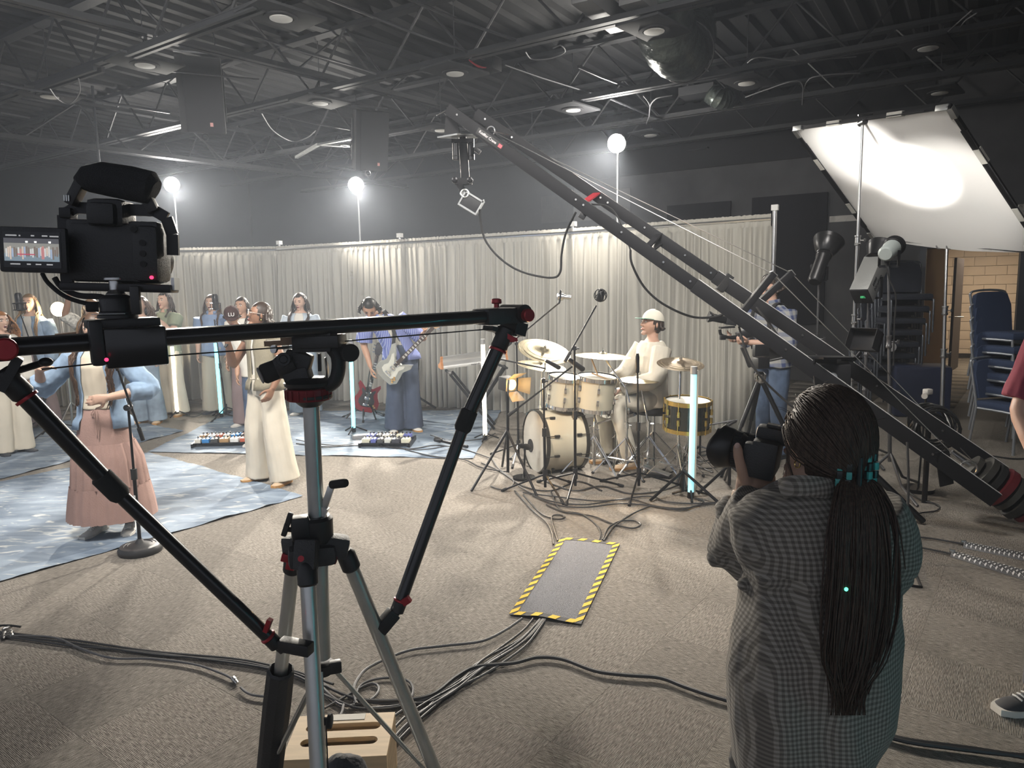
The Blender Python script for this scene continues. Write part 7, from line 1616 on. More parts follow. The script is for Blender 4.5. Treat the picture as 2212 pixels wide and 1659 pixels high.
# ---- drummer
def cap(t_, M, s, m, brimm, emb=None, size=1.0):
    g = G(); rows = []
    for j in range(9):
        a = pi/2*j/8; r_ = math.cos(a)
        rows.append([M @ (V((.09*size*r_*math.cos(2*pi*k/28), .012+.108*size*r_*math.sin(2*pi*k/28), .038+.098*size*math.sin(a)*(1+.08*max(0, -math.sin(2*pi*k/28)))))*s) for k in range(28)])
    g.surf(rows, closed=True); g.add(rows[0], [tuple(range(28))]); co = g.obj('cap', m, t_)
    g = G(); top, bot = [], []
    for k in range(13):
        a = pi+pi*k/12; x, y = .08*math.cos(a), .012+.1*math.sin(a); x2, y2 = .084*math.cos(a), .012-.085+.1*math.sin(a)
        top.append([M @ (V((x, y, .046))*s), M @ (V((x2, y2 if k not in (0, 12) else y, .04-.1*(.03)*math.cos(2*(a-1.5*pi))))*s)])
    g.surf(top); o = g.obj('cap_brim', brimm, co); md = o.modifiers.new('th', 'SOLIDIFY'); md.thickness = .005
    g = G(); g.ell(M @ (V((0, .012, .138*size))*s), (.009*s, .009*s, .005*s), 8, 6); g.obj('cap_button', m, co)
    return co
dh = hz_ = tc_.z; s_ = 1.75/1.7; dr_ = .92-(dh+.09)/s_
kn_ = [((-.09, 0, .9), (-.15, -.42, .62/s_+dr_), (-.16, -.36, .1/s_+dr_)), ((.09, 0, .9), (.12, -.41, .6/s_+dr_), (.15, -.3, .1/s_+dr_))]
t_, P, HM, hs, bd = person('drummer in cream clothes and pale cap seated at the drum kit', (tc_.x-.02, tc_.y), 1.75, -72, (.55, .33, .24),
       top=dict(m=mat('cream_knit', (.74, .68, .57), .9, bump=.2, bscale=200), hem=.84, sleeve=1.0, loose=1.2, boxy=True, name='sweater', fold=.007), legs=dict(type='straight', m=ivory, fold=.01), hair=dict(m=dbrown, length=.03, n=30, vol=.95, back_only=True, seed=8),
       arms=(((-.25, -.14, 1.13), (-.14, -.42, 1.0)), ((.25, -.1, 1.12), (.1, -.36, 1.02))), hands=({'curl': 1.0, 'd': (.2, -1, -.1), 'n': (0, 0, -1)}, {'curl': 1.0, 'd': (-.2, -1, -.1), 'n': (0, 0, -1)}), knees=kn_, shoes=(tan, gum), head=(2, -9, 0), lean=(0, -.0), drop=dr_, voxel=.0075, wide=1.1, face=dict(mouth=.1, iris=(.1, .06, .03)))
cap(t_, HM, hs, mat('cap_cream', (.7, .66, .56), .85), mat('brim_mint', (.25, .5, .4), .8))
g = G(); q = HM @ (V((-.088, -.02, .066))*hs); g.tube([q, q+V((.012, 0, .004)), q+V((.012, 0, .012)), q+V((0, 0, .014))], .003, 5); g.obj('cap_mark', mat('mark_green', (.1, .25, .2), .6), t_)
g = G(); g.ell(HM @ (V((-.083, .005, -.008))*hs), .009, 8, 6); g.tube(spline([HM @ (V((-.085, .01, -.015))*hs), HM @ (V((-.07, .05, -.09))*hs), HM @ (V((-.04, .08, -.16))*hs)], 5), .002, 5); g.obj('earpiece', white, t_)
# ---- camera operator
bplaid = plaid('blue_plaid', (.34, .34, .33), (.2, .22, .28), (.05, .07, .17), 90, 84)
op = V((pt(1672, 700, 6.9).x, 6.9, 0))
t_, P, HM, hs, bd = person('camera operator in blue plaid shirt and jeans with headset, looking down at a stabiliser', op[:2], 1.76, -68, (.6, .38, .29),
       top=dict(m=bplaid, hem=.86, sleeve=.62, loose=1.25, boxy=True, fold=.012, collar=True), legs=dict(type='straight', m=jeans, fold=.012), hair=dict(m=hairm((.07, .05, .04)), length=.03, n=60, vol=1.0, seed=9),
       arms=(((-.26, -.1, 1.1), (-.1, -.36, 1.12)), ((.26, -.08, 1.08), (.06, -.34, 1.1))), hands=({'curl': .9, 'd': (.3, -1, .05), 'n': (.5, 0, .6)}, {'curl': .9, 'd': (-.2, -1, 0), 'n': (-.3, 0, .8)}), shoes=(dshoe, dshoe), head=(4, 22, 0), lean=(0, -.04), voxel=.008, wide=1.12, face=dict(mouth=.05, shut=True))
g = G(); pts = [HM @ (V((.092*math.cos(a), .01, .03+.1*math.sin(a)))*hs) for a in [pi*k/12 for k in range(13)]]; g.tube(pts, .008, 6)
for e_ in (-1, 1): g.lathe(HM @ (V((e_*.078, .01, 0))*hs), HM.to_3x3() @ V((e_, 0, 0)), [(.034, 0), (.036, .01), (.03, .026)], 16)
g.tube(spline([HM @ (V(q)*hs) for q in ((-.1, .0, -.02), (-.098, -.06, -.06), (-.05, -.11, -.07))], 5), .003, 5); g.obj('headset', black, t_)
hv = thing('support_vest', 'black load-bearing harness worn by the camera operator', 'harness', op)
for e_ in (-1, 1):
    g = G(P); g.tube(spline([bd((e_*.12, -.13, 1.02)), bd((e_*.12, -.145, 1.25)), bd((e_*.115, -.09, 1.41)), bd((e_*.11, .0, 1.445)), bd((e_*.11, .1, 1.36)), bd((e_*.12, .145, 1.1))], 4), [(.026, .008)]*21, 8); g.obj('shoulder_strap', rubber, hv)
g = G(P); g.tube([bd((.19*math.cos(a), .145*math.sin(a), .98)) for a in [2*pi*k/20 for k in range(20)]], [(.012, .05)]*20, 8, closed=True, up=V((0, 0, 1))); g.obj('waist_belt', rubber, hv)
gi = thing('camera_stabiliser', 'black hand-held stabiliser with a lens pointing at the drummer', 'camera rig', pt(1605, 720, 6.75))
Yg = 6.72
g = G(); g.lathe(pt(1530, 684, Yg), pt(1570, 692, Yg)-pt(1530, 684, Yg), [(.05, 0), (.053, .01), (.04, .04), (.036, .05), (.036, .14), (.03, .17)], 20); g.obj('lens', blackm, gi)
g = G(); g.box(pt(1578, 693, Yg), (.1, .09, .08), Mx.Rotation(R(10), 3, 'Y'), .008); g.obj('camera', body, gi)
g = G(); g.bar(pt(1555, 708, Yg), pt(1585, 706, Yg), .08, .015); g.tube(spline([pt(1555, 712, Yg), pt(1560, 725, Yg), pt(1590, 730, Yg), pt(1600, 722, Yg)], 5), .015, 8); g.obj('gimbal_cradle', blackm, gi)
g = G(); g.box(pt(1610, 722, Yg), (.16, .1, .07), Mx.Rotation(R(-12), 3, 'Y'), .01); g.obj('motor_housing', black, gi)
g = G(); g.box(pt(1561, 729, Yg-.02), (.05, .05, .045), bev=.006); g.cyl(pt(1567, 729, Yg), pt(1600, 726, Yg), .012, n=8); g.obj('side_handle', blackm, gi)
g = G(); g.lathe(pt(1622, 792, Yg), pt(1604, 748, Yg)-pt(1622, 792, Yg), [(.024, 0), (.028, .02), (.024, .1), (.026, .2)], 14); g.obj('grip', rubber, gi)
# video tripod in front of the operator
vb = V((pt(1642, 820, 6.3).x, 6.3, 0)); vt = thing('video_tripod', 'black video tripod standing in front of the camera operator', 'tripod', vb); vz = pt(1642, 815, 6.3).z
for a in (205, 330, 90):
    e_ = vb+V((.42*math.cos(R(a)), .42*math.sin(R(a)), .015)); q = vb+V((0, 0, vz)); g = G(); g.cyl(q, q+(e_-q)*.5, .021, n=10); g.cyl(q+(e_-q)*.48, e_, .015, n=10); g.obj('leg', blackm, vt)
g = G(); g.lathe(vb+V((0, 0, vz-.05)), (0, 0, 1), [(.035, 0), (.05, .03), (.055, .08), (.03, .1)], 18); g.obj('bowl', chrome, vt)
g = G(); g.box(vb+V((0, 0, vz+.13)), (.12, .1, .1), .3, .01); g.cyl(vb+V((.04, 0, vz+.14)), vb+V((.3, -.05, vz+.2)), .012, n=8); g.obj('head', black, vt)
g = G(); g.box(vb+V((0, 0, vz+.24)), (.14, .05, .1), .2, .006); g.obj('recorder', black, vt)
# ---- choir behind
def singer(lab, x, ytop, Y, h, yaw, skinc, **k):
    q = pt(x, ytop, Y); return person(lab, (q.x, Y), h, yaw, skinc, **k)
q = gp(62, 925)
singer('blonde singer in light denim shirt and mauve trousers at the far left', 68, 700, q.y, 1.73, 8, FAIR, top=dict(m=denim, hem=.84, open=.4, sleeve=1, loose=1.2, flare=.02), inner=dict(m=offw, hem=.95), legs=dict(type='wide', m=mauve), hair=dict(m=blonde, length=.42, n=60, vol=1.05, seed=11), shoes=(wshoe, wsole), face=dict(mouth=.35, iris=(.1, .12, .12)), head=(6, -3, 0), voxel=.011)
q = gp(32, 980)
singer('singer with curly ginger hair and cream trousers cut by the left picture edge', 2, 700, q.y, 1.54, 60, FAIR, top=dict(m=offw, hem=.84, sleeve=1, loose=1.25, boxy=True), legs=dict(type='wide', m=ivory), hair=dict(m=ginger, length=.3, n=110, vol=1.45, curl=.02, seed=12), shoes=(dshoe, dshoe), face=dict(mouth=.5), voxel=.011)
lace = mat('white_lace', (.68, .66, .6), .9, noise=.55, nscale=34, bump=.6, bscale=60)
singer('singer in white lace raising both arms behind the big camera', 196, 660, 8.9, 1.66, 0, BROWN, top=dict(m=lace, hem=.82, sleeve=.55, loose=1.2, boxy=True), legs=dict(type='wide', m=ljeans), hair=dict(m=hairm((.28, .15, .05)), length=.42, n=50, vol=1.05, curl=.008, seed=13), arms=(((-.3, -.05, 1.5), (-.2, -.1, 1.75)), ((.3, -.05, 1.5), (.34, -.08, 1.76))), shoes=(wshoe, wsole), face=dict(mouth=.5), head=(4, -14, 0), voxel=.011)
singer('laughing singer with long curly hair, cream top and ripped jeans', 303, 675, gp(338, 914).y, 1.68, -4, FAIR, top=dict(m=cream, hem=.94, sleeve=.35, loose=1.1), legs=dict(type='wide', m=ljeans), hair=dict(m=brown, length=.36, n=110, vol=1.4, curl=.018, seed=14), shoes=(tan, gum, 'sandal'), face=dict(mouth=.9), voxel=.011, arms=(((-.24, -.04, 1.12), (-.16, -.2, 1.28)), ((.27, .02, 1.1), (.26, -.06, .9))))
singer('singer in sage green shirt clapping beside the curly-haired one', 357, 670, 10.05, 1.73, -14, FAIR, top=dict(m=green, hem=.84, sleeve=.4, loose=1.3, boxy=True, collar=True), legs=dict(type='wide', m=ivory), hair=dict(m=dbrown, length=.2, n=60, vol=1.0, seed=15), arms=(((-.22, -.14, 1.16), (-.06, -.27, 1.42)), ((.2, -.14, 1.16), (-.01, -.27, 1.42))), hands=({'d': (.15, 0, 1), 'n': (1, 0, 0), 'curl': .1}, {'d': (-.15, 0, 1), 'n': (-1, 0, 0), 'curl': .1}), shoes=(tan, gum), face=dict(mouth=.5), voxel=.011)
chamb = mat('chambray', (.26, .36, .56), .9, noise=.12, nscale=10)
singer('singer in blue chambray shirt behind the studio microphone', 459, 690, gp(465, 892).y, 1.68, 4, FAIR, top=dict(m=chamb, hem=.84, sleeve=.6, loose=1.35, boxy=True, collar=True), legs=dict(type='wide', m=mat('oat_trousers', (.5, .46, .38), .9)), hair=dict(m=brown, length=.3, n=60, vol=1.05, seed=16), shoes=(dshoe, dshoe), face=dict(mouth=.5), voxel=.011)
t_, P, HM, hs, bd = singer('man in dark cap with head bowed behind the woman in the khaki vest', 548, 690, 7.9, 1.57, 5, TANS, top=dict(m=offw, hem=.84, sleeve=.5, loose=1.3, boxy=True), legs=dict(type='straight', m=jeans), hair=dict(m=blackh, length=.03, n=30, back_only=True, seed=17), shoes=(wshoe, wsole), head=(14, 26, 0), lean=(-.2, 0), face=dict(mouth=.2, shut=True), voxel=.011)
cap(t_, HM, hs, mat('cap_brown', (.05, .026, .024), .9, spec=.1), MAT['cap_brown'])
text('cap_letters', 'LU', .055, basis(HM @ (V((0, -.112, .085))*hs), HM.to_3x3() @ V((1, 0, 0)), HM.to_3x3() @ V((0, .35, 1))), white, t_, .003)
singer('dark-haired woman half hidden behind the man in the dark cap', 523, 670, 9.1, 1.64, -8, TANS, top=dict(m=offw, hem=.84, sleeve=.5, loose=1.2), legs=dict(type='wide', m=mauve), hair=dict(m=dbrown, length=.25, n=50, seed=18), shoes=(wshoe, wsole), face=dict(mouth=.4), voxel=.011)
singer('woman with long dark hair and pale blue cardigan looking down', 649, 675, 9.9, 1.68, 0, FAIR, top=dict(m=mat('pale_cardigan', (.5, .58, .66), .9), hem=.84, open=.5, sleeve=1, loose=1.2), inner=dict(m=offw, hem=.95), legs=dict(type='wide', m=ljeans), hair=dict(m=dbrown, length=.42, n=80, vol=1.12, curl=.008, seed=19), arms=(((-.27, -.04, 1.1), (-.26, -.24, 1.16)), ((.28, -.04, 1.1), (.3, -.24, 1.18))), hands=({'d': (0, -1, .4), 'n': (0, .3, 1), 'curl': .3}, {'d': (.1, -1, .4), 'n': (0, .3, 1), 'curl': .3}), shoes=(wshoe, wsole), head=(-6, 12, 0), face=dict(mouth=.55, shut=True), voxel=.011)
# ---- man in red at the right edge
maroon = mat('maroon_polo', (.25, .03, .06), .85, noise=.08, nscale=20)
rp_ = gp(2268, 1545)
t_, P, HM, hs, bd = person('man in dark red polo shirt cut by the right picture edge, arm hanging down', (2.3, 2.72), 1.78, -25, (.6, .36, .27), knees=[((-.085, 0, .9), (-.15, -.1, .5), (-.175, -.19, .08)), ((.085, 0, .9), (.1, 0, .49), (.115, .02, .08))], toes=[(-1, -.12), (-.42, -.9)], top=dict(m=maroon, hem=.84, sleeve=.5, loose=1.15, boxy=True, collar=True), legs=dict(type='straight', m=mat('grey_trousers', (.12, .12, .13), .9)), hair=dict(m=dbrown, length=.03, n=40, seed=21), arms=(((-.27, -.02, 1.1), (-.22, -.17, .88)), None), hands=({'d': (.1, -.2, -1), 'n': (1, 0, 0), 'curl': .5}, {}), voxel=.008, wide=1.12, shoes=(mat('charcoal_shoe', (.05, .05, .055), .8), wsole))
g = G(); W_ = P @ V((-.22, -.17, .88)); E_ = P @ V((-.27, -.02, 1.1)); d = (W_-E_).normalized(); g.lathe(W_-d*.045, d, [(.033, 0), (.035, .004), (.035, .024), (.033, .028)], 18); wo = g.obj('watch_band', rubber, t_); g = G(); x, y, d2 = frame(d); g.box(W_-d*.03-V((.034, .01, 0)), (.012, .034, .034), R(-10), .004); g.obj('watch_face', white, wo)
# ================================================================ photographer seen from behind
fl_pl = plaid('flannel_plaid', (.1, .09, .077), (.18, .163, .14), (.29, .27, .238), 560, 540)
YP = 1.6
Q = lambda x, y, Y=YP: pt(x, y, Y)
ph = thing('person', 'photographer seen from behind, long dark ponytail and loose grey checked flannel shirt', 'person', (Q(1740, 1300).x, YP, 0))
fd = V((-.38, .92, 0)).normalized(); sd_ = V((fd.y, -fd.x, 0))          # facing direction and its right-hand side
HX = Q(1778, 952, 1.61)
zax = V((.1, -.12, 1)).normalized(); yax = (-fd-zax*(-fd).dot(zax)).normalized(); xax = yax.cross(zax)
HMp = Mx((xax, yax, zax)).transposed().to_4x4(); HMp.translation = HX
sc_ = .98
# body: head, neck, torso, arms, legs
def ring(cx, y, hw, dep, Y=YP, n=28, tw=0):
    c = Q(cx, y, Y); rx = S(hw, Y); ax = V((math.cos(R(tw)), math.sin(R(tw)), 0)); ay = V((-ax.y, ax.x, 0))
    return [c+ax*(rx*math.cos(2*pi*k/n))+ay*(dep*math.sin(2*pi*k/n)) for k in range(n)]
def loftrings(g, rows): g.surf(rows, closed=True); g.add(rows[0], [tuple(range(len(rows[0])))]); g.add(rows[-1], [tuple(range(len(rows[0])))])
g = G(); head_geo(g, HMp, sc_)
g.tube([HX+V((-.0, .0, -.05)), Q(1748, 1032, 1.61), Q(1745, 1075, 1.61)], [.055, .054, .07], 16)
loftrings(g, [ring(1745, 1060, 60, .06), ring(1745, 1085, 120, .085), ring(1748, 1130, 150, .1), ring(1760, 1250, 140, .11), ring(1755, 1400, 150, .12), ring(1745, 1560, 150, .125), ring(1738, 1660, 140, .12)])
Ls, Le, Lw = Q(1650, 1110, 1.63), Q(1583, 1196, 1.74), Q(1612, 1074, 1.72)
Rs, Re, Rw = Q(1880, 1115, 1.58), Q(1905, 1230, 1.62), Q(1800, 1120, 1.86)
for s_, e_, w_ in ((Ls, Le, Lw), (Rs, Re, Rw)): g.tube(spline([s_, e_, w_], 5), [.05, .048, .045, .044, .043, .042, .04, .037, .034, .031, .029], 14)
for x in (1690, 1800):
    k0 = Q(x, 1640, YP); g.tube([k0, V((k0.x+.02, YP+.03, .36)), V((k0.x, YP+.04, .06))], [.085, .06, .04], 14)
# left hand: palm under the lens barrel, thumb up its near side
pw = Lw; pd = (Q(1622, 1012, 1.725)-Lw).normalized()
g.tube([Lw-pd*.01, Q(1618, 1050, 1.722), Q(1628, 1025, 1.728), Q(1636, 1012, 1.735)], [(.028, .022), (.034, .024), (.042, .024), (.04, .018)], 14, up=V((0, -1, 0)))
g.tube(spline([Q(1612, 1042, 1.712), Q(1604, 1018, 1.703), Q(1596, 990, 1.697), Q(1593, 966, 1.698)], 3), [.017, .016, .015, .0145, .0135, .0125, .0125, .0122, .0122, .0105], 12); g.ell(Q(1593, 966, 1.698), (.0105, .0105, .011), 10, 8)
for k, (x0, y0, x1, y1) in enumerate(((1640, 1020, 1655, 1030), (1646, 1028, 1664, 1036), (1650, 1037, 1668, 1044), (1648, 1046, 1664, 1052))):
    a = Q(x0-14, y0, 1.722); b = Q(x0+4, y0+4, 1.715); c_ = Q(x1, y1-8, 1.735); d_ = Q(x1-4, y1-26, 1.755); g.tube(spline([a, b, c_, d_], 3), [.0105]*4+[.0098]*3+[.0085]*3, 10); g.ell(d_, .0085, 8, 6)
fuse(g, 'body', .0042, skin((.46, .3, .22)), ph, smooth=3)
g = G(); g.ell(Q(1592.5, 962.5, 1.6895), (.0066, .0016, .0075), 12, 8, rot=Mx.Rotation(R(8), 3, 'Y')); g.obj('thumbnail', mat('nail', (.6, .42, .36), .3), ph)
face_parts(ph, HMp, sc_, mouth=.05)
g = G(); e_ = HMp @ (V((.08, .012, -.04))*sc_); g.torus(e_+V((0, 0, -.008)), xax, .008, .0014, 18, 5); g.obj('earring', gold, ph)
e2 = HMp @ (V((-.08, .012, -.04))*sc_); g = G(); g.torus(e2+V((0, 0, -.008)), xax, .008, .0014, 18, 5); g.obj('earring', gold, ph)
# shirt
g = G()
loftrings(g, [ring(1747, 1042, 62, .062), ring(1746, 1056, 92, .078), ring(1746, 1078, 138, .098), ring(1748, 1112, 176, .118, tw=-6), ring(1755, 1170, 182, .13), ring(1776, 1250, 168, .138), ring(1768, 1300, 180, .142), ring(1758, 1370, 194, .148), ring(1750, 1450, 198, .152), ring(1743, 1540, 190, .15), ring(1730, 1610, 168, .145), ring(1722, 1665, 150, .14)])
g.tube(spline([Q(1655, 1108, 1.64), Q(1612, 1150, 1.69), Q(1585, 1200, 1.735), Q(1580, 1165, 1.735), Q(1594, 1118, 1.728)], 5), [.085, .086, .085, .083, .08, .076, .072, .068, .066, .064, .062, .06, .057, .054, .052, .05, .05, .049, .049, .05, .052], 18)
g.tube(spline([Q(1875, 1108, 1.58), Q(1905, 1160, 1.585), Q(1912, 1235, 1.6), Q(1870, 1240, 1.7)], 5), [.08, .082, .082, .08, .078, .075, .072, .07, .068, .064, .06, .056, .054, .05, .048, .046], 18)
kx = Q(1612, 1262, 1.6)
def shirt_fold(p):
    d = .0075*mn.noise((p.x*9, p.y*9, p.z*4.2))+.004*mn.noise((p.x*22, p.y*22, p.z*12))
    if p.z < kx.z+.05:                                   # vertical gathers hang from the knot
        ax_ = (p.x-kx.x)/(.16+(kx.z+.06-p.z)*.55); w_ = math.exp(-max(0, ax_-.1)**2*2.2)
        d += .011*w_*math.sin((p.x-kx.x)/(.028+.07*max(0, kx.z-p.z))*2.2+1.2*mn.noise((p.x*5, p.z*2, 3)))
    d += .0055*math.sin(p.z*34+p.x*16+4*mn.noise((p.x*4, p.y*4, p.z*4)))*max(0, mn.noise((p.x*3+4, p.y*3, p.z*3)))
    d -= .012*math.exp(-((p.z-(Q(1700, 1240).z))/.006)**2)*.35
    return d
fuse(g, 'flannel_shirt', .0058, fl_pl, ph, shirt_fold, 2)
g = G(); g.tube(spline([Q(1690, 1056, 1.55), Q(1712, 1050, 1.528), Q(1748, 1050, 1.517), Q(1790, 1056, 1.525), Q(1806, 1064, 1.55)], 5), [(.01, .024)]*21, 10, up=V((0, 0, 1))); g.obj('shirt_collar', fl_pl, ph)
g = G(); g.ell(kx, (.02, .02, .017), 16, 10, fn=lambda p: p*(1+.2*mn.noise(p*90))); g.obj('shirt_knot', fl_pl, ph)
for k, (x, y, r_) in enumerate(((1592, 1122, .052), (1590, 1108, .05), (1598, 1096, .046))):
    g = G(); g.torus(Q(x, y, 1.727), Q(1612, 1070, 1.72)-Q(1585, 1140, 1.73), r_*.78, .014, 26, 10); g.obj('rolled_cuff', fl_pl, ph)
g = G()
for x in (1690, 1800):
    k0 = Q(x, 1640, YP); g.tube([k0-V((.03, 0, 0)), V((k0.x, YP+.03, .36)), V((k0.x, YP+.04, .07))], [.1, .072, .05], 16)
fuse(g, 'leggings', .009, mat('black_leggings', (.015, .015, .017), .8), ph, folds(.004, 10), 2)
for x in (1690, 1800): k0 = Q(x, 1640, YP); shoe(ph, (k0.x, YP+.04, .06), fd, dshoe, wsole, .95)
# watch strap
wr = thing('watch_strap', 'beige watch strap with punched holes on the photographer wrist', 'watch', Q(1612, 1062, 1.7))
d_ = (Q(1618, 1050, 1.722)-Lw).normalized(); g = G(); g.lathe(Lw+d_*.0-d_*.012, d_, [(.0335, 0), (.0352, .002), (.0352, .02), (.0335, .022)], 30); g.obj('strap', mat('beige_strap', (.55, .4, .29), .5), wr)
x_, y_, _d = frame(d_)
for k in range(7):
    a = R(150+22*k); o_ = x_*math.cos(a)+y_*math.sin(a); p = Lw+d_*-.001+o_*.0354; g = G(); g.ell(p, .0024, 8, 6); g.obj('strap_hole', rubber, wr)
# ---- hair
hm_ = mat('photographer_hair', (.07, .046, .034), .55, noise=.5, nscale=60, stretch=(4, 4, .3), spec=.25, col2=(.03, .02, .016))
rr = random.Random(31); g = G(); clip = Q(1838, 1012, 1.535)
def cap_pt(a, z): q = math.sqrt(max(.0, 1-(z/.125)**2)); return V((.088*q*math.sin(a), .012-.108*q*math.cos(a), .006+z))
tmp = G(); tmp.ell((0, 0, 0), (.084, .104, .12), 36, 26); C = V((0, .012, .008)); vs = [V(p)+C for p in tmp.v]; fs = []
for f in tmp.f:
    c_ = sum((vs[i] for i in f), V((0, 0, 0)))/len(f)
    if c_.y < -.03 and c_.z < .078 and not (abs(c_.x) > .05 and c_.z > .0 and c_.y > -.075): continue
    if c_.z < -.02 and c_.y < .03: continue
    fs.append(f)
g.add([HMp @ (p*sc_) for p in vs], fs)
for k in range(820):
    a = rr.uniform(-pi, pi); z = rr.uniform(-.02, .125) if abs(a) > 1.25 else (rr.uniform(.005, .125) if abs(a) > .72 else rr.uniform(.072, .125))
    p0 = cap_pt(a, z); w0 = HMp @ (p0*sc_); pts = [w0]
    tgt = HMp.inverted() @ clip
    for f in (.25, .5, .75):
        m_ = p0.lerp(tgt, f); r_ = V((m_.x, m_.y-.012, m_.z-.006)); l_ = math.sqrt((r_.x/.09)**2+(r_.y/.11)**2+(r_.z/.127)**2)
        if l_ < 1.0: r_ = r_/max(.3, l_)*1.0
        pts.append(HMp @ ((V((r_.x, r_.y+.012, r_.z+.006))*(1+rr.uniform(.0, .03)))*sc_))
    pts.append(clip+V((rr.uniform(-.018, .018), rr.uniform(-.012, .01), rr.uniform(-.025, .025))))
    r0 = rr.uniform(.0011, .0021); pts = spline(pts, 3); g.tube(pts, [r0*(1.1-.2*i/len(pts)) for i in range(len(pts))], 5)
for k in range(22):                                     # fly-away wisps
    a = rr.uniform(-pi, pi); p0 = cap_pt(a, rr.uniform(.03, .12)); w0 = HMp @ (p0*sc_); o_ = (w0-HX).normalized(); tn = V((rr.uniform(-1, 1), rr.uniform(-1, 1), rr.uniform(-.5, .8)))
    g.tube(spline([w0, w0+o_*.006+tn*.01, w0+o_*.01+tn*.022, w0+o_*.006+tn*.036], 3), [.0004]*10, 4)
for k in range(9):                                      # strands in front of the ear
    q0 = HMp @ (V((.07, -.045+.006*k, .04-.004*k))*sc_) if False else HMp @ (V((.082, -.03+.004*k, .05))*sc_); g.tube(spline([q0, q0+V((-.012, -.004, -.04)), q0+V((-.008-.002*k, -.006, -.09)), q0+V((-.016+.004*k, -.008, -.13-.008*k))], 4), [.0007]*13, 4)
g.obj('hair', hm_, ph, sharp=0)
g = G()
for k in range(620):
    u = rr.uniform(-1, 1); v = rr.uniform(-1, 1); tw = rr.uniform(-6, 6); L = rr.uniform(.72, 1.0)
    if rr.random() < .28: L *= rr.uniform(.5, .8)
    yb = 1040+(1545-1040)*L; bow = 26*u; mz = rr.uniform(-1, 1)*9
    fan = rr.random() < .22; fx = 14*u+(34*abs(u) if fan else 0)*(1 if u > -.3 else -.6)
    P_ = [(1842+10*u, 1014, 1.53), (1850+24*u+fx*.5, 1050, 1.503+.012*v), (1858+36*u+fx*.9, 1120, 1.466+.016*v), (1858+39*u+fx+mz, 1230, 1.446+.018*v), (1850+38*u+fx+mz*1.6, 1340, 1.434+.018*v), (1838+40*u+fx*.7+mz*1.2, 1430, 1.428+.016*v), (1834+32*u+tw*2, 1500, 1.426+.012*v), (1832+26*u+tw*3, 1545, 1.43)]
    pts = [Q(x+9*mn.noise((k*.37, i*.8, .5)), y, Y) for i, (x, y, Y) in enumerate(P_) if y <= yb+30]; pts = spline(pts, 3); r0 = rr.uniform(.0014, .0028)
    g.tube(pts, [r0*(1-.7*(i/len(pts))**3) for i in range(len(pts))], 5)
g.obj('ponytail', hm_, ph, sharp=0)
cl = thing('hair_clip', 'teal and black checkered claw clip in the photographer hair', 'hair clip', clip)
tq = mat('clip_teal', (.05, .32, .3), .3); bk_ = mat('clip_black', (.012, .02, .022), .3)
for side in (-1, 1):
    for i in range(3):
        for j in range(4):
            c_ = clip+V((side*.022+.006*side*abs(i-1), -.042+.006*abs(j-1.5), .03-.018*j)); c_ += V((side*(i-1)*.011, .008*abs(i-1), 0))
            g = G(); g.box(c_, (.0112, .007, .0168), Mx.Rotation(R(side*18), 3, 'Z'), .0016); g.obj('clip_tile', tq if (i+j) % 2 else bk_, cl)
g = G(); g.cyl(clip+V((0, -.04, .034)), clip+V((0, -.04, -.03)), .0055, n=10); g.obj('clip_spring', bk_, cl)
# ---- the photographer's camera
pc = thing('photo_camera', 'black photo camera with a large hooded lens held by the photographer', 'camera', Q(1640, 990, 1.745))
cbody = mat('photo_black', (.02, .021, .022), .5, bump=.2, bscale=350); cxd = (Q(1562, 966, 1.79)-Q(1650, 985, 1.745)).normalized()   # lens axis
cup = (V((0, 0, 1))-cxd*cxd.z).normalized(); crt = cxd.cross(cup); MCm = Mx((crt, cxd, cup)).transposed().to_4x4(); MCm.translation = Q(1655, 984, 1.74)
g = G(MCm); g.box((-.0, 0, .0), (.135, .062, .094), bev=.01); g.box((-.052, .012, -.004), (.036, .075, .085), bev=.012); g.obj('body', cbody, pc)
g = G(MCm); g.box((.0, -.004, .058), (.052, .07, .034), bev=.01); g.box((0, -.04, .05), (.04, .03, .03), bev=.008); g.box((0, -.005, .078), (.024, .03, .006)); g.obj('viewfinder_hump', cbody, pc)
g = G(MCm); g.box((.069, .0, -.004), (.004, .05, .08), bev=.0015); g.box((.0715, .0, -.02), (.002, .02, .035)); g.obj('port_door', mat('port_grey', (.045, .046, .048), .5), pc)
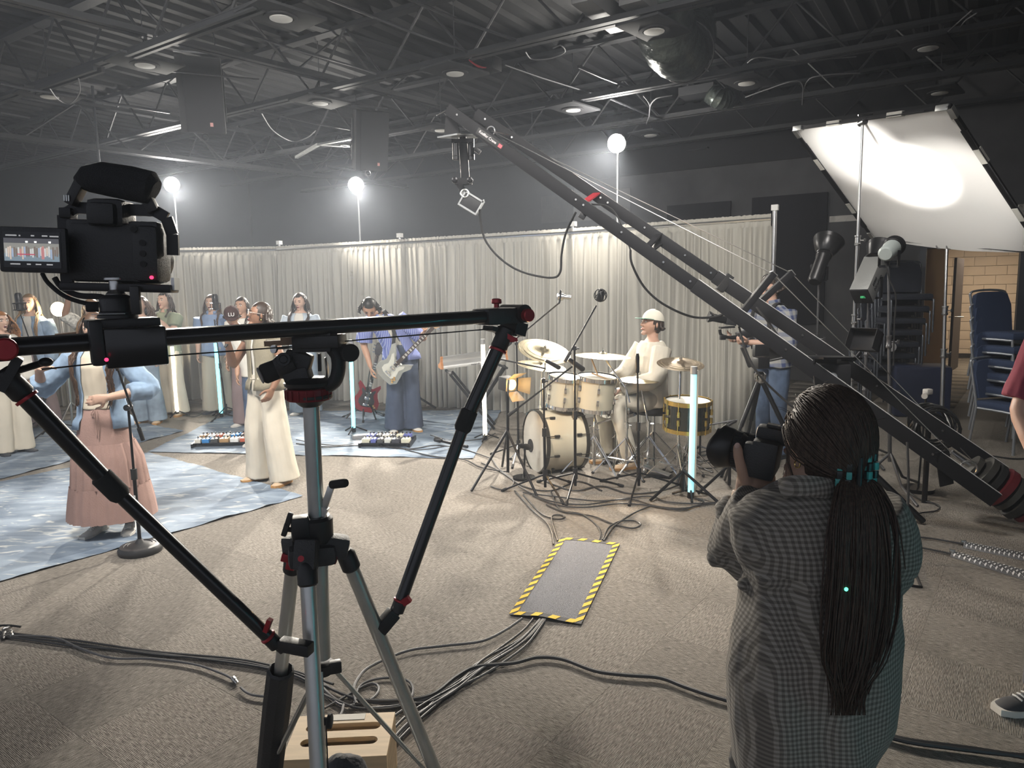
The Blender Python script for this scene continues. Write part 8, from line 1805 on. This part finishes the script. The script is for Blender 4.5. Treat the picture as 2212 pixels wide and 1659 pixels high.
g = G(MCm); g.lathe((0, .03, 0), (0, 1, 0), [(.034, 0), (.036, .004), (.036, .018), (.041, .026), (.043, .03), (.043, .05), (.044, .052), (.044, .095)], 36); lo = g.obj('lens_barrel', black, pc)
for y0, y1, r_ in ((.036, .048, .0448), (.062, .086, .0456)):
    g = G(MCm)
    for k in range(48):
        a = 2*pi*k/48; g.box((r_*math.cos(a)*.985, (y0+y1)/2, r_*math.sin(a)*.985), (.0035, y1-y0, .0035), Mx.Rotation(-a, 3, 'Y'))
    q_ = g.obj('focus_ring', rubber, lo); q_['kind'] = 'stuff'
g = G(MCm); g.box((.03, .056, .032), (.026, .03, .004), Mx.Rotation(R(45), 3, 'Y'), .001); g.obj('switch_panel', MAT['port_grey'], lo)
g = G(MCm); n_ = 48; rows = []
for y, r_ in ((.078, .046), (.084, .05), (.104, .0545), (1, .057)):
    row = []
    for k in range(n_):
        a = 2*pi*k/n_; yy = y if y < 1 else .122+.014*math.cos(2*a)
        row.append(V((r_*math.cos(a), yy, r_*math.sin(a))))
    rows.append(row)
g.surf(rows, closed=True); o = g.obj('lens_hood', mat('hood_black', (.018, .018, .019), .4), pc); md = o.modifiers.new('th', 'SOLIDIFY'); md.thickness = .002
g = G(MCm); g.lathe((0, .086, 0), (0, 1, 0), [(.042, 0), (.03, .008), (.0, .011)], 30, False); g.obj('front_glass', mat('lens_glass', (.01, .01, .02), .05), pc)
g = G(MCm)
for k in range(3): g.box((.02+.016*k, -.0325, .036), (.007, .002, .003))
g.obj('body_marks', mat('mark_white', (.6, .6, .6), .5), pc)
g = G(MCm); g.cyl((.064, .0, .046), (.076, .0, .046), .006, n=10); g.torus((.074, 0, .04), (0, 1, 0), .007, .0014, 14, 5); g.obj('strap_ring', steel, pc)
# recorder light clipped at the back of the shirt
rl = Q(1828, 1273, 1.42); g = G(); g.ell(rl, (.0042, .003, .0042), 10, 8); g.obj('green_light', mat('green_led', (.2, 1, .5), .4, emit=3, ecol=(.1, .9, .45)), label='tiny green indicator light showing through the photographer ponytail', cat='light')
